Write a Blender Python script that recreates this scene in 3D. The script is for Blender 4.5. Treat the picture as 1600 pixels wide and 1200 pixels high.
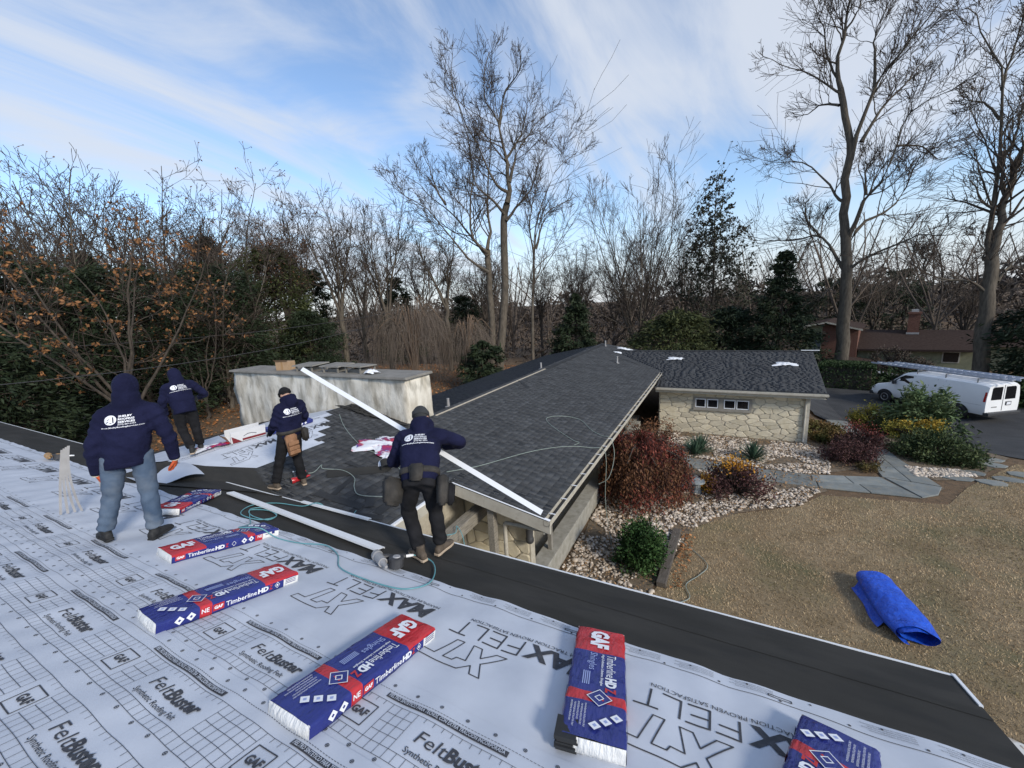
import bpy, bmesh, math, random
import numpy as np
from mathutils import Matrix, Vector
from mathutils.bvhtree import BVHTree
for o in list(bpy.data.objects): bpy.data.objects.remove(o)
SC = bpy.context.scene
COL = SC.collection
RAD = math.radians
rng = np.random.default_rng(7)
random.seed(7)

# ------------------------------------------------------------------ camera, sky, sun, exposure
cam = bpy.data.cameras.new('camera'); camo = bpy.data.objects.new('camera', cam); COL.objects.link(camo)
cam.sensor_width = 36; cam.lens = 14.175; cam.clip_start = 0.05; cam.clip_end = 2000
camo.matrix_world = Matrix(((0.88977, -0.04041, 0.45462, 0), (0.45325, 0.19537, -0.86971, 0), (-0.05368, 0.97990, 0.19215, 6.27), (0, 0, 0, 1)))
SC.camera = camo
SUN_EL, SUN_AZ = RAD(30), RAD(115)          # azimuth clockwise from +Y
w = bpy.data.worlds.new('World'); SC.world = w; w.use_nodes = True
nt = w.node_tree; nt.nodes.clear(); N = nt.nodes.new; L = nt.links.new
def mathn(nt, op, a, b=None, c=None):
    n = nt.nodes.new('ShaderNodeMath'); n.operation = op
    for i, v in enumerate((a, b, c)):
        if v is None: continue
        if isinstance(v, (int, float)): n.inputs[i].default_value = v
        else: nt.links.new(v, n.inputs[i])
    return n.outputs[0]
out = N('ShaderNodeOutputWorld'); bg = N('ShaderNodeBackground'); bg.inputs[1].default_value = 0.13
sky = N('ShaderNodeTexSky'); sky.sky_type = 'NISHITA'; sky.sun_disc = False
sky.sun_elevation = SUN_EL; sky.sun_rotation = SUN_AZ; sky.air_density = 1.0; sky.dust_density = .35; sky.ozone_density = 3.0
tc = N('ShaderNodeTexCoord'); sp = N('ShaderNodeSeparateXYZ'); L(tc.outputs['Generated'], sp.inputs[0])
zc = mathn(nt, 'ADD', mathn(nt, 'MAXIMUM', sp.outputs[2], 0.0), 0.16)
px = mathn(nt, 'DIVIDE', sp.outputs[0], zc); py = mathn(nt, 'DIVIDE', sp.outputs[1], zc)
cb = N('ShaderNodeCombineXYZ'); L(px, cb.inputs[0]); L(py, cb.inputs[1])
def cloud(rot, scl, nscale, detail, rough, dist, seed):
    mp = N('ShaderNodeMapping'); mp.vector_type = 'POINT'
    mp.inputs['Rotation'].default_value = (0, 0, RAD(rot)); mp.inputs['Scale'].default_value = scl; mp.inputs['Location'].default_value = (seed, seed*.7, 0)
    L(cb.outputs[0], mp.inputs[0])
    nz = N('ShaderNodeTexNoise'); nz.inputs['Scale'].default_value = nscale; nz.inputs['Detail'].default_value = detail
    nz.inputs['Roughness'].default_value = rough; nz.inputs['Distortion'].default_value = dist
    L(mp.outputs[0], nz.inputs['Vector']); return nz.outputs['Fac']
c1 = cloud(-52, (1.0, .55, 1), .58, 5, .50, .7, 3.1)
c2 = cloud(-40, (1.0, .26, 1), 1.7, 9, .60, 1.1, 8.4)
cs = mathn(nt, 'ADD', mathn(nt, 'MULTIPLY', c1, .58), mathn(nt, 'MULTIPLY', c2, .42))
mr = N('ShaderNodeMapRange'); mr.interpolation_type = 'SMOOTHSTEP'; mr.inputs[1].default_value = .43; mr.inputs[2].default_value = .60; mr.inputs[3].default_value = .04; mr.inputs[4].default_value = .88
L(cs, mr.inputs[0])
hz = N('ShaderNodeMapRange'); hz.interpolation_type = 'SMOOTHSTEP'; hz.inputs[1].default_value = .02; hz.inputs[2].default_value = .24; hz.inputs[3].default_value = .82; hz.inputs[4].default_value = 0; L(sp.outputs[2], hz.inputs[0])
mx = N('ShaderNodeMix'); mx.data_type = 'RGBA'; L(mathn(nt, 'MAXIMUM', mr.outputs[0], hz.outputs[0]), mx.inputs[0]); L(sky.outputs[0], mx.inputs[6]); mx.inputs[7].default_value = (3.35, 3.6, 4.05, 1)
L(mx.outputs[2], bg.inputs[0]); L(bg.outputs[0], out.inputs[0])
sun = bpy.data.lights.new('sun', 'SUN'); suno = bpy.data.objects.new('sun', sun); COL.objects.link(suno)
sun.energy = 2.0; sun.angle = RAD(10); sun.color = (1, .93, .82)
sd = Vector((math.sin(SUN_AZ)*math.cos(SUN_EL), math.cos(SUN_AZ)*math.cos(SUN_EL), math.sin(SUN_EL)))
suno.rotation_euler = sd.to_track_quat('Z', 'Y').to_euler(); suno.location = (30, -10, 40)
vs = SC.view_settings; vs.view_transform = 'Standard'; vs.look = 'None'; vs.gamma = 1; vs.exposure = 0.72

# ------------------------------------------------------------------ helpers
def mat(name, c1, c2=None, scale=6, rough=.8, bump=0., bscale=40, metal=0., detail=5, lo=.35, hi=.65, spec=.4, c3=None, s3=60, f3=.3, tone=None, stretch=None, objrand=0., trans=0., bdist=.02):
    m = bpy.data.materials.new(name); m.use_nodes = True; t = m.node_tree; nn = t.nodes.new; ll = t.links.new
    b = t.nodes['Principled BSDF']; b.inputs['Roughness'].default_value = rough; b.inputs['Metallic'].default_value = metal
    b.inputs['Specular IOR Level'].default_value = spec
    tcn = nn('ShaderNodeTexCoord'); vec = tcn.outputs['Object']
    if stretch:
        mp = nn('ShaderNodeMapping'); mp.inputs['Scale'].default_value = stretch; ll(vec, mp.inputs[0]); vec = mp.outputs[0]
    col = None
    if c2 is not None:
        nz = nn('ShaderNodeTexNoise'); nz.inputs['Scale'].default_value = scale; nz.inputs['Detail'].default_value = detail; ll(vec, nz.inputs['Vector'])
        r = nn('ShaderNodeMapRange'); r.inputs[1].default_value = lo; r.inputs[2].default_value = hi; ll(nz.outputs['Fac'], r.inputs[0])
        x = nn('ShaderNodeMix'); x.data_type = 'RGBA'; ll(r.outputs[0], x.inputs[0]); x.inputs[6].default_value = (*c1, 1); x.inputs[7].default_value = (*c2, 1); col = x.outputs[2]
        if c3 is not None:
            nz = nn('ShaderNodeTexNoise'); nz.inputs['Scale'].default_value = s3; nz.inputs['Detail'].default_value = 3; ll(vec, nz.inputs['Vector'])
            r = nn('ShaderNodeMapRange'); r.inputs[1].default_value = .5; r.inputs[2].default_value = .68; r.inputs[4].default_value = f3; ll(nz.outputs['Fac'], r.inputs[0])
            x = nn('ShaderNodeMix'); x.data_type = 'RGBA'; ll(r.outputs[0], x.inputs[0]); ll(col, x.inputs[6]); x.inputs[7].default_value = (*c3, 1); col = x.outputs[2]
    if tone is not None or objrand:
        if col is None:
            rgb = nn('ShaderNodeRGB'); rgb.outputs[0].default_value = (*c1, 1); col = rgb.outputs[0]
        if tone is not None:
            at = nn('ShaderNodeAttribute'); at.attribute_name = 'tone'
            v = mathn(t, 'ADD', mathn(t, 'MULTIPLY', at.outputs['Fac'], tone*2), 1-tone)
            hs = nn('ShaderNodeHueSaturation'); ll(v, hs.inputs['Value']); ll(col, hs.inputs['Color']); col = hs.outputs[0]
        if objrand:
            oi = nn('ShaderNodeObjectInfo'); v = mathn(t, 'ADD', mathn(t, 'MULTIPLY', oi.outputs['Random'], objrand*2), 1-objrand)
            hs = nn('ShaderNodeHueSaturation'); ll(v, hs.inputs['Value']); ll(col, hs.inputs['Color']); col = hs.outputs[0]
    if col is None: b.inputs['Base Color'].default_value = (*c1, 1)
    else: ll(col, b.inputs['Base Color'])
    if bump:
        nz = nn('ShaderNodeTexNoise'); nz.inputs['Scale'].default_value = bscale; nz.inputs['Detail'].default_value = 5; ll(vec, nz.inputs['Vector'])
        bp = nn('ShaderNodeBump'); bp.inputs['Strength'].default_value = bump; bp.inputs['Distance'].default_value = bdist; ll(nz.outputs['Fac'], bp.inputs['Height']); ll(bp.outputs[0], b.inputs['Normal'])
    return m

def npmesh(name, V, F, mat=None, smooth=False, tone=None):
    """V (n,3); F list of int arrays (m,k)"""
    V = np.asarray(V, dtype=np.float32).reshape(-1, 3)
    if not isinstance(F, list): F = [F]
    F = [np.asarray(f, dtype=np.int32) for f in F if len(f)]
    me = bpy.data.meshes.new(name)
    me.vertices.add(len(V)); me.vertices.foreach_set('co', V.ravel())
    nl = sum(f.size for f in F); npoly = sum(len(f) for f in F)
    me.loops.add(nl); me.polygons.add(npoly)
    me.loops.foreach_set('vertex_index', np.concatenate([f.ravel() for f in F]))
    st = []; o = 0
    for f in F:
        k = f.shape[1]; st.append(np.arange(len(f))*k+o); o += f.size
    me.polygons.foreach_set('loop_start', np.concatenate(st).astype(np.int32))
    if smooth: me.polygons.foreach_set('use_smooth', np.ones(npoly, dtype=bool))
    if tone is not None:
        a = me.attributes.new('tone', 'FLOAT', 'FACE'); a.data.foreach_set('value', np.asarray(tone, dtype=np.float32))
    me.update(calc_edges=True); me.validate()
    if mat: me.materials.append(mat)
    return me

def obj(name, me, parent=None, loc=None, rot=None, mx=None):
    o = bpy.data.objects.new(name, me); COL.objects.link(o)
    if parent: o.parent = parent
    if mx is not None: o.matrix_local = mx
    else:
        if loc is not None: o.location = loc
        if rot is not None: o.rotation_euler = rot
    return o
def tag(o, label, cat, group=None, kind=None):
    if label: o['label'] = label
    if cat: o['category'] = cat
    if group: o['group'] = group
    if kind: o['kind'] = kind
    return o
def struct(o, kind='structure'):
    o['kind'] = kind; return o
def thing(name, label, cat, loc=(0, 0, 0), rz=0, group=None, mx=None):
    o = bpy.data.objects.new(name, None); COL.objects.link(o); o.empty_display_size = .2
    if mx is not None: o.matrix_world = mx
    else: o.location = loc; o.rotation_euler = (0, 0, rz)
    return tag(o, label, cat, group)

class MB:
    """small mesh collector with material slots"""
    def __init__(s): s.v = []; s.f = []; s.mi = []
    def add(s, V, F, mi=0, M=None):
        b = len(s.v)
        if M is not None: V = [tuple(M @ Vector(p)) for p in V]
        s.v += [tuple(p) for p in V]; s.f += [tuple(i+b for i in f) for f in F]; s.mi += [mi]*len(F)
        return s
    def box(s, a, b, mi=0, M=None, taper=0):
        x0, y0, z0 = a; x1, y1, z1 = b; t = taper
        V = [(x0, y0, z0), (x1, y0, z0), (x1, y1, z0), (x0, y1, z0), (x0+t, y0+t, z1), (x1-t, y0+t, z1), (x1-t, y1-t, z1), (x0+t, y1-t, z1)]
        return s.add(V, [(3, 2, 1, 0), (4, 5, 6, 7), (0, 1, 5, 4), (1, 2, 6, 5), (2, 3, 7, 6), (3, 0, 4, 7)], mi, M)
    def prism(s, poly, axis_vec, mi=0, M=None):
        """poly list of 3d pts (planar), extruded by vector"""
        n = len(poly); a = Vector(axis_vec)
        V = [tuple(p) for p in poly]+[tuple(Vector(p)+a) for p in poly]
        F = [tuple(range(n-1, -1, -1)), tuple(range(n, 2*n))]+[(i, (i+1) % n, (i+1) % n+n, i+n) for i in range(n)]
        return s.add(V, F, mi, M)
    def tube(s, pts, r, k=8, mi=0, caps=True, M=None):
        pts = [Vector(p) for p in pts]; n = len(pts); rr = r if hasattr(r, '__len__') else [r]*n
        V = []; F = []; up = None
        for i, p in enumerate(pts):
            t = (pts[min(i+1, n-1)]-pts[max(i-1, 0)]).normalized()
            if up is None:
                up = Vector((0, 0, 1)) if abs(t.z) < .9 else Vector((1, 0, 0))
            a = t.cross(up).normalized(); bb = a.cross(t).normalized(); up = bb
            for j in range(k):
                an = 2*math.pi*j/k; V.append(tuple(p+(a*math.cos(an)+bb*math.sin(an))*rr[i]))
        for i in range(n-1):
            for j in range(k): F.append((i*k+j, i*k+(j+1) % k, (i+1)*k+(j+1) % k, (i+1)*k+j))
        if caps: F += [tuple(range(k)), tuple((n-1)*k+j for j in range(k-1, -1, -1))]
        return s.add(V, F, mi, M)
    def lathe(s, prof, k=20, mi=0, M=None):
        V = []; F = []; n = len(prof)
        for r, z in prof:
            for j in range(k): V.append((r*math.cos(2*math.pi*j/k), r*math.sin(2*math.pi*j/k), z))
        for i in range(n-1):
            for j in range(k): F.append((i*k+j, i*k+(j+1) % k, (i+1)*k+(j+1) % k, (i+1)*k+j))
        F += [tuple(range(k-1, -1, -1)), tuple((n-1)*k+j for j in range(k))]
        return s.add(V, F, mi, M)
    def mesh(s, name, mats, smooth=False, bevel=0, seg=2):
        me = bpy.data.meshes.new(name); me.from_pydata(s.v, [], s.f)
        if not isinstance(mats, (list, tuple)): mats = [mats]
        for m in mats: me.materials.append(m)
        me.polygons.foreach_set('material_index', s.mi)
        if bevel:
            bm = bmesh.new(); bm.from_mesh(me)
            bmesh.ops.bevel(bm, geom=bm.edges[:], offset=bevel, segments=seg, affect='EDGES', profile=.6)
            bm.to_mesh(me); bm.free()
        if smooth: me.polygons.foreach_set('use_smooth', [True]*len(me.polygons))
        me.update(); return me
    def build(s, name, mats, parent=None, smooth=False, bevel=0, seg=2, **k):
        return obj(name, s.mesh(name, mats, smooth, bevel, seg), parent, **k)

def catmull(pts, n=6):
    P = [Vector(p) for p in pts]; P = [P[0]*2-P[1]]+P+[P[-1]*2-P[-2]]; o = []
    for i in range(1, len(P)-2):
        for j in range(n):
            t = j/n; a, b, c, d = P[i-1:i+3]
            o.append(.5*((2*b)+(c-a)*t+(2*a-5*b+4*c-d)*t*t+(3*b-a-3*c+d)*t**3))
    return o+[P[-2]]

_tx = {}
def text_geo(s, bold=0., shear=0.):
    """returns V (n,2) with cap height ~1, left aligned at x=0, baseline y=0, and tris"""
    key = (s, bold, shear)
    if key in _tx: return _tx[key]
    cu = bpy.data.curves.new('t', 'FONT'); cu.body = s; cu.size = 1.37; cu.offset = bold; cu.shear = shear; cu.resolution_u = 2; cu.fill_mode = 'FRONT'
    o = bpy.data.objects.new('t', cu); COL.objects.link(o); bpy.context.view_layer.update()
    me = bpy.data.meshes.new_from_object(o.evaluated_get(bpy.context.evaluated_depsgraph_get()))
    bm = bmesh.new(); bm.from_mesh(me); bmesh.ops.triangulate(bm, faces=bm.faces[:])
    V = np.array([v.co[:2] for v in bm.verts]); F = np.array([[v.index for v in f.verts] for f in bm.faces], dtype=np.int32)
    bm.free(); bpy.data.objects.remove(o); bpy.data.curves.remove(cu); bpy.data.meshes.remove(me)
    _tx[key] = (V, F); return V, F
def text_fit(s, width, height, bold=0., shear=0.):
    V, F = text_geo(s, bold, shear); V = V.copy(); lo = V.min(0); hi = V.max(0)
    V[:, 0] = (V[:, 0]-lo[0])/(hi[0]-lo[0])*width; V[:, 1] = V[:, 1]*height
    return V, F
# ------------------------------------------------------------------ materials
m_felt = mat('felt', (.46, .49, .545), (.53, .56, .615), scale=3, rough=.55, bump=.12, bscale=220, spec=.35, bdist=.004, c3=(.41, .44, .495), s3=1.3, f3=.35)
m_ink = mat('felt_ink', (.035, .037, .045), (.06, .062, .07), scale=30, rough=.7)
m_memb = mat('membrane', (.034, .033, .030), (.048, .046, .042), scale=1.2, spec=.12, rough=.85, bump=.25, bscale=500, bdist=.004, stretch=(1, 3, 3), c3=(.030, .030, .029), s3=2.2, f3=.6)
m_shin = mat('shingle', (.036, .038, .041), (.052, .055, .059), scale=2.2, rough=.88, bump=.5, bscale=420, bdist=.004, c3=(.078, .081, .085), s3=300, f3=.5, tone=.32, objrand=.13, spec=.25)
m_shin2 = mat('shingle_far', (.038, .040, .044), (.050, .053, .057), scale=2.2, rough=.9, bump=.3, bscale=300, bdist=.004, tone=.17, spec=.2)
m_deck = mat('roof_deck', (.05, .054, .06), (.075, .08, .085), scale=4, rough=.9, bump=.3, bscale=120)
m_sheath = mat('sheathing', (.42, .36, .27), (.52, .46, .36), scale=9, rough=.8)
m_white = mat('white_metal', (.74, .75, .76), rough=.4, spec=.5)
m_beige = mat('beige_paint', (.42, .39, .32), (.48, .45, .38), scale=3, rough=.6, bump=.06, bscale=30, c3=(.30, .27, .21), s3=7, f3=.5)
m_taupe = mat('taupe_paint', (.22, .205, .175), (.27, .25, .215), scale=4, rough=.6)
m_timber = mat('weathered_timber', (.21, .19, .155), (.29, .265, .22), scale=6, rough=.85, bump=.3, bscale=40, stretch=(8, 1, 8), c3=(.12, .11, .09), s3=5, f3=.6)
m_stucco = mat('stucco', (.50, .455, .37), (.70, .66, .57), scale=2.3, rough=.92, bump=.5, bscale=18, detail=9, bdist=.03, stretch=(1.5, 1.5, .6), c3=(.26, .235, .185), s3=3.2, f3=.7, lo=.38, hi=.58)
m_cap = mat('chimney_crown', (.17, .16, .14), (.23, .215, .19), scale=3, rough=.9, bump=.4, bscale=30)
m_stone = mat('field_stone', (.54, .47, .33), (.66, .60, .46), scale=4, rough=.85, bump=.5, bscale=22, bdist=.02, objrand=.16, c3=(.34, .26, .16), s3=4, f3=.4)
m_mortar = mat('mortar', (.38, .34, .265), (.46, .42, .335), scale=12, rough=.95, bump=.5, bscale=60)
m_glass = mat('window_glass', (.012, .012, .014), rough=.08, spec=.6)
m_agg = mat('exposed_aggregate', (.20, .185, .155), (.36, .34, .29), scale=60, rough=.9, bump=.6, bscale=90, bdist=.02, detail=3)
m_conc = mat('concrete', (.27, .255, .215), (.35, .335, .29), scale=5, rough=.9, bump=.3, bscale=50, c3=(.19, .18, .14), s3=6, f3=.5)
m_slate = mat('bluestone', (.155, .17, .165), (.215, .225, .21), scale=3, rough=.8, bump=.25, bscale=40, objrand=.2, c3=(.25, .22, .16), s3=5, f3=.4)
m_asph = mat('asphalt', (.026, .027, .029), (.045, .046, .048), scale=1.2, rough=.9, bump=.5, bscale=250, bdist=.01, c3=(.06, .06, .062), s3=180, f3=.5)
m_lawn = mat('dormant_turf', (.20, .145, .08), (.28, .21, .125), scale=1.1, rough=.95, bump=.8, bscale=60, bdist=.03, c3=(.075, .085, .032), s3=.55, f3=.7)
m_litter = mat('leaf_ground', (.085, .058, .034), (.15, .098, .055), scale=4, rough=.95, bump=.8, bscale=40, bdist=.03, c3=(.20, .115, .055), s3=24, f3=.7)
m_soil = mat('bed_soil', (.13, .098, .066), (.20, .155, .105), scale=8, rough=.95, bump=.8, bscale=70, bdist=.03)
m_alu = mat('aluminium', (.40, .44, .52), (.47, .51, .59), scale=4, rough=.45, metal=.35)
m_grey = mat('galvanised', (.33, .32, .31), (.40, .39, .38), scale=6, rough=.45, metal=.25)
m_black = mat('black_rubber', (.016, .016, .017), rough=.6)
m_dkgrey = mat('dark_plastic', (.035, .035, .037), (.055, .055, .057), scale=20, rough=.5)

# ------------------------------------------------------------------ ground
def sheet(name, poly, z, m, kind='structure', sub=0):
    me = bpy.data.meshes.new(name); me.from_pydata([(x, y, z) for x, y in poly], [], [tuple(range(len(poly)))]); me.materials.append(m)
    bm = bmesh.new(); bm.from_mesh(me); bmesh.ops.recalc_face_normals(bm, faces=bm.faces[:])
    for f in bm.faces:
        if f.normal.z < 0: f.normal_flip()
    bmesh.ops.triangulate(bm, faces=bm.faces[:]); bm.to_mesh(me); bm.free()
    return struct(obj(name, me), kind)
def inpoly(P, poly):
    P = np.asarray(P); x, y = P[:, 0], P[:, 1]; c = np.zeros(len(P), bool); n = len(poly)
    for i in range(n):
        x1, y1 = poly[i]; x2, y2 = poly[(i+1) % n]
        if y1 == y2: continue
        c ^= ((y1 > y) != (y2 > y)) & (x < (x2-x1)*(y-y1)/(y2-y1)+x1)
    return c
def wobble(poly, amp, step=.4, seed=1):
    r = random.Random(seed); o = []
    for i in range(len(poly)):
        a = Vector(poly[i]); b = Vector(poly[(i+1) % len(poly)]); n = max(1, int((b-a).length/step))
        for j in range(n):
            p = a.lerp(b, j/n); o.append((p.x+r.uniform(-amp, amp), p.y+r.uniform(-amp, amp)))
    return o
def drape(name, poly, h, m, step=.5):
    me = bpy.data.meshes.new(name); me.from_pydata([(x, y, 0) for x, y in poly], [], [tuple(range(len(poly)))]); me.materials.append(m); bm = bmesh.new(); bm.from_mesh(me)
    P = np.array(poly); lo, hi = P.min(0), P.max(0)
    for ax in (0, 1):
        for c in np.arange(lo[ax]+step, hi[ax], step):
            co = [0, 0, 0]; no = [0, 0, 0]; co[ax] = c; no[ax] = 1; bmesh.ops.bisect_plane(bm, geom=bm.verts[:]+bm.edges[:]+bm.faces[:], plane_co=co, plane_no=no)
    for v in bm.verts: v.co.z = float(gz(v.co.x, v.co.y))+h
    bmesh.ops.recalc_face_normals(bm, faces=bm.faces[:])
    if sum(f.normal.z for f in bm.faces) < 0: bmesh.ops.reverse_faces(bm, faces=bm.faces[:])
    bm.to_mesh(me); bm.free(); return struct(obj(name, me))
# big ground: dips a little away from the house, rises to a wooded bank far behind
gx = np.concatenate([np.linspace(-600, -60, 10), np.linspace(-50, 50, 101), np.linspace(60, 600, 10)]); gy = np.concatenate([np.linspace(-300, -40, 6), np.linspace(-30, 60, 91), np.linspace(70, 900, 14)])
GX, GY = np.meshgrid(gx, gy)
def gz(x, y):
    S3 = lambda t: np.clip(t, 0, 1)**2*(3-2*np.clip(t, 0, 1)); y = np.asarray(y); x = np.asarray(x); b = S3((y-36)/10); f = np.clip((y-58)/50, 0, 1)
    return -.012-.95*S3((y-20.5)/6.5)*S3((x-3.9)/2.4)*(1-b)-1.5*b+3.2*f*f+.4*np.sin(x*.05)*f
GZ = gz(GX, GY)-.045*np.clip((GY-19.5)/2, 0, 1)*np.clip((GX-3)/2, 0, 1)
ii = np.arange(GX.size).reshape(GX.shape)
struct(obj('ground', npmesh('ground', np.stack([GX, GY, GZ], -1), np.stack([ii[:-1, :-1], ii[:-1, 1:], ii[1:, 1:], ii[1:, :-1]], -1).reshape(-1, 4), m_litter, True)))
LAWN = [(-1.1, -12), (-1.1, 8.0), (-.7, 9.8), (-.5, 11.0), (.4, 12.2), (2.2, 13.4), (3.0, 14.5), (6.0, 15.0), (7.0, 16.6), (9.2, 19.3), (14, 16.8), (30, 10.4), (30, -12)]
sheet('lawn', LAWN, 0.0, m_lawn)
DRIVE = [(4.5, 24.8), (6.2, 22.9), (8.1, 20.9), (9.6, 19.9), (14, 17.4), (34, 9.6), (42, 16), (22, 27.6), (16.5, 32.4), (12, 36), (7, 36.6), (1.5, 37), (1.5, 33), (4.4, 31)]
drape('driveway', wobble(DRIVE, .04, .6, 3), .022, m_asph, .8)
BED = [(-3.1, 3.6), (-3.1, 20), (4.1, 20.6), (5.0, 22.8), (4.9, 17.4), (3.2, 16.3), (3.2, 14.9), (2.6, 14.2), (2.4, 13.7), (.7, 12.4), (-.3, 11.3), (-.75, 9.9), (-1.15, 8.0), (-1.2, 3.6)]
drape('gravel_bed', wobble(BED, .06, .5, 5), .017, m_soil)
BED2 = [(6.0, 17.2), (5.8, 19.8), (5.6, 22.8), (6.4, 23.2), (9.3, 19.9), (7.3, 17.2), (6.4, 16.9)]
drape('shrub_bed', wobble(BED2, .06, .5, 6), .016, m_soil)
# bluestone path: two rows of slabs following two legs
pathroot = struct(obj('garden_path', npmesh('garden_path', [(-2.2, 15.55, .006), (2.3, 14.95, .006), (5.5, 15.2, .006), (6.35, 16.2, .006), (5.95, 18.8, .006), (5.45, 23.6, .006), (4.7, 23.6, .006), (4.95, 18.8, .006), (4.95, 16.6, .006), (2.6, 15.95, .006), (-2.1, 16.55, .006)], [np.array([[0, 1, 9, 10]]), np.array([[1, 2, 8, 9]]), np.array([[2, 3, 4, 8]]), np.array([[8, 4, 7]]), np.array([[4, 5, 6, 7]])], m_soil)))
def slab(pts, th=.05):
    r = random.Random(str(pts)); mb = MB(); c = sum((Vector((*p, 0)) for p in pts), Vector())/len(pts)
    P = [c+(Vector((*p, 0))-c)*.975 for p in pts]; z = .03+r.uniform(0, .012); d = .012
    top = [p+(c-p).normalized()*d for p in P]; n = len(P)
    V = [(p.x, p.y, 0.002) for p in P]+[(p.x, p.y, z-.008) for p in P]+[(p.x, p.y, z+r.uniform(-.003, .003)) for p in top]
    F = [tuple(range(n-1, -1, -1))]+[(i, (i+1) % n, n+(i+1) % n, n+i) for i in range(n)]+[(n+i, n+(i+1) % n, 2*n+(i+1) % n, 2*n+i) for i in range(n)]+[tuple(range(2*n, 3*n))]
    mb.add(V, F); mb.build('paving_slab', m_slate, pathroot)
def run(left, right, rows, lens, seed):
    r = random.Random(seed)
    def ev(poly, t):
        t = min(max(t, 0), .9999)*(len(poly)-1); i = int(t); return Vector(poly[i]).lerp(Vector(poly[i+1]), t-i)
    Ltot = sum((Vector(left[i+1])-Vector(left[i])).length for i in range(len(left)-1))
    for k in range(rows):
        a = 0
        while a < 1:
            b = min(1, a+r.uniform(*lens)/Ltot)
            if 1-b < .05: b = 1
            q = [ev(left, a).lerp(ev(right, a), k/rows), ev(left, b).lerp(ev(right, b), k/rows), ev(left, b).lerp(ev(right, b), (k+1)/rows), ev(left, a).lerp(ev(right, a), (k+1)/rows)]
            slab([tuple(p) for p in reversed(q)]); a = b
run([(-2.1, 16.55), (.3, 16.2), (2.6, 15.95), (4.9, 16.55)], [(-2.2, 15.55), (.1, 15.25), (2.4, 14.95), (5.5, 15.2)], 2, (.55, 1.1), 4)
run([(4.97, 16.6), (5.0, 18.8), (4.7, 23.5)], [(6.3, 16.3), (5.95, 18.8), (5.5, 23.5)], 2, (.6, 1.2), 9)
slab([(5.52, 15.22), (6.0, 15.6), (6.3, 16.25), (5.0, 16.55)])
for i, (x, y, s) in enumerate(((7.0, 17.3, .45), (7.75, 17.15, .42), (8.3, 17.6, .4), (8.9, 18.2, .5), (8.5, 18.9, .4), (9.5, 18.4, .45), (8.6, 19.5, .42), (7.6, 17.9, .36))):
    r = random.Random(i); n = 7
    slab([(x+s*r.uniform(.8, 1.1)*math.cos(2*math.pi*k/n), y+.62*s*r.uniform(.8, 1.1)*math.sin(2*math.pi*k/n)) for k in range(n)])

# ------------------------------------------------------------------ house
house = thing('ranch_house', 'low stone ranch house with half-shingled roof and wide stucco chimney', 'house')
T14 = math.tan(RAD(14)); C14 = math.cos(RAD(14)); S14 = math.sin(RAD(14)); T11 = math.tan(RAD(11)); C11 = math.cos(RAD(11)); S11 = math.sin(RAD(11))
YE, ZE, XR = 3.471, 3.55, 1.56
def zs(x): return 2.60-T11*(x+2.6)
def zc(y): return 2.60+T11*(y-21.1)
def roofp(u, s, h=0.): return Vector((u, YE-s*C14+h*S14, ZE+s*S14+h*C14))
def deck(name, poly, zf, th, m, parent=house):
    mb = MB(); n = len(poly); V = [(x, y, zf(x, y)) for x, y in poly]+[(x, y, zf(x, y)-th) for x, y in poly]
    mb.add(V, [tuple(range(n)), tuple(range(2*n-1, n-1, -1))]+[((i+1) % n, i, i+n, (i+1) % n+n) for i in range(n)])
    return mb.build(name, m, parent)
zf14 = lambda x, y: ZE-T14*(y-YE)
RIDGE_Y = -4.2
froof = deck('main_roof', [(-26, YE), (-26, RIDGE_Y), (XR, RIDGE_Y), (XR, YE)], lambda x, y: zf14(x, y)-.012, .14, m_sheath)
deck('back_roof', [(-26, RIDGE_Y), (-26, RIDGE_Y-7.6), (XR, RIDGE_Y-7.6), (XR, RIDGE_Y)], lambda x, y: zf14(x, RIDGE_Y)-.012-T14*(RIDGE_Y-y), .14, m_shin)
mb = MB(); mb.box((-25.6, RIDGE_Y-7, -.1), (XR-.5, YE-.75, 3.2)); mb.build('main_wall', m_conc, house)
mb = MB(); mb.box((-26, YE-.03, ZE-.24), (XR, YE, ZE-.06)); mb.build('fascia_board', m_beige, house)
# --- felt sheets with print
def wav(u, s):
    return .75*(.0042*np.sin(u*17+2.2*np.sin(s*2.1)+1.3*np.sin(u*3.1))+.0036*np.sin(u*9.3+s*3.3+1.1*np.sin(u*2.3))+.004*np.sin(u*4.1-s*6+.7)+.003*np.sin(s*13+u*2))
class Surf:
    def __init__(s, org, eu, es, n, amp=1.): s.o = np.array(org, float); s.eu = np.array(eu, float); s.es = np.array(es, float); s.n = np.array(n, float); s.amp = amp
    def p(s, u, v, h=0.):
        u = np.asarray(u, float); v = np.asarray(v, float)
        hh = s.amp*(wav(u, v)+.014)+h
        return s.o+u[..., None]*s.eu+v[..., None]*s.es+np.asarray(hh)[..., None]*s.n
MAIN = Surf((0, YE, ZE), (1, 0, 0), (0, -C14, S14), (0, S14, C14))
def felt(name, S, u0, u1, s0, s1, h, m=m_felt, du=.06, ragged=0.):
    nu = int((u1-u0)/du)+1; ns = max(2, int((s1-s0)/.06)+1)
    U, V = np.meshgrid(np.linspace(u0, u1, nu), np.linspace(s0, s1, ns))
    if ragged: V[0] += ragged*np.sin(U[0]*5.3)*.5+ragged*.5*np.sin(U[0]*13.7)
    P = S.p(U, V, h); i = np.arange(U.size).reshape(U.shape)
    F = np.stack([i[:-1, :-1], i[1:, :-1], i[1:, 1:], i[:-1, 1:]], -1).reshape(-1, 4)
    return obj(name, npmesh(name, P, F, m, True), house)
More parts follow.
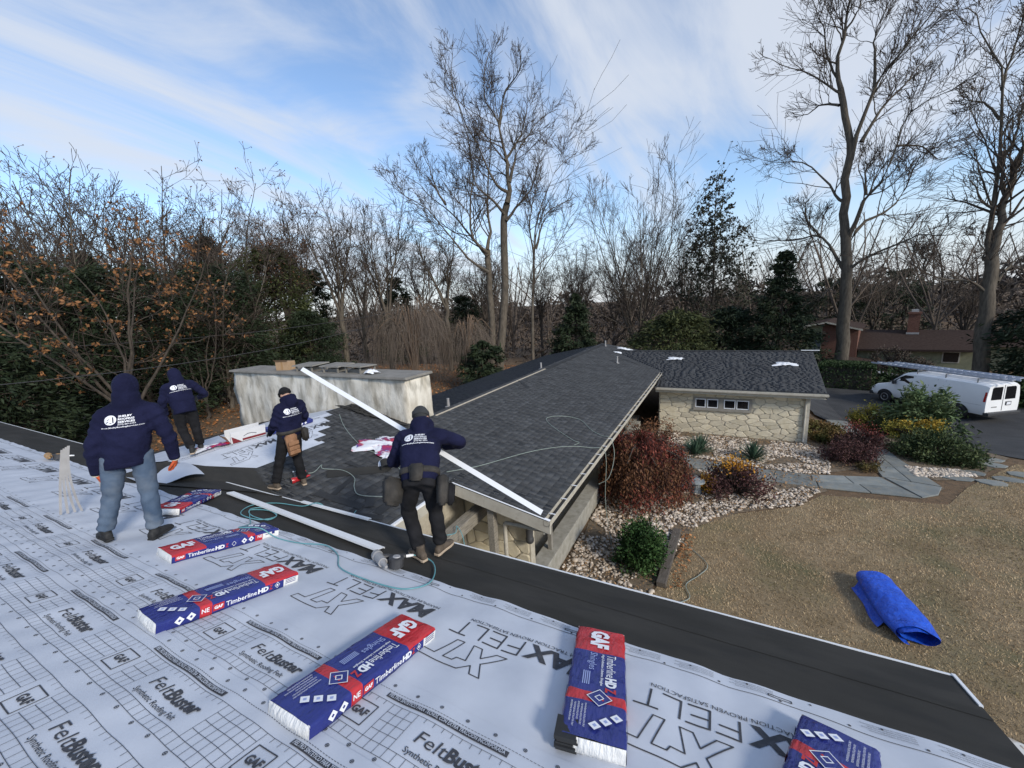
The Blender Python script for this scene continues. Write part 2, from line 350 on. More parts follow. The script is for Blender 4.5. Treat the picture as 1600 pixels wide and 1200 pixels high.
class Ink:
    def __init__(s, S, h): s.S = S; s.h = h; s.V = []; s.F3 = []; s.F4 = []; s.n = 0
    def _add(s, P, F):
        F = np.asarray(F)+s.n; (s.F3 if F.shape[1] == 3 else s.F4).append(F); s.V.append(P.reshape(-1, 3)); s.n += P.size//3
    def line(s, pts, wd, close=False, step=.05):
        pts = [np.array(p, float) for p in pts]
        if close: pts.append(pts[0])
        for a, b in zip(pts[:-1], pts[1:]):
            d = b-a; Ln = np.hypot(*d)
            if Ln < 1e-6: continue
            n = max(1, int(Ln/step)); t = np.linspace(0, 1, n+1); pp = np.array([-d[1], d[0]])/Ln*wd/2
            e = d/Ln*wd*.5*(0 if n > 3 else .6)
            A = (a-e)[None]+(d+2*e)[None]*t[:, None]
            Q = np.stack([A+pp, A-pp], 1); P = s.S.p(Q[..., 0], Q[..., 1], s.h)
            k = np.arange(n)*2; s._add(P, np.stack([k, k+1, k+3, k+2], -1))
    def text(s, t, u, v, width, height, flip=False, bold=0., shear=0., h=0.):
        V, F = text_fit(t, width, height, bold, shear)
        if flip: U_, V_ = u-V[:, 0], v+V[:, 1]
        else: U_, V_ = u+V[:, 0], v-V[:, 1]
        s._add(s.S.p(U_, V_, s.h+.0015+h), F)
    def poly(s, pts, h=0.):
        n = len(pts); P = s.S.p(np.array([p[0] for p in pts]), np.array([p[1] for p in pts]), s.h+h)
        s._add(P, [[0, i, i+1] for i in range(1, n-1)])
    def dot(s, u, v, r, k=8): s.poly([(u+r*math.cos(6.2832*i/k), v+r*math.sin(6.2832*i/k)) for i in range(k)])
    def ring(s, u, v, r, wd):
        s.line([(u+r*math.cos(6.2832*i/10), v+r*math.sin(6.2832*i/10)) for i in range(10)], wd, True); s.line([(u-r, v), (u+r, v)], wd); s.line([(u, v-r), (u, v+r)], wd)
    def done(s, parent, m=m_ink): return struct(obj('print', npmesh('print', np.concatenate(s.V), [np.concatenate(x) for x in (s.F3, s.F4) if x], m), parent), 'stuff')
XTo = [(-1.745, 1.795), (-1.735, 1.735), (-1.645, 1.735), (-1.593, 1.53), (-1.53, 1.53), (-1.575, 1.735), (-1.50, 1.735), (-1.485, 1.70), (-1.415, 1.70), (-1.453, 1.53), (-1.385, 1.53), (-1.345, 1.625), (-1.27, 1.529), (-1.192, 1.529), (-1.315, 1.675), (-1.253, 1.797), (-1.325, 1.797), (-1.36, 1.725), (-1.425, 1.797)]
def maxfelt(ink, T, off=0.):
    """one MAXFELT XT motif; T shifts u so that the stem of the T sits at T"""
    d = T+1.632; q = lambda P: [(u+d, s+off) for u, s in P]
    ink.text('MAX', -.62+d, 1.312+off, .50, .152, flip=True, bold=.055, shear=.12)
    for P in ([(-1.155, 1.312), (-1.155, 1.465), (-1.27, 1.465)], [(-1.155, 1.395), (-1.255, 1.395)], [(-1.42, 1.312), (-1.305, 1.312), (-1.305, 1.465), (-1.425, 1.465)], [(-1.305, 1.392), (-1.40, 1.392)], [(-1.46, 1.465), (-1.46, 1.313), (-1.56, 1.313)], [(-1.632, 1.312), (-1.632, 1.468)], [(-1.712, 1.468), (-1.577, 1.468)]): ink.line(q(P), .013)
    ink.line(q(XTo), .0085, True)
    ink.text('MAXIMUM TRACTION PROVEN SATISFACTION', -.61+d, 1.255+off, 1.03, .034, flip=True)
def edgeprint(ink, u0, u1, off=0.):
    us = np.arange(u0, u1, .06); ink.line([(u, 1.022+off+.006*math.sin(u*9)) for u in us], .005)
    for k, u in enumerate(np.arange(u0+.1, u1-.4, .333)):
        ink.dot(u, 1.0+off, .008); ink.dot(u+.16, .935+off, .007)
        if k % 4 == 1:
            ink.line([(u-.06, .965+off), (u+.06, .965+off)], .006); ink.line([(u-.06, .985+off), (u+.06, .985+off)], .006); ink.line([(u-.06, .965+off), (u-.06, .985+off)], .006); ink.line([(u+.06, .965+off), (u+.06, .985+off)], .006)
        elif u > -5.5:
            for q in range(4): ink.text('INSTALL WITH PLASTIC CAP FASTENERS AND LAP FOUR INCHES', u+.30, .928+off+.017*q, .24-.03*(q % 2), .009, flip=True)
def buster(ink, ub, s0, band, u_lim):
    """a FeltBuster print row with its grid; ub = u of a band start, s0 = s of letter tops"""
    P = 1.3725
    for k in range(-20, 4):
        o = ub+k*P
        if o+P < u_lim[0] or o > u_lim[1]: continue
        if o > u_lim[0] and o+1.3 < u_lim[1]:
            ink.text('Felt', o+.338, s0+.075, .185, .075, shear=.12); ink.text('Buster', o+.522, s0+.075, .28, .075, bold=.05, shear=.1)
            ink.text('Synthetic Roofing Felt', o+.326, s0+.142, .42, .033, bold=.01)
            ink.line([(o-.115, s0-.005), (o+.025, s0-.005), (o+.025, s0+.133), (o-.115, s0+.133)], .0065, True)
            ink.text('GAF', o-.095, s0+.085, .105, .045, bold=.06)
    def blocked(u, s):
        r = ((u-ub) % P)
        return (s0-.03 < s < s0+.16) and (.30 < r < .84 or r > P-.135 or r < .045)
    cell = .0572
    rows = [s0-.065+cell*j for j in range(6)]
    for j, s in enumerate(rows):
        seg = []
        for u in np.arange(u_lim[0], u_lim[1], .0572):
            if blocked(u, s): 
                if len(seg) > 1: ink.line(seg, .0024, step=.1)
                seg = []
            else: seg.append((u, s))
        if len(seg) > 1: ink.line(seg, .0024, step=.1)
    for u in np.arange(u_lim[0], u_lim[1], cell):
        seg = []
        for s in np.arange(rows[0], rows[-1]+.001, cell/2):
            if blocked(u, s):
                if len(seg) > 1: ink.line(seg, .0024, step=.1)
                seg = []
            else: seg.append((u, s))
        if len(seg) > 1: ink.line(seg, .0024, step=.1)
    for k in range(-160, 40):
        u = ub+.072+k*.1716
        if u_lim[0] < u < u_lim[1]: ink.ring(u, rows[-1]+.018, .0095, .003)
def bands(ink, white, ub, s, u_lim):
    P = 1.3725
    for k in range(-20, 4):
        o = ub+k*P
        if o < u_lim[0] or o+.79 > u_lim[1]: continue
        n = 16
        for i in range(n):
            a, b = o+.785*i/n, o+.785*(i+1)/n; ink.poly([(a, s-.017), (a, s+.017), (b, s+.017), (b, s-.017)])
        white.text('FIELTRO SINTETICO PARA TECHOS, CON EXTRA TRACCION INCORPORADA', o+.015, s+.0115, .755, .023, bold=.02, h=.002)
    for u in np.arange(u_lim[0], u_lim[1], .02): ink.line([(u, s-.034), (u+.011, s-.034)], .003)
    for k in range(-160, 40):
        u = ub-.012+k*.1716
        if u_lim[0] < u < u_lim[1]: ink.ring(u, s-.072, .0095, .003)
U0, U1 = -24., XR-.01
sh1 = felt('felt_sheet', MAIN, U0, U1, .90, 2.12, .0, ragged=.01); ink = Ink(MAIN, .003)
for k in range(-15, 2): maxfelt(ink, -.291+k*1.341)
edgeprint(ink, -16, U1); ink.done(sh1)
LIM = (-15.5, 1.45)
sh2 = felt('felt_sheet', MAIN, U0, U1, 2.056, 2.60, .004, ragged=.008); ink = Ink(MAIN, .007); wh = Ink(MAIN, .0085)
bands(ink, wh, -1.63, 2.182, LIM); buster(ink, -1.63, 2.287, True, LIM); ink.done(sh2); wh.done(sh2, m_felt)
sh3 = felt('felt_sheet', MAIN, U0, U1, 2.545, 3.72, .008, ragged=.006); ink = Ink(MAIN, .011); wh = Ink(MAIN, .0125)
bands(ink, wh, -3.171, 2.66, LIM); buster(ink, -3.171, 2.757, True, LIM); buster(ink, -3.185, 3.143, False, (-14, -.2)); ink.done(sh3); wh.done(sh3, m_felt)
sh4 = felt('felt_sheet', MAIN, U0, U1, 3.66, 4.85, .012, du=.12); ink = Ink(MAIN, .015); buster(ink, -3.1, 3.80, False, (-12, -1)); ink.done(sh4)
felt('felt_sheet', MAIN, U0, U1, 4.80, 6.0, .016, du=.2); felt('felt_sheet', MAIN, U0, U1, 5.95, 7.88, .02, du=.2)
# dark eave membrane and white drip edge
FL = Surf((0, YE, ZE), (1, 0, 0), (0, -C14, S14), (0, S14, C14), .22)
felt('eave_membrane', FL, -26, XR, 0.0, .955, -.004, m_memb, du=.1)
felt('eave_membrane', FL, -26, XR, 0.0, .46, -.0005, m_memb, du=.1)
mb = MB(); mb.prism([roofp(-26, -.004, -.004), roofp(-26, -.004, .007), roofp(-26, .018, .007), roofp(-26, .018, -.004)], (26+XR, 0, 0)); mb.prism([roofp(-26, -.006, -.004), roofp(-26, -.006, -.06), roofp(-26, -.002, -.06), roofp(-26, -.002, -.004)], (26+XR, 0, 0)); mb.build('drip_edge', m_white, house)
mb = MB(); mb.prism([roofp(XR-.015, -.005, -.004), roofp(XR+.006, -.005, -.004), roofp(XR+.006, -.005, .012), roofp(XR-.015, -.005, .012)], tuple(roofp(0, .34)-roofp(0, 0))); mb.build('drip_edge', m_white, house)

# --- wings
XW = -8.83
mwing = m_deck
e_deck = deck('wing_roof', [(XW, 2.43), (-7.52, 3.47), (-4.49, 3.47), (-4.49, 5.9), (-2.6, 5.9), (-2.6, 21.1), (-6.0, 24.5), (-6.8, 26.5), (-6.8, 8.35), (-6.87, 8.35), (-6.87, 7.5), (XW, 7.5)], lambda x, y: zs(x), .05, mwing)
deck('wing_roof', [(-6.8, 26.5), (-6.0, 24.5), (-5.75, 24.33), (-3.5, 26.5)], lambda x, y: zs(x), .05, mwing)
w_deck = deck('wing_roof', [(-6.8, 8.35), (-6.8, 26.5), (-11.0, 26.5), (-11.0, 8.35)], lambda x, y: zs(-6.8)-T11*(-6.8-x), .05, mwing)
nw = deck('wing_roof', [(XW, 2.43), (XW, 7.5), (-13.2, 7.5), (-13.2, 3.47), (-10.14, 3.47)], lambda x, y: zs(XW)-T11*(XW-x), .05, m_memb)
c_deck = deck('cross_roof', [(-2.6, 19.15), (3.8, 19.15), (4.1, 24.33), (-5.75, 24.33), (-2.6, 21.1)], lambda x, y: zc(y), .05, mwing)
deck('cross_roof', [(-5.75, 24.33), (4.1, 24.33), (4.2, 29.4), (-5.75, 29.4)], lambda x, y: zc(24.33)-T11*(y-24.33), .05, mwing)
# felt on the near wing
FW = Surf((-8.83-.88*C11, 0, zs(-8.83)+.88*S11), (0, 1, 0), (C11, 0, -S11), (S11, 0, C11), .35)
fs = felt('felt_sheet', FW, 3.05, 7.42, .86, 2.26, .003); ink = Ink(FW, .006)
for k in range(3): maxfelt(ink, 3.95+k*1.341)
edgeprint(ink, 3.2, 7.2); ink.done(fs)

FX = Surf((-8.83, 0, zs(-8.83)), (0, -1, 0), (-C11, 0, -S11), (-S11, 0, C11), .8)
felt('felt_sheet', FX, -7.4, -3.3, .0, 3.3, .004)
# valley membrane
mb = MB()
def zsp(x, y, h=.02): return (x, y, zs(x)+h)
mb.add([zsp(-7.50, 3.42), zsp(-8.86, 2.40), zsp(-8.83, 3.25), zsp(-8.2, 3.55), zsp(-7.42, 4.1), zsp(-7.1, 3.9), zsp(-6.2, 3.62), zsp(-5.9, 3.5)], [(0, 3, 2, 1), (0, 5, 4, 3), (0, 7, 6, 5)])
V = [roofp(-9.3, .35, .02), roofp(-8.3, .95, .02), roofp(-7.4, .55, .022), roofp(-6.4, .12, .022), roofp(-5.9, .02, .02), Vector(zsp(-5.9, 3.5)), Vector(zsp(-7.5, 3.42, .03)), Vector(zsp(-8.86, 2.40, .03))]
mb.add(V, [(0, 1, 7), (1, 2, 6, 7), (2, 3, 6), (3, 4, 5, 6)])
mb.build('valley_membrane', m_memb, house)
# folded-back felt flap
def flapmesh():
    n = 14; U, V = np.meshgrid(np.linspace(0, 1, n), np.linspace(0, 1, n)); P = np.zeros((n, n, 3))
    for i in range(n):
        for j in range(n):
            a, b = U[i, j], V[i, j]; q = roofp(-9.25+1.55*a-.35*b, .10+.72*b+.12*a, .03+.20*math.sin(a*2.6)*(1-b)**1.5+.04*math.sin(b*7)*a); P[i, j] = q
    i = np.arange(n*n).reshape(n, n); return npmesh('felt_flap', P, np.stack([i[:-1, :-1], i[1:, :-1], i[1:, 1:], i[:-1, 1:]], -1).reshape(-1, 4), m_felt, True)
obj('felt_flap', flapmesh(), house)

# --- shingles
def strip_mesh(seed, L_=1.0):
    r = random.Random(seed); V = []; F = []; tn = []
    def bx(a0, a1, b0, b1, h0, h1, hb, t):
        n = len(V); V.extend([(a0, b0, h0), (a1, b0, h0), (a1, b1, hb), (a0, b1, hb), (a0, b0, h1), (a1, b0, h1), (a1, b1, hb+.002), (a0, b1, hb+.002)])
        F.extend([(n+4, n+5, n+6, n+7), (n, n+1, n+5, n+4), (n+1, n+2, n+6, n+5), (n+3, n, n+4, n+7)]); tn.extend([t, t*.25, t, t])  # front edges toned darker, painting in the shadow line of each course
    bx(0, .998, 0, .165, .000, .007, .001, r.uniform(.25, .45))
    a = r.uniform(0, .06)
    while a < .95:
        wd = r.uniform(.10, .24); b = min(.998, a+wd); bx(a, b, -.001, .142, .005, .0125, .004, r.uniform(.35, .95)); a = b+r.uniform(.05, .15)
    return np.array(V), np.array(F), tn
SV = [strip_mesh(i) for i in range(9)]
SM = [npmesh('shingle', v, f, m_shin, tone=t) for v, f, t in SV]
def place(rows, parent_obj, maxobj, parent_field, fm=m_shin):
    """rows: list of (Matrix, variant, length)"""
    rows.sort(key=lambda q: (q[0].translation-Vector((0, 0, 6.27))).length)
    for M_, k, ln in rows[:maxobj]:
        o = bpy.data.objects.new('shingle', SM[k]); COL.objects.link(o); o.parent = parent_obj; o.matrix_local = M_ @ Matrix.Diagonal((ln, 1, 1, 1))
    Vs, Fs, ts, n = [], [], [], 0
    for M_, k, ln in rows[maxobj:]:
        v, f, t = SV[k]; A = np.array(M_); P = (v*np.array([ln, 1, 1])) @ A[:3, :3].T+A[:3, 3]; Vs.append(P); Fs.append(f+n); ts += t; n += len(P)
    if Vs: o = obj('shingle_field', npmesh('shingle_field', np.concatenate(Vs), np.concatenate(Fs), fm, tone=ts), parent_field); o['kind'] = 'stuff'
def frame(o, a, b):
    a = Vector(a).normalized(); b = Vector(b).normalized(); n = a.cross(b); M_ = Matrix.Identity(4)
    for i in range(3): M_[i][0] = a[i]; M_[i][1] = b[i]; M_[i][2] = n[i]; M_[i][3] = o[i]
    return M_
def fill(rows, y0, y1, mk, r):
    if y1-y0 < .1: return
    y = y0; first = r.uniform(.25, 1.0)
    while y < y1-.04:
        ln = min(first, y1-y); first = 1.0
        rows.append((mk(y), r.randrange(9), ln)); y += ln
r = random.Random(3); EX = .143; rows = []
nb = int(((-2.6)-XW)/(EX*C11))+1
for i in range(nb):
    x = -2.585-i*EX*C11
    mk = lambda y, x=x: frame((x, y, zs(x)+.016), (0, 1, 0), (-C11, 0, S11))
    if x > -4.49: y0 = 5.88
    elif x > -7.45: y0 = 3.50 if x > -6.0 else 3.55+(-6.0-x)*.30
    else: y0 = 5.45+math.floor((-7.45-x)/.28)*.30+r.uniform(0, .1)
    if x < -6.87: fill(rows, y0, 7.49, mk, r); continue
    if x < -6.8: fill(rows, y0, 7.6, mk, r); continue
    yv = 21.1+(-2.53-x)
    if x < -5.75: fill(rows, y0, 26.5, mk, r)
    else:
        fill(rows, y0, yv, mk, r); fill(rows, 2*24.33-yv, 26.5, mk, r)
place(rows, e_deck, 300, e_deck)
rows = []
for i in range(30):
    x = -10.98+i*EX*C11
    fill(rows, 0, 18.1, lambda t, x=x: frame((x, 26.48-t, zs(-6.8)-T11*(-6.8-x)+.012), (0, -1, 0), (C11, 0, S11)), r)
place(rows, w_deck, 0, w_deck, m_shin2)
rows = []
for i in range(int(5.18/(EX*C11))):
    y = 19.16+i*EX*C11; x0 = -2.58 if y < 21.1 else -2.55-(y-21.1)
    fill(rows, x0, 3.8+.3*(y-19.15)/5.18, lambda t, y=y: frame((t, y, zc(y)+.012), (1, 0, 0), (0, C11, S11)), r)
place(rows, c_deck, 0, c_deck, m_shin2)
# ridge details: open slot with bare sheathing near, caps further on
mb = MB(); zr = zs(-6.8)
mb.add([(-6.74, 8.4, zs(-6.74)+.03), (-6.74, 16.2, zs(-6.74)+.03), (-6.80, 16.2, zr+.034), (-6.80, 8.4, zr+.034)], [(0, 1, 2, 3)]); mb.build('ridge_slot', m_sheath, house)
for i in range(42):
    y = 16.3+i*.243; mb = MB()
    for sgn in (1, -1): mb.add([(-6.8, y, zr+.05), (-6.8, y+.30, zr+.042), (-6.8+sgn*.15, y+.30, zr+.042-T11*.15), (-6.8+sgn*.15, y, zr+.05-T11*.15)], [(0, 1, 2, 3) if sgn < 0 else (3, 2, 1, 0)])
    mb.add([(-6.8, y, zr+.05), (-6.65, y, zr+.05-T11*.15), (-6.65, y, zr+.02-T11*.15), (-6.8, y, zr+.02), (-6.95, y, zr+.02-T11*.15), (-6.95, y, zr+.05-T11*.15)], [(0, 1, 2, 3), (0, 3, 4, 5)])
    mb.build('ridge_cap', m_shin, house)
for i in range(40):
    x = -5.6+i*.243; mb = MB(); z = zc(24.33)
    mb.add([(x, 24.33, z+.05), (x+.3, 24.33, z+.042), (x+.3, 24.18, z+.042-T11*.15), (x, 24.18, z+.05-T11*.15), (x, 24.48, z+.05-T11*.15), (x+.3, 24.48, z+.042-T11*.15), (x, 24.18, z+.01-T11*.15), (x+.3, 24.18, z+.01-T11*.15)], [(3, 2, 1, 0), (0, 1, 5, 4), (6, 7, 2, 3)]); mb.build('ridge_cap', m_shin, house)
# pipe vents on the ridge and slope
for x, y, sc in ((-7.3, 9.7, .9), (-7.15, 16.6, 1), (-6.5, 25.6, 1.2), (-4.7, 20.9, 1.2), (-5.9, 7.4, .0)):
    if not sc: continue
    z = zs(-6.8)-T11*abs(x+6.8); mb = MB(); mb.lathe([(.11, 0), (.10, .02), (.045, .03), (.04, .28*sc), (.048, .28*sc), (.048, .30*sc)], 10, M=Matrix.Translation((x, y, z))); mb.build('vent_pipe', m_grey, house)
# gutter with hangers along the wing
gut = MB(); prof = [(0, 0), (0, -.10), (.03, -.115), (.09, -.115), (.12, -.07), (.125, 0), (.118, 0), (.112, -.06), (.085, -.105), (.03, -.105), (.008, -.09), (.008, 0)]
gut.prism([(-2.6+x, 5.86, 2.585+z) for x, z in prof], (0, 15.3, 0)); gut = gut.build('gutter', m_beige, house)
mb = MB(); mb.box((-2.595, 5.88, 2.505), (-2.49, 21.1, 2.512)); mb.build('gutter_dark_strip', m_dkgrey, gut)  # thin dark strip running along the inside of the gutter
for i in range(25):
    y = 6.1+i*.61; mb = MB(); mb.box((-2.62, y, 2.588), (-2.47, y+.025, 2.593)); mb.build('gutter_hanger', m_white, gut)
# P2 eave, fascia, rake
mb = MB(); mb.box((-4.50, 3.45, zs(-4.49)-.22), (-4.47, 5.9, zs(-4.49)-.03)); mb.build('fascia_board', m_beige, house)
mb = MB(); mb.box((-4.50, 3.45, zs(-4.49)-.028), (-4.455, 5.9, zs(-4.49)+.012)); mb.build('drip_edge', m_white, house)
def rake(x0, x1, y, zf, d=.24, name='rake_board', m=m_beige, th=.04, up=-.02):
    mb = MB(); mb.prism([(x0, y, zf(x0)+up), (x0, y, zf(x0)-d), (x1, y, zf(x1)-d), (x1, y, zf(x1)+up)], (0, -th, 0)); return mb.build(name, m, house)
rake(-4.47, -2.48, 5.9, zs); rake(-4.47, -2.48, 5.91, zs, d=-.012, name='drip_edge', m=m_white, th=.06, up=.016)
rake(-4.47, -2.62, 6.5, zs, d=.21, name='soffit_board', th=.6, up=-.16)
mb = MB(); mb.box((-2.62, 5.88, 2.3), (-2.595, 21.1, 2.57)); mb.build('fascia_board', m_beige, house)
# courtyard walls, beam, posts, downspout
mb = MB(); mb.box((-25.2, YE-.75, -.1), (-9, 2, 3.2)); mb.build('back_wall', m_conc, house)
mb = MB(); mb.box((-12.9, 3.0, -.1), (-4.9, 8.2, zs(-4.9)-.12)); mb.build('wing_wall', m_mortar, house)
mb = MB(); mb.box((-10.6, 8.2, -.1), (-4.9, 26.2, 2.55)); mb.build('wing_wall', m_mortar, house)
mb = MB(); mb.box((-4.35, 3.0, 2.06), (-4.12, 6.55, 2.30)); mb.build('carport_beam', m_timber, house, bevel=.01, seg=1)
mb = MB(); mb.box((-3.80, 5.95, .1), (-3.66, 6.09, 2.55)); mb.build('porch_post', m_timber, house, bevel=.008, seg=1)
for y in (8.0, 12.4, 16.8):
    mb = MB(); mb.box((-3.45, y, .5), (-3.36, y+.09, 2.5)); mb.build('porch_post', m_taupe, house)
mb = MB(); mb.tube(catmull([(-2.56, 5.96, 2.50), (-2.60, 5.96, 2.36), (-2.78, 6.0, 2.30), (-3.4, 6.1, 2.22), (-3.50, 6.12, 2.17), (-3.52, 6.12, 2.0), (-3.52, 6.12, .2)], 5), .042, 8); mb.build('downspout', m_beige, house, smooth=True)
mb = MB(); mb.lathe([(.06, 0), (.085, .03), (.085, .1), (.07, .12), (.075, .32), (.07, .55), (.085, .57), (.085, .68), (.05, .7)], 12, M=Matrix.Translation((-3.25, 6.62, 1.55))); mb.build('porch_lantern', m_dkgrey, house, smooth=True)
mb = MB(); mb.box((-4.89, 6.75, -.1), (-3.3, 6.95, 2.5)); pw = mb.build('porch_wall', m_mortar, house)
mb = MB(); mb.box((-4.9, 2.6, .0), (-3.58, 21, .28)); mb.build('porch_floor', m_agg, house)
mb = MB(); mb.box((-3.62, 2.6, -.1), (-3.22, 19.2, .5)); mb.build('porch_curb', m_conc, house, bevel=.015, seg=2)
# cross wing walls: individual field stones
mb = MB(); mb.box((-2.45, 19.66, -1.2), (3.34, 28.9, 2.2)); mb.build('cross_wall', m_mortar, house)
stonewall = MB().box((-2.45, 19.61, -.1), (3.34, 19.659, 2.14)).build('stone_wall', m_mortar, house)
WIN = (-.96, 1.33, 1.15, 1.73)
def clip(poly, nx, nz, d):
    o = []
    for i in range(len(poly)):
        a, b = poly[i], poly[(i+1) % len(poly)]; da = a[0]*nx+a[1]*nz-d; db = b[0]*nx+b[1]*nz-d
        if da <= 0: o.append(a)
        if da*db < 0: t = da/(da-db); o.append((a[0]+(b[0]-a[0])*t, a[1]+(b[1]-a[1])*t))
    return o
def veneer(x0, x1, z0, z1, n, seed, mk, hole=None, an=1.75):
    r = random.Random(seed); pts = []; tries = 0; dmin = .80*math.sqrt((x1-x0)*(z1-z0)*an/n)
    while len(pts) < n and tries < 20000:
        tries += 1; p = (r.uniform(x0, x1), r.uniform(z0, z1)); k = r.choice((.75, 1, 1.2))
        if all(math.hypot(p[0]-q[0], (p[1]-q[1])*an) > dmin*k for q in pts): pts.append(p)
    for i, p in enumerate(pts):
        poly = [(x0, z0), (x1, z0), (x1, z1), (x0, z1)]
        for j, q in enumerate(pts):
            if i == j: continue
            nx, nz = q[0]-p[0], (q[1]-p[1])*an*an; mx_, mz = (p[0]+q[0])/2, (p[1]+q[1])/2
            if abs(q[0]-p[0]) > 1.6 or abs(q[1]-p[1]) > 1.1: continue
            poly = clip(poly, nx, nz, mx_*nx+mz*nz)
            if len(poly) < 3: break
        if len(poly) < 3: continue
        if hole:
            cx, cz = sum(v[0] for v in poly)/len(poly), sum(v[1] for v in poly)/len(poly); hx0, hx1, hz0, hz1 = hole
            if hx0 < cx < hx1 and hz0 < cz < hz1 and hx0 < p[0] < hx1:
                if hz1-cz < cz-hz0: poly = clip(poly, 0, -1, -hz1)
                else: poly = clip(poly, 0, 1, hz0)
            elif hz0-.5 < cz < hz1+.5 and cx < hx0 and max(v[0] for v in poly) > hx0 and min(v[1] for v in poly) < hz1 and max(v[1] for v in poly) > hz0: poly = clip(poly, 1, 0, hx0)
            elif cx > hx1 and min(v[0] for v in poly) < hx1 and min(v[1] for v in poly) < hz1 and max(v[1] for v in poly) > hz0: poly = clip(poly, -1, 0, -hx1)
            elif cz < hz0 and max(v[1] for v in poly) > hz0 and max(v[0] for v in poly) > hx0 and min(v[0] for v in poly) < hx1: poly = clip(poly, 0, 1, hz0)
            elif cz > hz1 and min(v[1] for v in poly) < hz1 and max(v[0] for v in poly) > hx0 and min(v[0] for v in poly) < hx1: poly = clip(poly, 0, -1, -hz1)
            if len(poly) < 3: continue
        cx, cz = sum(v[0] for v in poly)/len(poly), sum(v[1] for v in poly)/len(poly)
        # round the corners a little, then shrink for the joint
        rd = []
        for a in range(len(poly)):
            p0, p1, p2 = poly[a-1], poly[a], poly[(a+1) % len(poly)]
            for q in (p0, p2): rd.append((p1[0]+(q[0]-p1[0])*.16, p1[1]+(q[1]-p1[1])*.16))
        sz = math.sqrt(max(1e-4, (max(v[0] for v in rd)-min(v[0] for v in rd))*(max(v[1] for v in rd)-min(v[1] for v in rd))))
        if sz < .07: continue
        k1 = max(.6, 1-.026/sz); k2 = max(.45, 1-.062/sz); pr = r.uniform(.018, .034)
        A = [(cx+(v[0]-cx)*k1, cz+(v[1]-cz)*k1) for v in rd]; B = [(cx+(v[0]-cx)*k2, cz+(v[1]-cz)*k2) for v in rd]; n_ = len(A)
        V = [mk(a, b, 0) for a, b in A]+[mk(a, b, pr*.75) for a, b in A]+[mk(a, b, pr+r.uniform(-.004, .006)) for a, b in B]
        F = [(i2, (i2+1) % n_, n_+(i2+1) % n_, n_+i2) for i2 in range(n_)]+[(n_+i2, n_+(i2+1) % n_, 2*n_+(i2+1) % n_, 2*n_+i2) for i2 in range(n_)]+[tuple(range(2*n_, 3*n_))]
        yield V, F
for V, F in veneer(-2.43, 3.30, .0, 2.1, 135, 11, lambda a, b, h: (a, 19.612-h, b), WIN, 2.1):
    MB().add(V, F).build('stone', m_stone, stonewall)
for V, F in veneer(-4.86, -3.32, .3, 2.45, 34, 5, lambda a, b, h: (a, 6.752-h, b)): MB().add(V, F).build('stone', m_stone, pw)
win = MB(); a0, a1, b0, b1 = WIN
for q in (((a0, 19.50, b0), (a1, 19.66, b0+.10)), ((a0, 19.54, b1-.05), (a1, 19.66, b1)), ((a0, 19.54, b0+.1), (a0+.07, 19.66, b1-.05)), ((a1-.10, 19.54, b0+.1), (a1, 19.66, b1-.05)), ((a0+1.02, 19.54, b0+.1), (a0+1.20, 19.66, b1-.05))): win.box(*q)
win = win.build('window', m_taupe, house)
for f0, f1 in ((.035, .22), (.245, .437), (.535, .73), (.748, .955)):
    x0, x1 = a0+f0*2.29, a0+f1*2.29; z0, z1 = b0+.115, b1-.06; t = .035; mb = MB()
    for q in (((x0, 19.555, z0), (x1, 19.60, z0+t)), ((x0, 19.555, z1-t), (x1, 19.60, z1)), ((x0, 19.555, z0+t), (x0+t, 19.60, z1-t)), ((x1-t, 19.555, z0+t), (x1, 19.60, z1-t))): mb.box(*q)
    mb.build('frame', m_white, win)
    MB().box((x0+t, 19.585, z0+t), (x1-t, 19.595, z1-t)).build('pane', m_glass, win)
mb = MB(); mb.box((3.26, 19.52, 0), (3.36, 19.60, 2.1)); mb.build('corner_board', m_beige, house)
mb = MB(); mb.tube(catmull([(3.20, 19.2, 2.12), (3.20, 19.3, 2.0), (3.22, 19.5, 1.92), (3.22, 19.53, 1.8), (3.22, 19.53, .05)], 4), .04, 8); mb.build('downspout', m_beige, house, smooth=True)
mb = MB(); mb.prism([(-2.5, 19.15-x, 2.19+z) for x, z in prof], (6.35, 0, 0)); mb.build('gutter', m_beige, house)
mb = MB(); mb.box((-2.55, 19.15, 1.98), (3.8, 19.18, 2.17)); mb.build('fascia_board', m_beige, house)
mb = MB(); mb.box((-2.5, 19.18, 2.02), (3.78, 19.66, 2.05)); mb.build('soffit_board', m_beige, house)
mb = MB(); mb.prism([(3.8, 19.15, zc(19.15)-.05), (3.8, 19.15, zc(19.15)-.22), (4.1, 24.33, zc(24.33)-.22), (4.1, 24.33, zc(24.33)-.05)], (-.03, 0, 0)); mb.build('rake_board', m_beige, house)
mb = MB(); mb.box((3.6, 24.2, zc(24.33)+.055), (4.35, 24.32, zc(24.33)+.075)); mb.build('drip_edge', m_white, house)
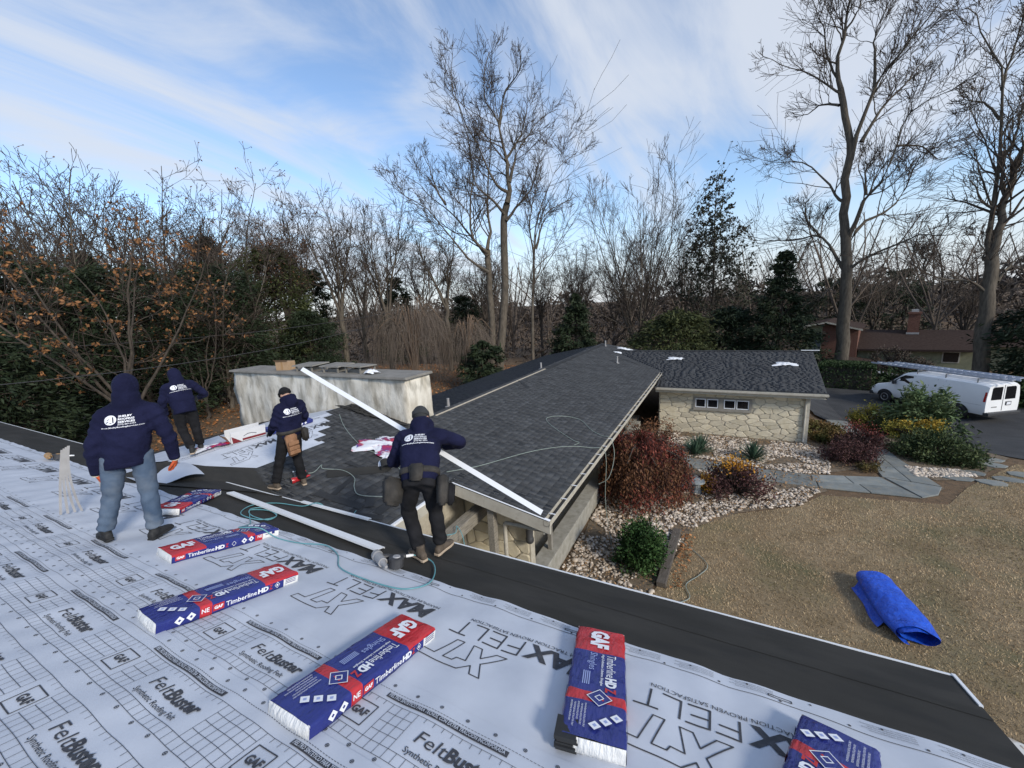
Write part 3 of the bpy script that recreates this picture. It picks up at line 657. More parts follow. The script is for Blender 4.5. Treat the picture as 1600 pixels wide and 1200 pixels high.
# stucco chimney mass with crown and flue caps
def chim():
    me = MB().box((-14.35, 7.5, -.1), (-6.87, 8.42, 4.60)).mesh('chimney', m_stucco); bm = bmesh.new(); bm.from_mesh(me)
    bmesh.ops.subdivide_edges(bm, edges=bm.edges[:], cuts=40, use_grid_fill=True); rr = np.random.default_rng(2)
    for v in bm.verts:
        p = v.co; h = math.sin(p.x*3.1+p.z*1.3)+math.sin(p.x*7.3+2*math.sin(p.z*2.2))+math.sin(p.z*5+p.x*2); e = .012*h+rr.uniform(-.006, .006)
        if p.y < 7.6: p.y += e
        if p.x > -6.95: p.x += e
        if p.x < -14.3: p.x += .06*math.sin(p.z*6)+.03*math.sin(p.z*17)
    bm.to_mesh(me); bm.free(); me.polygons.foreach_set('use_smooth', [True]*len(me.polygons)); return obj('chimney', me, house)
ch = chim()
mb = MB(); mb.box((-14.42, 7.42, 4.595), (-6.80, 8.5, 4.66), taper=.02); mb.build('crown', m_cap, ch, bevel=.01, seg=1)
for x, wdt in ((-11.0, .95), (-9.85, .8), (-8.95, .75)):
    cp = MB().box((x-wdt/2, 7.66, 4.83), (x+wdt/2, 8.28, 4.86), taper=.02, M=Matrix.Translation((x, 8, 4.85)) @ Matrix.Rotation(.02*(x+9.9), 4, 'Y') @ Matrix.Rotation(.05*math.sin(x*5), 4, 'X') @ Matrix.Translation((-x, -8, -4.85))).build('flue_cap', m_cap, ch)
    for a in (-.36, .36):
        for b in (7.7, 8.22): MB().box((x+a*wdt, b, 4.655), (x+a*wdt+.04, b+.04, 4.832)).build('cap_leg', m_cap, cp)
    MB().box((x-.2, 7.8, 4.655), (x+.2, 8.15, 4.76)).build('flue_liner', m_brick_red if 'm_brick_red' in globals() else m_cap, cp)
# ------------------------------------------------------------------ roofing materials lying on the roof
def plastic(name, c, rough=.22, bump=.5, bs=16): return mat(name, c, tuple(min(1, x*1.12+.004) for x in c), scale=7, rough=rough, bump=bump, bscale=bs, bdist=.022, spec=.5, stretch=(1, 2.4, 1))
m_blue = plastic('wrap_blue', (.018, .026, .16)); m_red = plastic('wrap_red', (.42, .022, .028)); m_wrapw = plastic('wrap_white', (.66, .66, .64), .4, .6, 22)
m_wtext = mat('white_print', (.74, .75, .78), rough=.45); m_rtext = mat('red_print', (.45, .03, .03), rough=.4); m_ltext = mat('pale_blue_print', (.30, .36, .60), rough=.45)
m_dtext = mat('dark_print', (.03, .03, .05), rough=.6)
def roofM(u, s, a, h=.0):
    a = RAD(a); es = Vector((0, -C14, S14)); eu = Vector((1, 0, 0)); n = Vector((0, S14, C14)); x = es*math.cos(a)+eu*math.sin(a); y = n.cross(x); o = roofp(u, s, h); M_ = Matrix.Identity(4)
    for i in range(3): M_[i][0] = x[i]; M_[i][1] = y[i]; M_[i][2] = n[i]; M_[i][3] = o[i]
    return M_
class Flat:
    """collects flat print in a plane: origin, dir, up (3-vectors)"""
    def __init__(s): s.V = []; s.F = []; s.n = 0
    def add(s, V2, F, o, d, u, lift=0.):
        o, d, u = (np.array(x, float) for x in (o, d, u)); nrm = np.cross(d, u); P = o+V2[:, :1]*d+V2[:, 1:]*u+nrm*lift
        s.V.append(P); s.F.append(np.asarray(F)+s.n); s.n += len(P)
    def text(s, t, o, d, u, w_, h_, bold=0., shear=0., lift=0.): V, F = text_fit(t, w_, h_, bold, shear); s.add(V, F, o, d, u, lift)
    def quad(s, pts, o, d, u, lift=0.): s.add(np.array(pts, float), [[0, i, i+1] for i in range(1, len(pts)-1)], o, d, u, lift)
    def diamond(s, cx, cy, a, b, o, d, u, wd=None, lift=0.):
        if wd is None: s.quad([(cx-a, cy), (cx, cy-b), (cx+a, cy), (cx, cy+b)], o, d, u, lift); return
        O = [(cx-a, cy), (cx, cy-b), (cx+a, cy), (cx, cy+b)]; k = 1-wd/min(a, b); I = [(cx-a*k, cy), (cx, cy-b*k), (cx+a*k, cy), (cx, cy+b*k)]
        for i in range(4): j = (i+1) % 4; s.quad([O[i], O[j], I[j], I[i]], o, d, u, lift)
    def done(s, name, m, parent):
        if s.V: return struct(obj(name, npmesh(name, np.concatenate(s.V), np.concatenate(s.F), m), parent), 'stuff')
BL, BW, BH = 1.0, .337, .088
def bundle(label, u, s, a, seed, torn=False):
    t = thing('shingle_bundle', label, 'shingle bundle', group='wrapped shingle bundles on the felt', mx=roofM(u, s, a, .014))
    rr = np.random.default_rng(seed); nx = 40; xs = np.linspace(-.5, .5, nx); rc = .020
    cs = [(-BW/2+.002, .0), (-BW/2, .02), (-BW/2, BH-rc), (-BW/2+rc*.3, BH-rc*.3), (-BW/2+rc, BH), (-.08, BH), (0, BH), (.08, BH), (BW/2-rc, BH), (BW/2-rc*.3, BH-rc*.3), (BW/2, BH-rc), (BW/2, .02), (BW/2-.002, .0)]
    V = []; F = []; mi = []; nc = len(cs)
    for i, x in enumerate(xs):
        for j, (y, z) in enumerate(cs):
            e = .0028*math.sin(x*31+y*9+seed)+.0022*math.sin(x*57-y*40+seed*2)+rr.uniform(-.0012, .0012); k = 1 if z > .01 else 0
            droop = -.007*abs(x)**3*8*k
            V.append((x+(rr.uniform(-.004, .004) if i in (0, nx-1) else 0), y*(1-.004*(i in (0, nx-1)))+(e*.6 if abs(y) > .16 else 0), max(0, z+(e*k if 3 < j < 9 else 0)+droop)))
    for i in range(nx-1):
        xm = (xs[i]+xs[i+1])/2
        for j in range(nc-1):
            F.append((i*nc+j, i*nc+j+1, (i+1)*nc+j+1, (i+1)*nc+j)); top = 2 <= j <= 9
            if top: c = 1 if xm < -.225 else (1 if .175 < xm < .245 else 0)
            elif j > 9: c = 2 if xm < -.36 else (1 if .175 < xm < .245 else 0)
            else: c = 2 if xm > .33 else (1 if .25 < xm < .33 else 0)
            if abs(xm) > .488: c = 2
            mi.append(c)
        F.append((i*nc, (i+1)*nc, (i+1)*nc+nc-1, i*nc+nc-1)); mi.append(2)
    me = bpy.data.meshes.new('wrapper'); me.from_pydata(V, [], F)
    for m in (m_blue, m_red, m_wrapw): me.materials.append(m)
    me.polygons.foreach_set('material_index', mi); me.polygons.foreach_set('use_smooth', [True]*len(F)); obj('wrapper', me, t)
    for sg, nm in ((1, 'end_flap'), (-1, 'end_flap')):      # crumpled white film on both ends
        n1, n2 = 10, 6; P = np.zeros((n2, n1, 3))
        for p in range(n2):
            for q in range(n1):
                P[p, q] = (sg*(.5+.016*math.sin(q/(n1-1)*math.pi)*math.sin(p/(n2-1)*math.pi)+rr.uniform(0, .010)*(0 < p < n2-1)*(0 < q < n1-1)), -BW/2+.004+(BW-.008)*q/(n1-1), .001+(BH-.005-.006)*p/(n2-1))
        ii_ = np.arange(n1*n2).reshape(n2, n1); f = np.stack([ii_[:-1, :-1], ii_[:-1, 1:], ii_[1:, 1:], ii_[1:, :-1]], -1).reshape(-1, 4)
        obj(nm, npmesh(nm, P, f if sg > 0 else f[:, ::-1], m_wrapw, True), t)
    if torn:
        mb = MB(); r2 = random.Random(3)
        for i in range(7): mb.box((.40+r2.uniform(-.03, .02), -BW/2-.012+r2.uniform(-.01, .006), .002+i*.0115), (.512+r2.uniform(-.01, .02), -BW/2+.09+r2.uniform(-.02, .02), .0115+i*.0115))
        mb.build('exposed_shingles', m_shin, t)['kind'] = 'stuff'
    X, Y, Z = (1, 0, 0), (0, 1, 0), (0, 0, 1); W_ = Flat(); Rd = Flat(); Lb = Flat(); Db = Flat(); zt = BH+.0055
    o = (0, 0, zt)
    W_.text('GAF', (-.455, -.055, zt), X, Y, .20, .115, bold=.075); W_.text('Timberline', (-.195, .052, zt), X, Y, .215, .060); W_.text('HD', (.028, .052, zt), X, Y, .085, .060, bold=.08); Rd.text('Z', (.118, .052, zt), X, Y, .040, .060, bold=.05)
    W_.text('High Definition Lifetime Shingles', (-.190, .020, zt), X, Y, .30, .016, bold=.02); Lb.text('Shingles', (-.195, -.055, zt), X, Y, .175, .048)
    for i in range(4): Lb.quad([(-.0, -.050-.012*i), (.12, -.050-.012*i), (.12, -.044-.012*i), (-.0, -.044-.012*i)], o, X, Y)
    W_.diamond(.21, .02, .068, .072, o, X, Y, wd=.006); Db.diamond(.21, .02, .062, .065, (0, 0, zt-.001), X, Y); W_.diamond(.21, .02, .026, .028, o, X, Y, wd=.007); Rd.diamond(.225, .04, .008, .008, o, X, Y)
    for x, y in ((.335, .115), (.375, .06), (.415, .005)): W_.diamond(x, y, .030, .034, o, X, Y); Lb.diamond(x, y, .012, .012, (0, 0, zt+.001), X, Y)
    for i in range(5): W_.text('FOR PROFESSIONAL INSTALLATION ONLY', (.275+.01*(i % 2), -.055-.019*i, zt), X, Y, .17-.02*(i % 3), .010)
    ys = BW/2+.0045; nX = (-1, 0, 0)
    W_.text('Timberline', (.075, ys, .026), nX, Z, .225, .036, bold=.02); W_.text('HD', (-.158, ys, .026), nX, Z, .085, .036, bold=.08); Rd.text('Z', (-.248, ys, .026), nX, Z, .028, .036, bold=.05)
    Rd.quad([(0, 0), (.075, 0), (.075, .05), (0, .05)], (.162, ys-.001, .020), nX, Z); W_.text('GAF', (.154, ys, .034), nX, Z, .058, .022, bold=.07); W_.text('NE', (.236, ys, .034), nX, Z, .05, .032, bold=.03)
    W_.diamond(0, 0, .022, .026, (-.315, ys, .043), nX, Z, wd=.004); W_.diamond(0, 0, .009, .011, (-.315, ys, .043), nX, Z)
    for x in (.30, .37): W_.diamond(0, 0, .030, .030, (x, ys, .046), nX, Z); Db.diamond(0, 0, .010, .010, (x, ys+.001, .046), nX, Z)
    for i in range(4): Db.quad([(0, 0), (.09, 0), (.09, .005), (0, .005)], (-.385, ys, .025+.013*i), nX, Z)
    yn = -BW/2-.0045
    Rd.quad([(0, 0), (.08, 0), (.08, .05), (0, .05)], (-.475, yn+.001, .020), X, Z); W_.text('GAF', (-.466, yn, .034), X, Z, .062, .022, bold=.07)
    W_.text('Timberline', (-.375, yn, .026), X, Z, .225, .036, bold=.02); W_.text('HD', (-.142, yn, .026), X, Z, .085, .036, bold=.08); Rd.text('Z', (-.05, yn, .026), X, Z, .028, .036, bold=.05)
    W_.diamond(0, 0, .022, .026, (.03, yn, .043), X, Z, wd=.004)
    for x in (.13, .20): W_.diamond(0, 0, .028, .030, (x, yn, .046), X, Z); Db.diamond(0, 0, .010, .010, (x, yn-.001, .046), X, Z)
    W_.text('NE', (.265, yn, .034), X, Z, .05, .03, bold=.03); Db.quad([(0, 0), (.03, 0), (.03, .03), (0, .03)], (.42, yn, .04), X, Z); Db.quad([(0, 0), (.05, 0), (.05, .006), (0, .006)], (.35, yn, .045), X, Z)
    Db.done('print', m_dtext if False else m_blue, t); W_.done('print', m_wtext, t); Rd.done('print', m_rtext, t); Lb.done('print', m_ltext, t)
    return t
bundle('blue and red wrapped shingle bundle lying between the nail gun and the torn bundle', -1.90, 2.115, 0, 1)
bundle('blue wrapped shingle bundle with red end, second up from the nail gun hose', -3.47, 2.09, -4, 2)
bundle('shingle bundle with its red end up-roof, the thin teal hose lying across it', -4.64, 1.51, 176.3, 3)
bundle('shingle bundle at the feet of the worker in jeans, next to the dark eave strip', -6.47, 1.0, -142.4, 4)
bundle('shingle bundle torn open at one corner, dark shingle edges showing', -.59, 1.48, 12, 5, torn=True)
bundle('shingle bundle closest to the bare end of the eave, its red end up-roof', .505, 1.70, 163, 6)

# long white drip-edge lengths
def trim(label, A, B, up, wd=.095, group='white trim lengths'):
    A, B = Vector(A), Vector(B); x = (B-A); Ln = x.length; x.normalize(); z = Vector(up); z = (z-x*z.dot(x)).normalized(); y = z.cross(x); M_ = Matrix.Identity(4)
    for i in range(3): M_[i][0] = x[i]; M_[i][1] = y[i]; M_[i][2] = z[i]; M_[i][3] = A[i]
    t = thing('trim_length', label, 'trim', group=group, mx=M_)
    MB().box((0, -wd/2, 0), (Ln, wd/2, .004)).build('face', m_white, t)
    MB().box((0, -wd/2, -.018), (Ln, -wd/2+.004, .0)).build('lip', m_white, t); MB().box((0, wd/2-.004, -.012), (Ln, wd/2, .0)).build('hem', m_white, t)
trim('long white trim length held at a slant by the worker in the grey beanie', (-4.98, 3.47, 5.58), (-1.55, 3.47, 4.17), (.25, -.8, .6), .055)
trim('long white trim length lying flat along the dark eave strip', roofp(-6.55, .42, .055), roofp(-3.15, .72, .055), (0, S14, C14), .10)
trim('short white trim length lying along the very edge of the eave', roofp(-5.35, .07, .05), roofp(-4.0, .07, .05), (0, S14, C14), .055)

# hoses
m_hose = mat('teal_hose', (.10, .27, .30), (.13, .33, .36), scale=9, rough=.35); m_hoseg = mat('pale_hose', (.20, .24, .21), (.26, .30, .27), scale=9, rough=.4)
def hose(name, label, pts, r=.0065, m=m_hose, n=7):
    P = catmull(pts, n); mb = MB(); mb.tube(P, r, 6); return tag(mb.build(name, m, smooth=True), label, 'hose')
def RP(L_, h=.028): return [roofp(u, s, h) for u, s in L_]
def ZP(L_, h=.035): return [(x, y, zs(x)+h) for x, y in L_]
hose('air_hose', 'teal air hose looping from the silver nail gun to a coil on the eave strip',
     [roofp(-2.742, .68, .07), roofp(-2.66, .62, .05), roofp(-2.52, .64, .035)]+RP([(-2.38, .78), (-2.28, .98), (-2.32, 1.14), (-2.47, 1.24), (-2.88, 1.265), (-3.19, 1.22), (-3.45, 1.03), (-3.75, .94), (-4.0, 1.05), (-4.33, 1.1)])+[roofp(-4.52, 1.2, .13), roofp(-4.7, 1.32, .13), roofp(-4.95, 1.05, .05)]+RP([(-5.3, .85), (-5.6, .66), (-5.45, .52), (-5.1, .62), (-5.0, .80), (-5.3, .82), (-5.55, .70), (-5.35, .57), (-5.05, .66), (-5.1, .86), (-5.5, .85), (-5.75, .55), (-5.6, .30), (-5.2, .18)])+[roofp(-5.0, .03, .06), (-5.0, 3.75, zs(-5.0)+.05), (-5.15, 4.15, zs(-5.15)+.035)])
hose('air_hose', 'pale hose snaking across the shingles from the chimney to behind the beanie worker', ZP([(-8.5, 6.75), (-7.9, 6.35), (-7.2, 6.0), (-6.6, 5.8), (-6.1, 5.85), (-5.7, 5.68), (-5.2, 5.45)]), .008, m_hoseg)
hose('air_hose', 'pale hose curling over shingle scraps behind the brown-pouch worker', ZP([(-6.9, 4.35), (-6.63, 4.5), (-6.75, 4.8), (-6.62, 4.72), (-6.3, 4.9), (-5.95, 4.85), (-5.7, 4.62), (-5.45, 4.5), (-5.1, 4.7), (-4.8, 4.9)]), .008, m_hoseg)
hose('air_hose', 'pale green hose crossing the finished shingles and hanging over the gutter to the gravel', [(-4.78, 6.1, zs(-4.78)+.03)]+ZP([(-4.4, 6.75), (-3.92, 7.95), (-3.5, 8.7), (-3.1, 9.15), (-2.75, 9.35)])+[(-2.5, 9.45, 2.63), (-2.42, 9.5, 2.3), (-2.45, 9.5, 1.2), (-2.3, 9.45, .1), (-2.2, 9.2, .05), (-2.0, 8.6, .05)], .008, m_hoseg)
hose('air_hose', 'pale green hose looped on the finished shingles above the red maple', ZP([(-3.15, 9.2), (-3.1, 9.45), (-3.3, 9.5), (-4.1, 10.05), (-4.4, 10.5), (-4.1, 11.0), (-3.6, 11.1), (-3.1, 10.55), (-2.75, 10.35)])+[(-2.5, 10.3, 2.63), (-2.38, 10.2, 2.2), (-2.45, 9.9, 1.7), (-2.7, 9.8, 1.5)], .008, m_hoseg)
hose('air_hose', 'teal hose dangling in the open notch beside the carport beam', [(-4.46, 5.2, zs(-4.49)+.03), (-4.3, 5.0, 2.75), (-4.2, 5.0, 2.45), (-4.05, 5.25, 2.35), (-4.15, 5.45, 2.36), (-3.95, 5.35, 2.2), (-3.9, 5.3, 1.6), (-3.92, 5.3, .35)], .007)
hose('garden_wire', 'thin green wire curling beside the weathered timber on the lawn', [(-.85, 10.3, .12), (-.4, 10.0, .03), (-.05, 9.5, .03), (-.2, 9.05, .03), (-.45, 8.6, .03), (-.35, 8.2, .03), (-.6, 7.9, .03)], .009, m_hoseg)

# coil nailers
def nailer(label, M_, body=m_dkgrey, accent=m_grey):
    t = thing('nail_gun', label, 'nail gun', mx=M_)
    mb = MB(); mb.tube([(-.15, 0, .05), (-.11, 0, .05), (-.10, 0, .05), (.02, 0, .05)], [.040, .043, .036, .034], 14); mb.build('body', accent, t, smooth=False)
    mb = MB(); mb.tube([(-.158, 0, .05), (-.15, 0, .05)], [.030, .036], 14); mb.build('end_cap', body, t)
    mb = MB(); mb.tube([(.02, 0, .05), (.05, 0, .05), (.10, 0, .047)], [.028, .018, .011], 10); mb.build('nose', accent, t)
    mb = MB(); mb.tube(catmull([(-.09, .02, .05), (-.07, .09, .045), (-.045, .18, .04), (-.04, .20, .04)], 4), [.022]*4+[.019]*8+[.023], 10); mb.build('handle', body, t, smooth=True)
    mb = MB(); mb.tube([(.055, .09, .012), (.055, .09, .02), (.055, .09, .085), (.055, .09, .09)], [.045, .055, .055, .045], 18); c = mb.build('nail_canister', body, t)
    mb = MB(); mb.tube([(.055, .09, .09), (.055, .09, .096)], [.03, .026], 14); mb.build('canister_lid', accent, c)
    mb = MB(); mb.tube([(-.04, .20, .04), (-.036, .235, .04), (-.034, .26, .04)], [.012, .012, .009], 8); mb.build('hose_fitting', m_white, t)
    mb = MB(); mb.box((-.03, .045, .03), (.0, .065, .05)); mb.build('trigger', body, t)
    return t
nailer('silver and black nail gun at the felt edge near the beanie worker', roofM(-2.86, 1.0, 62, .018) @ Matrix.Scale(1.3, 4))
m_tan = mat('tan_plastic', (.33, .20, .09), rough=.5)
nailer('tan and black nail gun on the felt behind the worker in jeans', roofM(-11.35, 1.1, 80, .02) @ Matrix.Scale(1.3, 4), m_dkgrey, m_tan)
nailer('red nail gun on the shingles between the feet of the brown-pouch worker', frame((-6.55, 4.25, zs(-6.55)+.02), (.3, 1, 0), (-C11, .25, S11)) @ Matrix.Scale(1.25, 4), m_dkgrey, m_red)

# plastic wrappers, scraps, cartons
m_film = mat('film', (.66, .67, .70), (.025, .035, .22), scale=4.2, rough=.3, bump=.4, bscale=20, lo=.53, hi=.57, detail=2, c3=(.46, .02, .02), s3=4.5, f3=1.)
def crumple(label, ctr, sx, sy, h, seed, m=m_film, rz=0, nrm=None, group=None):
    r = np.random.default_rng(seed); n = 22; U, V = np.meshgrid(np.linspace(-1, 1, n), np.linspace(-1, 1, n)); rad = 1+.25*np.sin(3*np.arctan2(V, U)+seed)+.12*np.sin(7*np.arctan2(V, U))
    e = np.clip(1-(U**2+V**2)*.6, 0, 1); k = np.zeros_like(U)
    for _ in range(9): a, b, p = r.uniform(-9, 9), r.uniform(-9, 9), r.uniform(0, 6); k += np.abs(np.sin(a*U+b*V+p))
    Z = h*(.12+k/9*e)*.9; P = np.stack([U*sx/2*rad, V*sy/2*rad, Z*1.0], -1); P[..., :2] += r.uniform(-.02, .02, P[..., :2].shape)*sx
    i = np.arange(n*n).reshape(n, n); me = npmesh('wrapper_heap', P, np.stack([i[:-1, :-1], i[:-1, 1:], i[1:, 1:], i[1:, :-1]], -1).reshape(-1, 4), m)
    o = obj('plastic_wrapper', me); M_ = frame(ctr, (math.cos(rz), math.sin(rz), 0), (-math.sin(rz), math.cos(rz), 0))
    if nrm is not None:
        n_ = Vector(nrm).normalized(); x = Vector((math.cos(rz), math.sin(rz), 0)); x = (x-n_*x.dot(n_)).normalized(); M_ = frame(ctr, x, n_.cross(x))
    o.matrix_world = M_; return tag(o, label, 'wrapper', group)
NS = (S11, 0, C11)
crumple('heap of white and blue torn wrappers on the shingles beside the beanie worker', (-6.45, 6.15, zs(-6.45)+.03), .95, .85, .13, 4, rz=.4, nrm=NS)
crumple('white wrapper scrap with red print edge on the shingle heap side', (-6.0, 5.85, zs(-6.0)+.03), .5, .5, .12, 8, rz=1, nrm=NS)
mwf = mat('white_film', (.68, .69, .71), (.76, .77, .78), scale=6, rough=.3, bump=.4, bscale=25)
crumple('white wrapper lying by the vent pipe at the top of the long shingled slope', (-5.3, 23.9, zs(-5.3)+.03), .5, .35, .10, 12, mwf, nrm=NS)
crumple('white wrapper lying just past the cross ridge near the peak', (-5.3, 25.6, zs(-5.3)+.03), .9, .45, .14, 13, mwf, nrm=NS)
crumple('white wrapper in the valley end of the cross roof', (-2.1, 22.9, zc(22.9)+.03), .7, .35, .12, 14, mwf, nrm=(0, -S11, C11))
crumple('white wrapper with dark scrap on the far end of the cross roof', (2.75, 22.3, zc(22.3)+.03), .8, .4, .12, 15, mwf, nrm=(0, -S11, C11))
def scraps(label, spots, plane, seed):
    r = random.Random(seed)
    for i, (x, y) in enumerate(spots):
        ln, wd = r.uniform(.35, .95), r.uniform(.07, .16); a = r.uniform(0, 3.1); n_ = Vector(NS if plane == 's' else (0, -S11, C11)); z = zs(x) if plane == 's' else zc(y)
        xx = Vector((math.cos(a), math.sin(a), 0)); xx = (xx-n_*xx.dot(n_)).normalized(); mb = MB(); mb.box((-ln/2, -wd/2, 0), (ln/2, wd/2, .006)); mb.box((-ln/2, -wd/2, .006), (-ln*.1, wd*.1, .010))
        o = mb.build('shingle_scrap', m_shin); o.matrix_world = frame((x, y, z+.028), xx, n_.cross(xx)); tag(o, label, 'shingle scrap', 'scraps '+plane+str(seed))
scraps('loose dark shingle offcut lying near the eave of the half-shingled wing', [(-5.6, 4.2), (-5.2, 4.5), (-5.9, 4.6), (-5.0, 4.1), (-5.35, 5.05), (-4.9, 4.75), (-6.2, 5.2)], 's', 2)
scraps('loose shingle offcut strip lying on the cross roof', [(-1.2, 22.6), (-.6, 22.9), (-.3, 22.2), (.2, 22.9), (-.9, 21.9), (1.5, 22.2), (1.9, 21.8), (3.0, 21.5)], 'c', 3)
scraps('loose shingle offcut lying on the slope by the open ridge', [(-5.9, 7.6), (-6.2, 14.5), (-6.4, 13.2), (-6.3, 17), (-4.9, 21.5), (-4.3, 22.0)], 's', 4)
# starter roll with curled end on the half-shingled wing
prf = [(.0, .008), (.9, .008), (1.05, .02), (1.13, .06), (1.14, .12), (1.08, .16), (1.0, .155), (.95, .11), (.98, .07)]
mb = MB(); V = []; n = len(prf); ct = catmull([(a, 0, b) for a, b in prf], 3)
for q in ct: V += [(q.x, 0, q.z), (q.x, .28, q.z)]
mb.add(V, [(2*i, 2*i+1, 2*i+3, 2*i+2) for i in range(len(ct)-1)]); o = mb.build('starter_roll', m_memb, smooth=True)
o.matrix_world = frame((-6.3, 4.55, zs(-6.3)+.03), (.62, .75, -.62*T11), (-.75, .62, .75*T11)); tag(o, 'black starter strip with its end curled up on the shingles behind the brown-pouch worker', 'starter strip')
# flashing strips standing by the worker in jeans
def flashing(label, u, s, n, ht, seed, spread):
    t = thing('metal_flashing', label, 'flashing', mx=roofM(u, s, -75, .02)); r = random.Random(seed)
    for k in range(n):
        f = k*spread; V = []
        for i in range(11):
            a = i/10; yy = -(.19-.05*k)*(1-a)**2.0+.012*k; zz = ht*a*(1-.02*k)
            V += [(k*.012, yy, zz), (k*.012+.01, yy+.022, zz)]
        MB().add(V, [(2*i, 2*i+1, 2*i+3, 2*i+2) for i in range(10)]).build('strip', m_grey, t, smooth=True)
flashing('fanned grey metal flashing strips standing on the felt by the worker in jeans', -6.98, 2.06, 4, .84, 1, .09)
flashing('single grey metal flashing strip standing on the felt by the worker in jeans', -6.80, 1.86, 1, .86, 2, 0)
# carton on the ridge and box on the chimney
m_card = mat('cardboard', (.34, .22, .125), (.40, .27, .16), scale=8, rough=.8); m_cartw = mat('white_carton', (.60, .60, .60), (.66, .66, .66), scale=5, rough=.6)
t = thing('carton', 'opened white carton with dark red flap at the ridge of the near wing', 'carton', mx=frame((-8.70, 4.62, zs(-8.7)+.03), (.12, 1, 0), (-1, .12, T11)))
MB().box((-.33, -.02, 0), (.33, .0, .24)).build('side', m_cartw, t); MB().box((-.33, .0, 0), (.33, .26, .01)).build('base', m_cartw, t)
MB().box((-.33, .26, 0), (.33, .27, .2)).build('side', m_cartw, t); MB().add([(-.33, -.02, .0), (-.33, .26, 0), (-.47, .22, .17), (-.42, -.02, .18)], [(0, 1, 2, 3)]).build('flap', m_card, t)
m_maroon = mat('maroon_print', (.17, .015, .02), rough=.6)
MB().add([(-.30, -.024, .0), (-.13, -.024, .0), (-.32, -.024, .15)], [(0, 1, 2)]).build('print', m_maroon, t); MB().box((-.12, -.024, .015), (.33, -.021, .06)).build('print', m_maroon, t)
fl = Flat(); pts = [(-.10, .10), (-.02, .135), (.05, .135), (.15, .10)]
for a, b in zip(pts[:-1], pts[1:]): fl.quad([a, b, (b[0], b[1]+.012), (a[0], a[1]+.012)], (0, -.0235, 0), (1, 0, 0), (0, 0, 1))
fl.done('print', m_dtext, t)
crumple('torn blue and white wrapper on the ridge next to the white carton', (-8.85, 3.95, zs(-8.83)+.03), .55, .3, .06, 21, rz=1.5, nrm=(0, 0, 1))
bw = thing('shingle_bundle', 'blue wrapped shingle bundle lying along the ridge below the chimney', 'shingle bundle', mx=frame((-8.72, 5.55, zs(-8.72)+.02), (0, 1, 0), (-C11, 0, S11)))
MB().box((-.5, -.15, 0), (.5, .15, .085)).build('wrapper', m_blue, bw, bevel=.012); fl = Flat()
for x in (-.3, -.2, .2, .3): fl.diamond(x, .045, .035, .03, (0, -.153, 0), (1, 0, 0), (0, 0, 1))
fl.done('print', m_wtext, bw)
t = thing('cardboard_box', 'small brown cardboard box on the chimney crown', 'box', (-12.1, 7.9, 4.662), .3)
MB().box((-.22, -.16, 0), (.22, .16, .26)).build('carton_body', m_card, t); MB().add([(-.22, -.16, .261), (.22, -.16, .261), (.22, -.25, .33), (-.22, -.25, .33)], [(0, 1, 2, 3)]).build('flap', m_card, t); MB().box((-.03, -.162, .02), (.03, .162, .263)).build('tape', m_tan, t)
crumple('crumpled white wrapper on the chimney crown beside the flue caps', (-8.3, 7.75, 4.665), .4, .25, .16, 31, mwf)
crumple('black crumpled flashing paper bunched along the foot of the chimney', (-7.95, 7.3, zs(-7.95)+.035), 1.8, .32, .10, 33, m_memb, rz=0, nrm=NS)
# ------------------------------------------------------------------ people
m_navy = mat('navy_fleece', (.0055, .0065, .025), (.010, .0115, .039), scale=5, rough=.92, bump=.9, bscale=8, bdist=.04, spec=.2)
m_jean = mat('blue_denim', (.042, .070, .115), (.095, .132, .185), scale=5, rough=.9, bump=.45, bscale=11, bdist=.025, c3=(.18, .20, .22), s3=4, f3=.5)
m_blk = mat('black_cloth', (.008, .008, .009), (.016, .016, .018), scale=6, rough=.9, bump=.5, bscale=11, bdist=.025, spec=.2)
m_char = mat('charcoal_cloth', (.022, .024, .026), (.036, .038, .040), scale=6, rough=.9, bump=.5, bscale=11, bdist=.025)
m_skin = mat('skin', (.36, .20, .14), (.42, .25, .18), scale=9, rough=.55); m_hair = mat('dark_beard', (.02, .015, .012), rough=.8)
m_glove = mat('orange_glove', (.46, .075, .022), (.55, .11, .035), scale=16, rough=.75, bump=.4, bscale=40); m_cuffw = mat('pale_cuff', (.5, .46, .36), rough=.8)
m_shoe = mat('black_shoe', (.012, .012, .012), (.022, .022, .022), scale=12, rough=.7); m_boot = mat('brown_boot', (.075, .058, .042), (.11, .085, .062), scale=14, rough=.8, bump=.3, bscale=40); m_sole = mat('tan_sole', (.42, .33, .24), rough=.8)
m_leath = mat('tan_leather', (.20, .10, .048), (.28, .145, .075), scale=10, rough=.7, bump=.3, bscale=30); m_pouch = mat('dark_pouch', (.025, .023, .020), (.045, .040, .034), scale=10, rough=.8, bump=.4, bscale=30)
def vox(mb, size, it=6, fac=.5, smooth=True):
    me = mb.mesh('tmp', m_navy); o = bpy.data.objects.new('tmp', me); COL.objects.link(o)
    md = o.modifiers.new('r', 'REMESH'); md.mode = 'VOXEL'; md.voxel_size = size; sm = o.modifiers.new('s', 'SMOOTH'); sm.iterations = it; sm.factor = fac
    bpy.context.view_layer.update(); res = bpy.data.meshes.new_from_object(o.evaluated_get(bpy.context.evaluated_depsgraph_get())); bpy.data.objects.remove(o); bpy.data.meshes.remove(me)
    res.materials.clear(); res.polygons.foreach_set('use_smooth', [smooth]*len(res.polygons)); return res
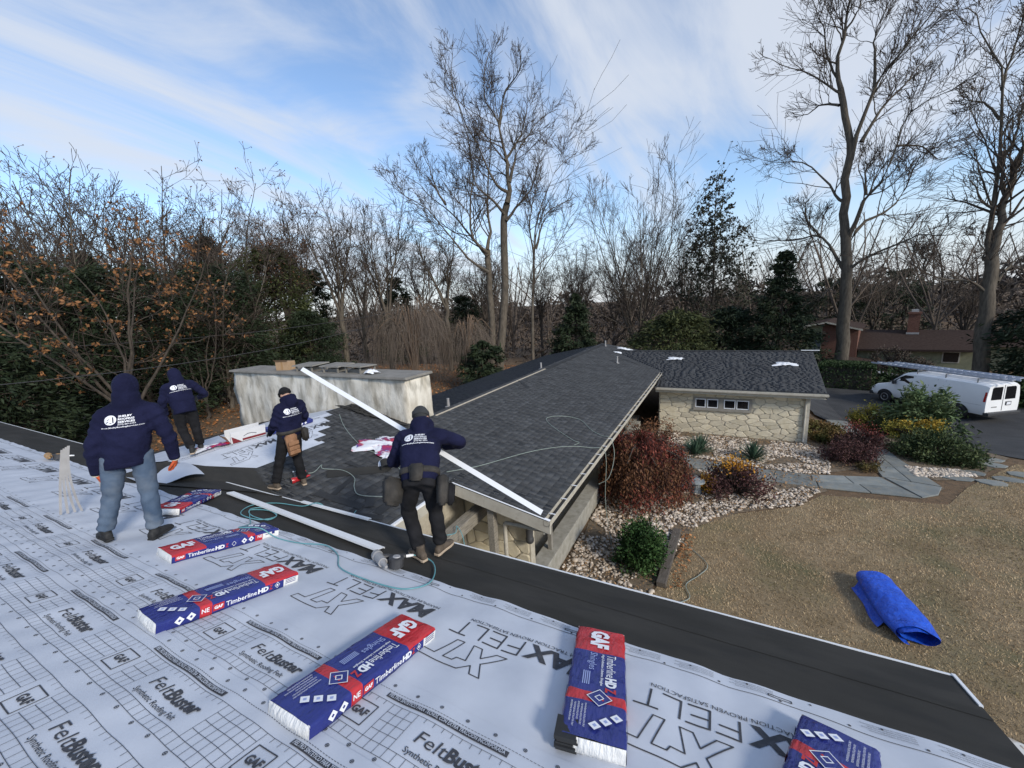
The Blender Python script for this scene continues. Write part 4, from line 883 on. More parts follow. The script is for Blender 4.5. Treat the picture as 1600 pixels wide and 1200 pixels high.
def folds(me, amp, zones):
    """push soft cloth folds: zones list of (point, radius, direction)"""
    n = len(me.vertices); P = np.empty(n*3, np.float32); me.vertices.foreach_get('co', P); P = P.reshape(-1, 3); Nn = np.empty(n*3, np.float32); me.vertex_normals.foreach_get('vector', Nn); Nn = Nn.reshape(-1, 3)
    d = np.zeros(n)
    for pt, rd, dr, fr in zones:
        q = P-np.array(pt); wgt = np.exp(-(q**2).sum(1)/rd**2); d += wgt*np.sin((q @ np.array(dr))*fr+2*np.sin(q[:, 0]*11+q[:, 1]*7))
    P += Nn*(amp*d)[:, None]; me.vertices.foreach_set('co', P.ravel().astype(np.float32)); me.update()
def ellring(mb, rings, k=18):
    """rings: (center, axisA, a, axisB, b); super-ellipse loft"""
    V = []; F = []; n = len(rings)
    for c, A, a, B, b in rings:
        c, A, B = Vector(c), Vector(A).normalized(), Vector(B).normalized()
        for j in range(k):
            t = 2*math.pi*j/k; ca, sa = math.cos(t), math.sin(t); e = .82; V.append(c+A*a*math.copysign(abs(ca)**e, ca)+B*b*math.copysign(abs(sa)**e, sa))
    for i in range(n-1):
        for j in range(k): F.append((i*k+j, i*k+(j+1) % k, (i+1)*k+(j+1) % k, (i+1)*k+j))
    F += [tuple(range(k-1, -1, -1)), tuple((n-1)*k+j for j in range(k))]; mb.add(V, F)
def limb(mb, pts, rad, n=5, k=12):
    P = catmull(pts, n); m = len(P); R_ = list(np.interp(np.linspace(0, 1, m), np.linspace(0, 1, len(rad)), rad)); mb.tube(P, R_, k)
def ball(mb, c, rx, ry, rz, rot=None, k=14):
    V = []; F = []; nr = 9
    for i in range(nr+1):
        f = math.pi*i/nr
        for j in range(k): t = 2*math.pi*j/k; V.append(Vector((rx*math.sin(f)*math.cos(t), ry*math.sin(f)*math.sin(t), rz*math.cos(f))))
    if rot is not None: V = [rot @ v for v in V]
    V = [v+Vector(c) for v in V]
    for i in range(nr):
        for j in range(k): F.append((i*k+j, (i+1)*k+j, (i+1)*k+(j+1) % k, i*k+(j+1) % k))
    mb.add(V, F)
def hand(wr, d, pn, side, curl=.7, g=1.0):
    """wr wrist, d finger direction, pn palm normal (towards what it faces)"""
    d = Vector(d).normalized(); pn = Vector(pn); pn = (pn-d*pn.dot(d)).normalized(); lat = d.cross(pn)*side; wr = Vector(wr); mb = MB()
    ellring(mb, [(wr-d*.03, lat, .030*g, pn, .024*g), (wr+d*.02, lat, .034*g, pn, .022*g), (wr+d*.06, lat, .043*g, pn, .020*g), (wr+d*.095, lat, .042*g, pn, .016*g)], 12)
    for k, (o, ln) in enumerate(((-.031, .075), (-.010, .085), (.011, .080), (.031, .062))):
        b = wr+d*.085+lat*o; a1 = curl*.5; a2 = curl*1.25; a3 = curl*1.9; s1, s2, s3 = ln*.45, ln*.33, ln*.27
        p1 = b+(d*math.cos(a1)+pn*math.sin(a1))*s1*1.2; p2 = p1+(d*math.cos(a2)+pn*math.sin(a2))*s2*1.2; p3 = p2+(d*math.cos(a3)+pn*math.sin(a3))*s3
        mb.tube([b-d*.02, b, p1, p2, p3], [.0105*g, .0105*g, .0098*g, .009*g, .007*g], 8)
    b = wr+d*.025-lat*.03; p1 = b+(d*.6-lat*.65+pn*.35).normalized()*.045; p2 = p1+(d*.85-lat*.15+pn*.5).normalized()*.035; mb.tube([b, p1, p2, p2+(d*.9+pn*.4).normalized()*.022], [.014*g, .0125*g, .0105*g, .008*g], 8)
    return vox(mb, .006, 2)
def foot(an, yaw, pitch=0.):
    """shoe around ankle point an; sole 0.085 below"""
    f = Vector((math.sin(yaw), math.cos(yaw), -math.sin(pitch))); f.normalize(); s = Vector((math.cos(yaw), -math.sin(yaw), 0)); u = s.cross(f); a = Vector(an)-u*.085
    up = MB(); ellring(up, [(a-f*.085+u*.045, s, .026, u, .032), (a-f*.07+u*.05, s, .036, u, .046), (a-f*.02+u*.058, s, .040, u, .052), (a+f*.04+u*.052, s, .041, u, .045), (a+f*.10+u*.040, s, .047, u, .034), (a+f*.155+u*.033, s, .045, u, .027), (a+f*.19+u*.027, s, .030, u, .018)], 14)
    limb(up, [a+u*.05-f*.015, a+u*.12-f*.012, a+u*.16-f*.008], [.046, .046, .048])
    so = MB(); P = [(-.09, .030), (-.06, .040), (0, .038), (.05, .041), (.11, .050), (.16, .045), (.195, .028), (.205, .0)]; O = [a+f*x+s*y for x, y in P]+[a+f*x-s*y for x, y in reversed(P[:-1])]
    so.prism([tuple(p) for p in O], tuple(u*.026)); return up, so
def person(label, org, face, J, cloth, hood=True, beanie=None, glove=None, shoe=(m_shoe, m_shoe), heavy=1., logo=True, pant=None, belt=None, face_beard=False):
    yaw = math.atan2(face[1], face[0])-math.pi/2
    t = thing('person', label, 'person', org, yaw, group='roofers at work on the roof')
    g = {k: Vector(v) for k, v in J.items() if hasattr(v, '__len__')}; X = (g['SR']-g['SL']).normalized(); HX = (g['HR']-g['HL']).normalized()
    pel, chs, nk, hd = g['P'], g['C'], g['N'], g['H']; spine = (nk-pel).normalized(); fw = spine.cross(X)*-1
    if fw.y < 0: fw = -fw
    h = heavy
    # body
    b = MB(); hu = (hd-nk).normalized(); hf = g.get('F', Vector((0, 1, 0))); hf = (hf-hu*hf.dot(hu)).normalized(); hs = hf.cross(hu)
    rot = Matrix((hs, hf, hu)).transposed(); ball(b, hd, .074, .094, .118, rot); ball(b, hd-hu*.05+hf*.025, .058, .07, .075, rot); b.tube([hd+hf*.088-hu*.005, hd+hf*.108-hu*.03, hd+hf*.098-hu*.04], [.012, .017, .014], 8)
    for sg in (-1, 1): ball(b, hd+hs*sg*.076-hu*.01-hf*.01, .012, .028, .034, rot); ball(b, hd+hs*sg*.03+hf*.086+hu*.022, .02, .012, .008, rot)
    ball(b, hd+hf*.092-hu*.068, .026, .010, .009, rot); limb(b, [nk-spine*.06, nk, hd-hu*.03], [.066, .058, .056])
    ellring(b, [(pel-spine*.08, HX, .12*h, fw, .09*h), (pel+spine*.05, HX, .13*h, fw, .095*h), (chs, X, .145*h, fw, .10*h), (nk-spine*.10, X, .15*h, fw, .085), (nk-spine*.03, X, .07, fw, .06)])
    for a in 'LR':
        limb(b, [g['S'+a], g['E'+a], g['W'+a]], [.05, .042, .028]); limb(b, [g['H'+a], g['K'+a], g['A'+a]], [.075*h, .055*h, .04])
    me = vox(b, .014, 2); me.materials.append(m_skin); obj('body', me, t)
    for sg in (-1, 1):
        e = MB(); ball(e, hd+hs*sg*.031+hf*.089+hu*.008, .011, .009, .008, rot, 8); e.build('eye', m_hair, t, smooth=True)
    # hoodie
    b = MB(); hm = .035 if belt else .10
    ellring(b, [(pel-spine*hm, HX, .176*h, fw, .137*h), (pel+spine*.02, HX, .186*h, fw, .145*h), (pel+spine*.10, (HX+X)/2, .192*h, fw, .150*h), (chs-spine*.02, X, .198*h, fw, .148*h), (chs+spine*.10, X, .202*h, fw, .138*h), (nk-spine*.10, X, .185*h, fw, .115*h), (nk-spine*.04, X, .13*h, fw, .09), (nk+spine*.01, X, .085, fw, .08)])
    for a, sg in (('L', -1), ('R', 1)):
        S_, E_, W_ = g['S'+a], g['E'+a], g['W'+a]; limb(b, [nk-spine*.01, nk-spine*.045+X*sg*.08, S_-X*sg*.01-spine*.012], [.075, .075, .078])
        limb(b, [S_-X*sg*.09+spine*.02, S_, S_.lerp(E_, .5)+fw*-.008, E_, E_.lerp(W_, .5), W_.lerp(E_, .10)], [.080*h, .080*h, .074*h, .068*h, .062*h, .054], 5, 14)
    if hood:
        ellring(b, [(nk-spine*.10, X, .17, fw, .10), (nk-spine*.04-fw*.01, X, .135, fw, .10), (nk+spine*.02-fw*.012, X, .112, fw, .105), (hd-hu*.06-hf*.012, hs, .108, hf, .118)]); ball(b, hd-hf*.012+hu*.012, .107, .124, .142, rot); ball(b, hd-hf*.06+hu*.05, .08, .075, .085, rot)
    else:
        for q in range(11): an = math.pi*(-.1+1.2*q/10); p = nk+X*math.cos(an)*.088-fw*(math.sin(an)*.075-.025)+spine*(.062+.03*math.sin(an)); ball(b, p, .046, .050, .055)
        ball(b, nk-fw*.085+spine*.015, .105, .06, .10); ball(b, nk-fw*.10-spine*.05, .075, .035, .06)
    me = vox(b, .0155, 4); S_ = g['SL']; folds(me, .0095, [(pel+spine*.06, .16, spine+X*.3, 48), (chs+X*.1, .16, spine-X*.8, 34), (g['EL'], .13, (g['WL']-g['EL']).normalized(), 55), (g['ER'], .13, (g['WR']-g['ER']).normalized(), 55), (g['SL']-spine*.1, .14, (spine+X), 60), (g['SR']-spine*.1, .14, (spine-X), 60)])
    me.materials.append(cloth); hoodie = obj('hoodie', me, t)
    bv = BVHTree.FromPolygons([v.co.copy() for v in me.vertices], [tuple(p.vertices) for p in me.polygons])
    for a in 'LR':
        W_, E_ = g['W'+a], g['E'+a]; dd = (W_-E_).normalized(); c = MB(); c.tube([W_-dd*.055, W_-dd*.05, W_-dd*.005, W_], [.050, .054, .050, .042], 14); c.build('cuff', cloth, t, smooth=True)
    c = MB(); ellring(c, [(pel-spine*(hm+.03), HX, .160*h, fw, .122*h), (pel-spine*(hm+.025), HX, .172*h, fw, .134*h), (pel-spine*(hm-.02), HX, .177*h, fw, .138*h), (pel-spine*(hm-.035), HX, .17*h, fw, .13*h)], 28); c.build('waistband', cloth, t, smooth=True)
    if logo:
        o = chs+spine*.125; W_ = Flat(); Db = Flat(); Xn, Un = np.array(X), np.array(spine)
        
        pr = [(-.088, 0.)]+[(-.088+q*math.cos(6.2832*k/24), q*math.sin(6.2832*k/24)) for q in (.014, .028, .042) for k in range(24)]
        W_.add(np.array(pr), [[0, 1+k, 1+(k+1) % 24] for k in range(24)]+[t_ for q in (0, 24) for k in range(24) for t_ in ([1+q+k, 25+q+k, 25+q+(k+1) % 24], [1+q+k, 25+q+(k+1) % 24, 1+q+(k+1) % 24])], (0, 0, 0), (1, 0, 0), (0, 1, 0))
        Db.quad([(-.07, -.025), (-.062, -.025), (-.068, .026), (-.076, .026)], (0, 0, 0), (1, 0, 0), (0, 1, 0)); Db.quad([(-.118, -.020), (-.10, -.008), (-.098, -.012), (-.115, -.025)], (0, 0, 0), (1, 0, 0), (0, 1, 0)); Db.quad([(-.108, .002), (-.094, .014), (-.094, .009), (-.106, -.002)], (0, 0, 0), (1, 0, 0), (0, 1, 0)); Db.quad([(-.09, -.022), (-.076, -.022), (-.076, -.027), (-.09, -.027)], (0, 0, 0), (1, 0, 0), (0, 1, 0))
        for k, (s_, w_) in enumerate((('SHELBY', .092), ('ROOFING', .108), ('SERVICES', .114))): W_.text(s_, (-.036, .019-.0245*k, 0), (1, 0, 0), (0, 1, 0), w_, .0165, bold=.05)
        W_.quad([(-.036, -.037), (.078, -.037), (.078, -.0355), (-.036, -.0355)], (0, 0, 0), (1, 0, 0), (0, 1, 0)); W_.text('(215) 887-5553', (-.036, -.049, 0), (1, 0, 0), (0, 1, 0), .12, .0095, bold=.03); W_.text('www.ShelbyRoofingServices.com', (-.15, -.071, 0), (1, 0, 0), (0, 1, 0), .29, .0115, bold=.03)
        for fl, m, lift in ((W_, m_wtext, .005), (Db, cloth, .0075)):
            if not fl.V: continue
            P = np.concatenate(fl.V)*1.14; Q = []
            for x, y, _ in P:
                p = o+X*float(x)+spine*float(y); hit = bv.ray_cast(p-fw*.6, fw)
                Q.append((hit[0]-fw*lift) if hit[0] is not None else (p-fw*.14*h))
            obj('back_print', npmesh('back_print', np.array([list(q) for q in Q]), np.concatenate(fl.F), m), t)['kind'] = 'stuff'
    # trousers
    b = MB(); ellring(b, [(pel-spine*.13, HX, .165*h, fw, .130*h), (pel-spine*.06, HX, .168*h, fw, .132*h), (pel+spine*.04, HX, .158*h, fw, .122*h)])
    for a in 'LR':
        H_, K_, A_ = g['H'+a], g['K'+a], g['A'+a]; limb(b, [H_+Vector((0, 0, .03)), H_.lerp(K_, .45), K_, K_.lerp(A_, .5), A_+(K_-A_).normalized()*.03], [.104*h, .096*h, .080*h, .074*h, .076], 6, 14)
    me = vox(b, .0155, 3); folds(me, .008, [(g['KL'], .14, (.5, .2, 1), 42), (g['KR'], .14, (-.5, .2, 1), 42), (g['AL']+Vector((0, 0, .1)), .12, (.3, 0, 1), 62), (g['AR']+Vector((0, 0, .1)), .12, (.3, 0, 1), 62), (pel-spine*.14, .12, (.4, .2, 1), 60)])
    me.materials.append(pant); obj('trousers', me, t)
    for a in 'LR':
        up, so = foot(g['A'+a], J.get('y'+a, 0.)); me = vox(up, .009, 2); me.materials.append(shoe[0]); sh = obj('shoe', me, t); so.build('sole', shoe[1], sh, bevel=.006)
    for a, sg in (('L', -1), ('R', 1)):
        me = hand(g['W'+a], g['D'+a], g.get('Q'+a, Vector((-sg, 0, 0))), sg, J.get('curl', .7), 1.12 if glove else 1.); me.materials.append(glove or m_skin); hnd = obj('glove' if glove else 'hand', me, t)
        if glove is m_glove:
            dd = Vector(g['D'+a]).normalized(); c = MB(); c.tube([g['W'+a]-dd*.02, g['W'+a]+dd*.012], [.046, .042], 12); c.build('glove_cuff', m_cuffw, t, smooth=True)
    if beanie:
        b = MB(); ball(b, hd+hu*.045-hf*.012, .088, .106, .098, rot); me = vox(b, .010, 3); me.materials.append(beanie); bn = obj('beanie', me, t)
        c = MB(); ellring(c, [(hd+hu*.012-hf*.008, hs, .088, hf, .104), (hd+hu*.016-hf*.008, hs, .094, hf, .110), (hd+hu*.062-hf*.010, hs, .092, hf, .107), (hd+hu*.07-hf*.010, hs, .08, hf, .095)], 22); c.build('beanie_cuff', beanie, bn, smooth=True)
    if face_beard:
        b = MB(); ball(b, hd-hu*.085+hf*.045, .060, .062, .050, rot); me = vox(b, .007, 2); me.materials.append(m_hair); obj('beard', me, t)
    if belt:
        bl = MB(); ellring(bl, [(pel-spine*.0, HX, .196*h, fw, .156*h), (pel+spine*.055, HX, .199*h, fw, .158*h)], 26); bl = bl.build('tool_belt', m_pouch, t, smooth=True)
        for (x, y, z, w_, d_, h_, m, kind) in belt:
            p = pel+HX*x+fw*y+spine*z; M_ = frame(p, HX if not kind else (HX*math.cos(kind)+fw*math.sin(kind)), (fw if not kind else (fw*math.cos(kind)-HX*math.sin(kind)))); q = MB()
            q.box((-w_/2, -d_/2, -h_), (w_/2, d_/2, 0), taper=-.0); me = q.mesh('pouch', m); bm = bmesh.new(); bm.from_mesh(me)
            for v in bm.verts:
                if v.co.z < -.01: v.co.x *= .82; v.co.y *= .8
            bmesh.ops.bevel(bm, geom=bm.edges[:], offset=min(w_, d_)*.22, segments=3, affect='EDGES'); bm.to_mesh(me); bm.free(); me.polygons.foreach_set('use_smooth', [True]*len(me.polygons)); me.transform(M_); pc = obj('pouch', me, bl)
            if m is m_leath:
                for zz in (.12, .2, .27):
                    q = MB(); q.box((-w_*.46, -d_/2-.022, -zz-.055), (w_*.46, -d_/2+.02, -zz+.01), M=M_); q.build('pouch', m, bl, bevel=.012)
    return t
def roofz(x, y): return ZE-T14*(y-YE)+.018
# worker 1, back to us, jeans, orange gloves
o1 = (-5.52, 1.565, roofz(-5.52, 1.565))
person('worker in navy hoodie with hood up, blue jeans and orange gloves', o1, (-.86, .51),
       dict(P=(.15, .0, .93), C=(.19, .015, 1.18), N=(.235, .03, 1.45), H=(.25, .055, 1.605), F=(.15, 1, -.1), SL=(.045, .02, 1.345), SR=(.425, .02, 1.335), EL=(-.085, -.02, 1.04), ER=(.505, -.01, 1.04), WL=(-.125, .06, .755), WR=(.50, .08, .765), DL=(.25, .25, -1), DR=(-.15, .3, -1), QL=(1, .1, .2), QR=(-1, .1, .2), HL=(.04, 0, .90), HR=(.255, 0, .90), KL=(-.055, .05, .50), KR=(.245, .0, .48), AL=(-.17, .04, .125), AR=(.235, -.05, .05), yL=-.5, yR=.55, curl=.75),
       m_navy, True, None, m_glove, (m_shoe, m_shoe), 1.02, True, m_jean)
# worker 2, walking away at the ridge
o2 = (-8.82, 3.62, 3.83)
person('worker in navy hoodie and charcoal trousers walking away along the ridge, hood up', o2, (-.97, .24),
       dict(P=(.06, .10, .90), C=(.06, .20, 1.12), N=(.07, .27, 1.34), H=(.06, .33, 1.47), F=(-.1, 1, -.2), SL=(-.12, .23, 1.27), SR=(.27, .29, 1.28), EL=(-.22, .20, 1.00), ER=(.44, .27, 1.06), WL=(-.19, .30, .77), WR=(.40, .47, .97), DL=(0, .3, -1), DR=(-.5, 1, -.1), QL=(1, .1, 0), QR=(-1, 0, .2), HL=(-.03, .10, .86), HR=(.15, .10, .86), KL=(-.02, .16, .48), KR=(.18, .14, .46), AL=(.02, -.10, .12), AR=(.20, .16, .09), yL=.3, yR=.1, curl=.8),
       m_navy, True, None, m_char, (m_shoe, m_sole), .98, True, m_blk)
# worker 3, black beanie, tan leather pouch
o3 = (-6.49, 3.98, zs(-6.49)+.03)
person('worker in black beanie with tan leather tool pouch looking down by the chimney', o3, (-.98, .05),
       dict(P=(.10, -.05, .97), C=(.14, -.05, 1.22), N=(.19, -.02, 1.47), H=(.20, .07, 1.585), F=(0, 1, -.55), SL=(.0, -.03, 1.40), SR=(.37, -.03, 1.40), EL=(-.09, .05, 1.13), ER=(.45, .03, 1.13), WL=(-.04, .26, .98), WR=(.31, .27, 1.0), DL=(.3, .9, -.35), DR=(-.4, .9, -.2), QL=(.3, 0, -1), QR=(-.3, 0, -1), HL=(.01, -.05, .93), HR=(.19, -.05, .93), KL=(-.09, .05, .50), KR=(.19, .0, .50), AL=(-.19, .10, .125), AR=(.22, -.02, .06), yL=-.1, yR=.35, curl=.6),
       m_navy, False, m_blk, m_char, (m_boot, m_sole), 1.0, True, m_blk, belt=[(-.10, -.185, -.0, .19, .10, .36, m_leath, 0), (.22, -.06, .02, .18, .12, .23, m_pouch, 1.2)], face_beard=True)
# worker 4, grey beanie, bending over the white trim
o4 = (-2.70, 3.02, roofz(-2.70, 3.02))
person('worker in grey beanie bending over the slanted white trim at the eave', o4, (-.50, .866),
       dict(P=(0, -.06, .93), C=(.0, .08, 1.13), N=(.0, .27, 1.315), H=(-.01, .36, 1.42), F=(0, 1, -.8), SL=(-.20, .23, 1.25), SR=(.20, .23, 1.25), EL=(-.33, .26, .98), ER=(.40, .36, 1.12), WL=(-.20, .44, 1.0), WR=(.20, .52, 1.03), DL=(.7, .6, .15), DR=(-.7, .5, -.1), QL=(0, .4, -1), QR=(0, .3, -1), HL=(-.095, -.05, .88), HR=(.095, -.05, .88), KL=(-.19, .10, .49), KR=(.10, .06, .49), AL=(-.06, -.14, .135), AR=(.13, .03, .085), yL=-.75, yR=.55, curl=.8),
       m_navy, False, m_char, m_char, (m_boot, m_sole), 1.04, True, m_blk, belt=[(0, -.175, .07, .14, .07, .17, m_pouch, 0), (-.25, -.04, -.02, .22, .14, .27, m_pouch, .9), (.235, -.03, -.02, .11, .12, .30, m_pouch, 1.2), (.30, .06, -.08, .10, .10, .22, m_blk, 1.3)])
# ------------------------------------------------------------------ vegetation
def bark(name, c1, c2, **k): return mat(name, c1, c2, scale=9, rough=.95, bump=.6, bscale=22, bdist=.04, stretch=(1, 1, .25), **k)
m_bark = bark('grey_bark', (.072, .059, .044), (.125, .105, .08)); m_barkd = bark('dark_bark', (.045, .036, .028), (.078, .063, .049)); m_barkb = bark('brown_bark', (.13, .088, .058), (.18, .125, .085))
m_twig = mat('twigs', (.055, .041, .031), (.08, .06, .046), scale=2, rough=.95); m_twigt = mat('tan_twigs', (.105, .082, .064), (.145, .115, .09), scale=2, rough=.95)
def leafm(name, c1, c2, sc=1.5, tone=.35, rough=.7): return mat(name, c1, c2, scale=sc, rough=rough, tone=tone, spec=.25)
m_ever = leafm('evergreen', (.012, .021, .009), (.026, .038, .016)); m_everb = leafm('evergreen_olive', (.030, .040, .012), (.055, .062, .020)); m_hem = leafm('thin_conifer', (.030, .036, .022), (.050, .054, .034))
m_box = leafm('boxwood_leaf', (.024, .060, .016), (.055, .105, .030)); m_oak = leafm('brown_oak_leaf', (.17, .075, .028), (.26, .125, .05)); m_redl = leafm('red_maple_leaf', (.11, .022, .018), (.18, .05, .03)); m_rust = leafm('rust_leaf', (.10, .045, .022), (.16, .075, .035))
m_rhod = leafm('rhododendron_leaf', (.060, .095, .035), (.115, .15, .065)); m_yel = leafm('yellow_leaf', (.30, .19, .022), (.42, .28, .04)); m_orng = leafm('orange_leaf', (.36, .16, .018), (.50, .27, .04)); m_purp = leafm('purple_leaf', (.060, .028, .026), (.11, .050, .045))
m_brush = leafm('brush', (.055, .042, .033), (.085, .066, .052)); m_jun = leafm('juniper', (.035, .055, .020), (.075, .095, .036)); m_yuc = leafm('yucca_leaf', (.045, .085, .05), (.085, .135, .085)); m_hedge = leafm('hedge_leaf', (.020, .038, .012), (.040, .066, .022)); m_gold = leafm('golden_conifer', (.19, .17, .025), (.30, .25, .05)); m_cover = leafm('ground_cover', (.07, .075, .02), (.15, .085, .03))
def unit(v): return v/np.maximum(np.linalg.norm(v, axis=-1, keepdims=True), 1e-9)
def tubes(P, R_, k):
    B, n, _ = P.shape; t = np.gradient(P, axis=1); t = unit(t); ref = np.where(np.abs(t[..., 2:]) < .9, np.array([0, 0, 1.]), np.array([1., 0, 0])); a = unit(np.cross(t, ref)); b = np.cross(t, a)
    an = np.arange(k)*2*np.pi/k; V = P[:, :, None]+R_[:, :, None, None]*(a[:, :, None]*np.cos(an)[None, None, :, None]+b[:, :, None]*np.sin(an)[None, None, :, None])
    i = np.arange(B*n*k).reshape(B, n, k); A = i[:, :-1]; C = i[:, 1:]
    F = np.stack([A, np.roll(A, -1, 2), np.roll(C, -1, 2), C], -1).reshape(-1, 4); return V.reshape(-1, 3), F
def resample(pts, n):
    C = np.array([list(p) for p in catmull(pts, 6)]); return np.stack([np.interp(np.linspace(0, 1, n), np.linspace(0, 1, len(C)), C[:, i]) for i in range(3)], -1)
def spawn(P, R_, m, tl, th, ang, ratio, n, gnarl, up, rr, r, minlen=.25):
    B, n0, _ = P.shape; t = r.uniform(tl, th, (B, m)); f = t*(n0-1); i = np.minimum(f.astype(int), n0-2); w_ = (f-i)[..., None]; bi = np.arange(B)[:, None]
    p0 = P[bi, i]*(1-w_)+P[bi, i+1]*w_; tg = unit(P[bi, i+1]-P[bi, i]); rad = R_[bi, i]*(1-w_[..., 0])+R_[bi, i+1]*w_[..., 0]
    Ln = np.linalg.norm(np.diff(P, axis=1), axis=2).sum(1)[:, None]*ratio*r.uniform(.55, 1.2, (B, m))*(1.22-.82*t); Ln = np.maximum(Ln, minlen)
    rv = r.normal(size=(B, m, 3)); pr = unit(rv-tg*(rv*tg).sum(-1, keepdims=True)); a = np.radians(ang)*r.uniform(.6, 1.35, (B, m))[..., None]; dr = unit(tg*np.cos(a)+pr*np.sin(a)+np.array([0, 0, up*.5]))
    pl = np.linalg.norm(np.diff(P, axis=1), axis=2).sum(1); keep = (r.random((B, m)) < np.clip(pl/np.percentile(pl, 60), .15, 1)[:, None]).ravel()
    p0 = p0.reshape(-1, 3)[keep]; dr = dr.reshape(-1, 3)[keep]; Ln = Ln.ravel()[keep]; rad = rad.ravel()[keep]*rr; out = np.zeros((len(p0), n, 3)); out[:, 0] = p0; q = p0
    for s in range(1, n):
        dr = unit(dr+r.normal(size=dr.shape)*gnarl+np.array([0, 0, up])); q = q+dr*(Ln/(n-1))[:, None]; out[:, s] = q
    return out, rad[:, None]*np.linspace(1, .28, n)[None]
def join(parts):
    Vs, Fs, o = [], [], 0
    for V, F in parts: Vs.append(V); Fs.append(F+o); o += len(V)
    return np.concatenate(Vs), np.concatenate(Fs)
def cards(C, size, r, elong=1.6, droop=None, out=None):
    """leaf-sized quads at centres C"""
    n = len(C); d = unit(r.normal(size=(n, 3)) if out is None else out+r.normal(size=(n, 3))*.55)
    if droop: d = unit(d+np.array([0, 0, -droop]))
    s = unit(np.cross(d, r.normal(size=(n, 3)))); sz = size*r.uniform(.55, 1.35, (n, 1)); a = d*sz*elong/2; b = s*sz/2
    V = np.stack([C-a, C+b*.9-a*.1, C+a, C-b*.9-a*.1], 1).reshape(-1, 3); return V, np.arange(4*n).reshape(n, 4)
def bare(name, label, base, limbs, seed, lev, m=m_bark, mt=m_twig, vdir=None, group=None, tips=0, tipm=None, tipsize=.07, minlen=.25, collect=None, tipkeep=.8):
    r = np.random.default_rng(seed); P = []; R_ = []
    for r0, r1, pts in limbs:
        if vdir is not None and pts[0][2] < 0: pts = [(pts[0][0], pts[0][1], -2.4)]+list(pts[1:])
        if vdir is not None: pts = [(l*vdir[1]+q*vdir[0], -l*vdir[0]+q*vdir[1], z) for l, q, z in pts]
        p = resample(pts, 12); p[1:, :2] += r.normal(size=(11, 2))*.05; P.append(p); R_.append(np.geomspace(r0, r1, 12)*(1 if vdir is None else (1.0 if base[0] < 0 else .6)))
    P = np.array(P); R_ = np.array(R_); parts = [tubes(P, R_, 8)]; tw = []; sel = R_[:, -1] < .16
    cP, cR = P[sel], R_[sel]; allP, allR = cP, cR
    for li, (mm, tl, th, ang, ratio, n, gn, up, rr, k) in enumerate(lev):
        cP, cR = spawn(allP, allR, mm, tl, th, ang, ratio, n, gn, up, rr, r, minlen); cR = np.maximum(cR, .0125)
        (parts if li == 0 else tw).append(tubes(cP, cR, k))
        if li == 0 and n == 12: allP, allR = np.concatenate([allP, cP]), np.concatenate([allR, cR])
        else: allP, allR = cP, cR
    if collect is not None: return parts, tw, cP
    t = thing(name, label, 'tree', (base[0], base[1], float(gz(*base))), group=group); V, F = join(parts); zoff = -float(gz(*base)) if vdir is not None else 0
    V = V+np.array([0, 0, zoff]); obj('trunk', npmesh('trunk', V, F, m, True), t); V, F = join(tw); V = V+np.array([0, 0, zoff]); cr = obj('crown', npmesh('crown', V, F, mt), t); cr['kind'] = 'stuff'
    if tips:
        C = cP[:, r.integers(1, cP.shape[1], tips)].reshape(-1, 3); C = C[r.random(len(C)) < tipkeep]+r.normal(size=(1, 3))*0+np.array([0, 0, zoff]); V, F = cards(C+r.normal(size=C.shape)*.04, tipsize, r); o = obj('foliage', npmesh('foliage', V, F, tipm or mt, tone=r.random(len(F))), t); o['kind'] = 'stuff'
    return t
def gen_limbs(h, seed, stems=4, fork=.3, spread=.28, r0=.28, lean=(0, 0)):
    r = random.Random(seed); f = fork*h; L_ = []; tr = [(0, 0, -.3), (lean[0]*.3+r.uniform(-.1, .1), lean[1]*.3+r.uniform(-.1, .1), f*.5), (lean[0]*.6, lean[1]*.6, f)]; L_.append((r0, r0*.75, tr))
    for k in range(stems):
        a = 6.283*k/stems+r.uniform(-.5, .5); sp = spread*h*r.uniform(.35, 1.15); hh = h*r.uniform(.82, 1.0) if k else h; b = (tr[2][0], tr[2][1], f*r.uniform(.75, 1.0)); q = r.uniform(-.6, .6)
        L_.append((r0*r.uniform(.42, .6), .02, [b, (b[0]+sp*.32*math.cos(a), b[1]+sp*.32*math.sin(a), f+(hh-f)*.28), (b[0]+sp*.68*math.cos(a+q*.4), b[1]+sp*.68*math.sin(a+q*.4), f+(hh-f)*.64), (b[0]+sp*math.cos(a+q), b[1]+sp*math.sin(a+q), hh)]))
    return L_
CT_BASE = (-18.6, 33.1)
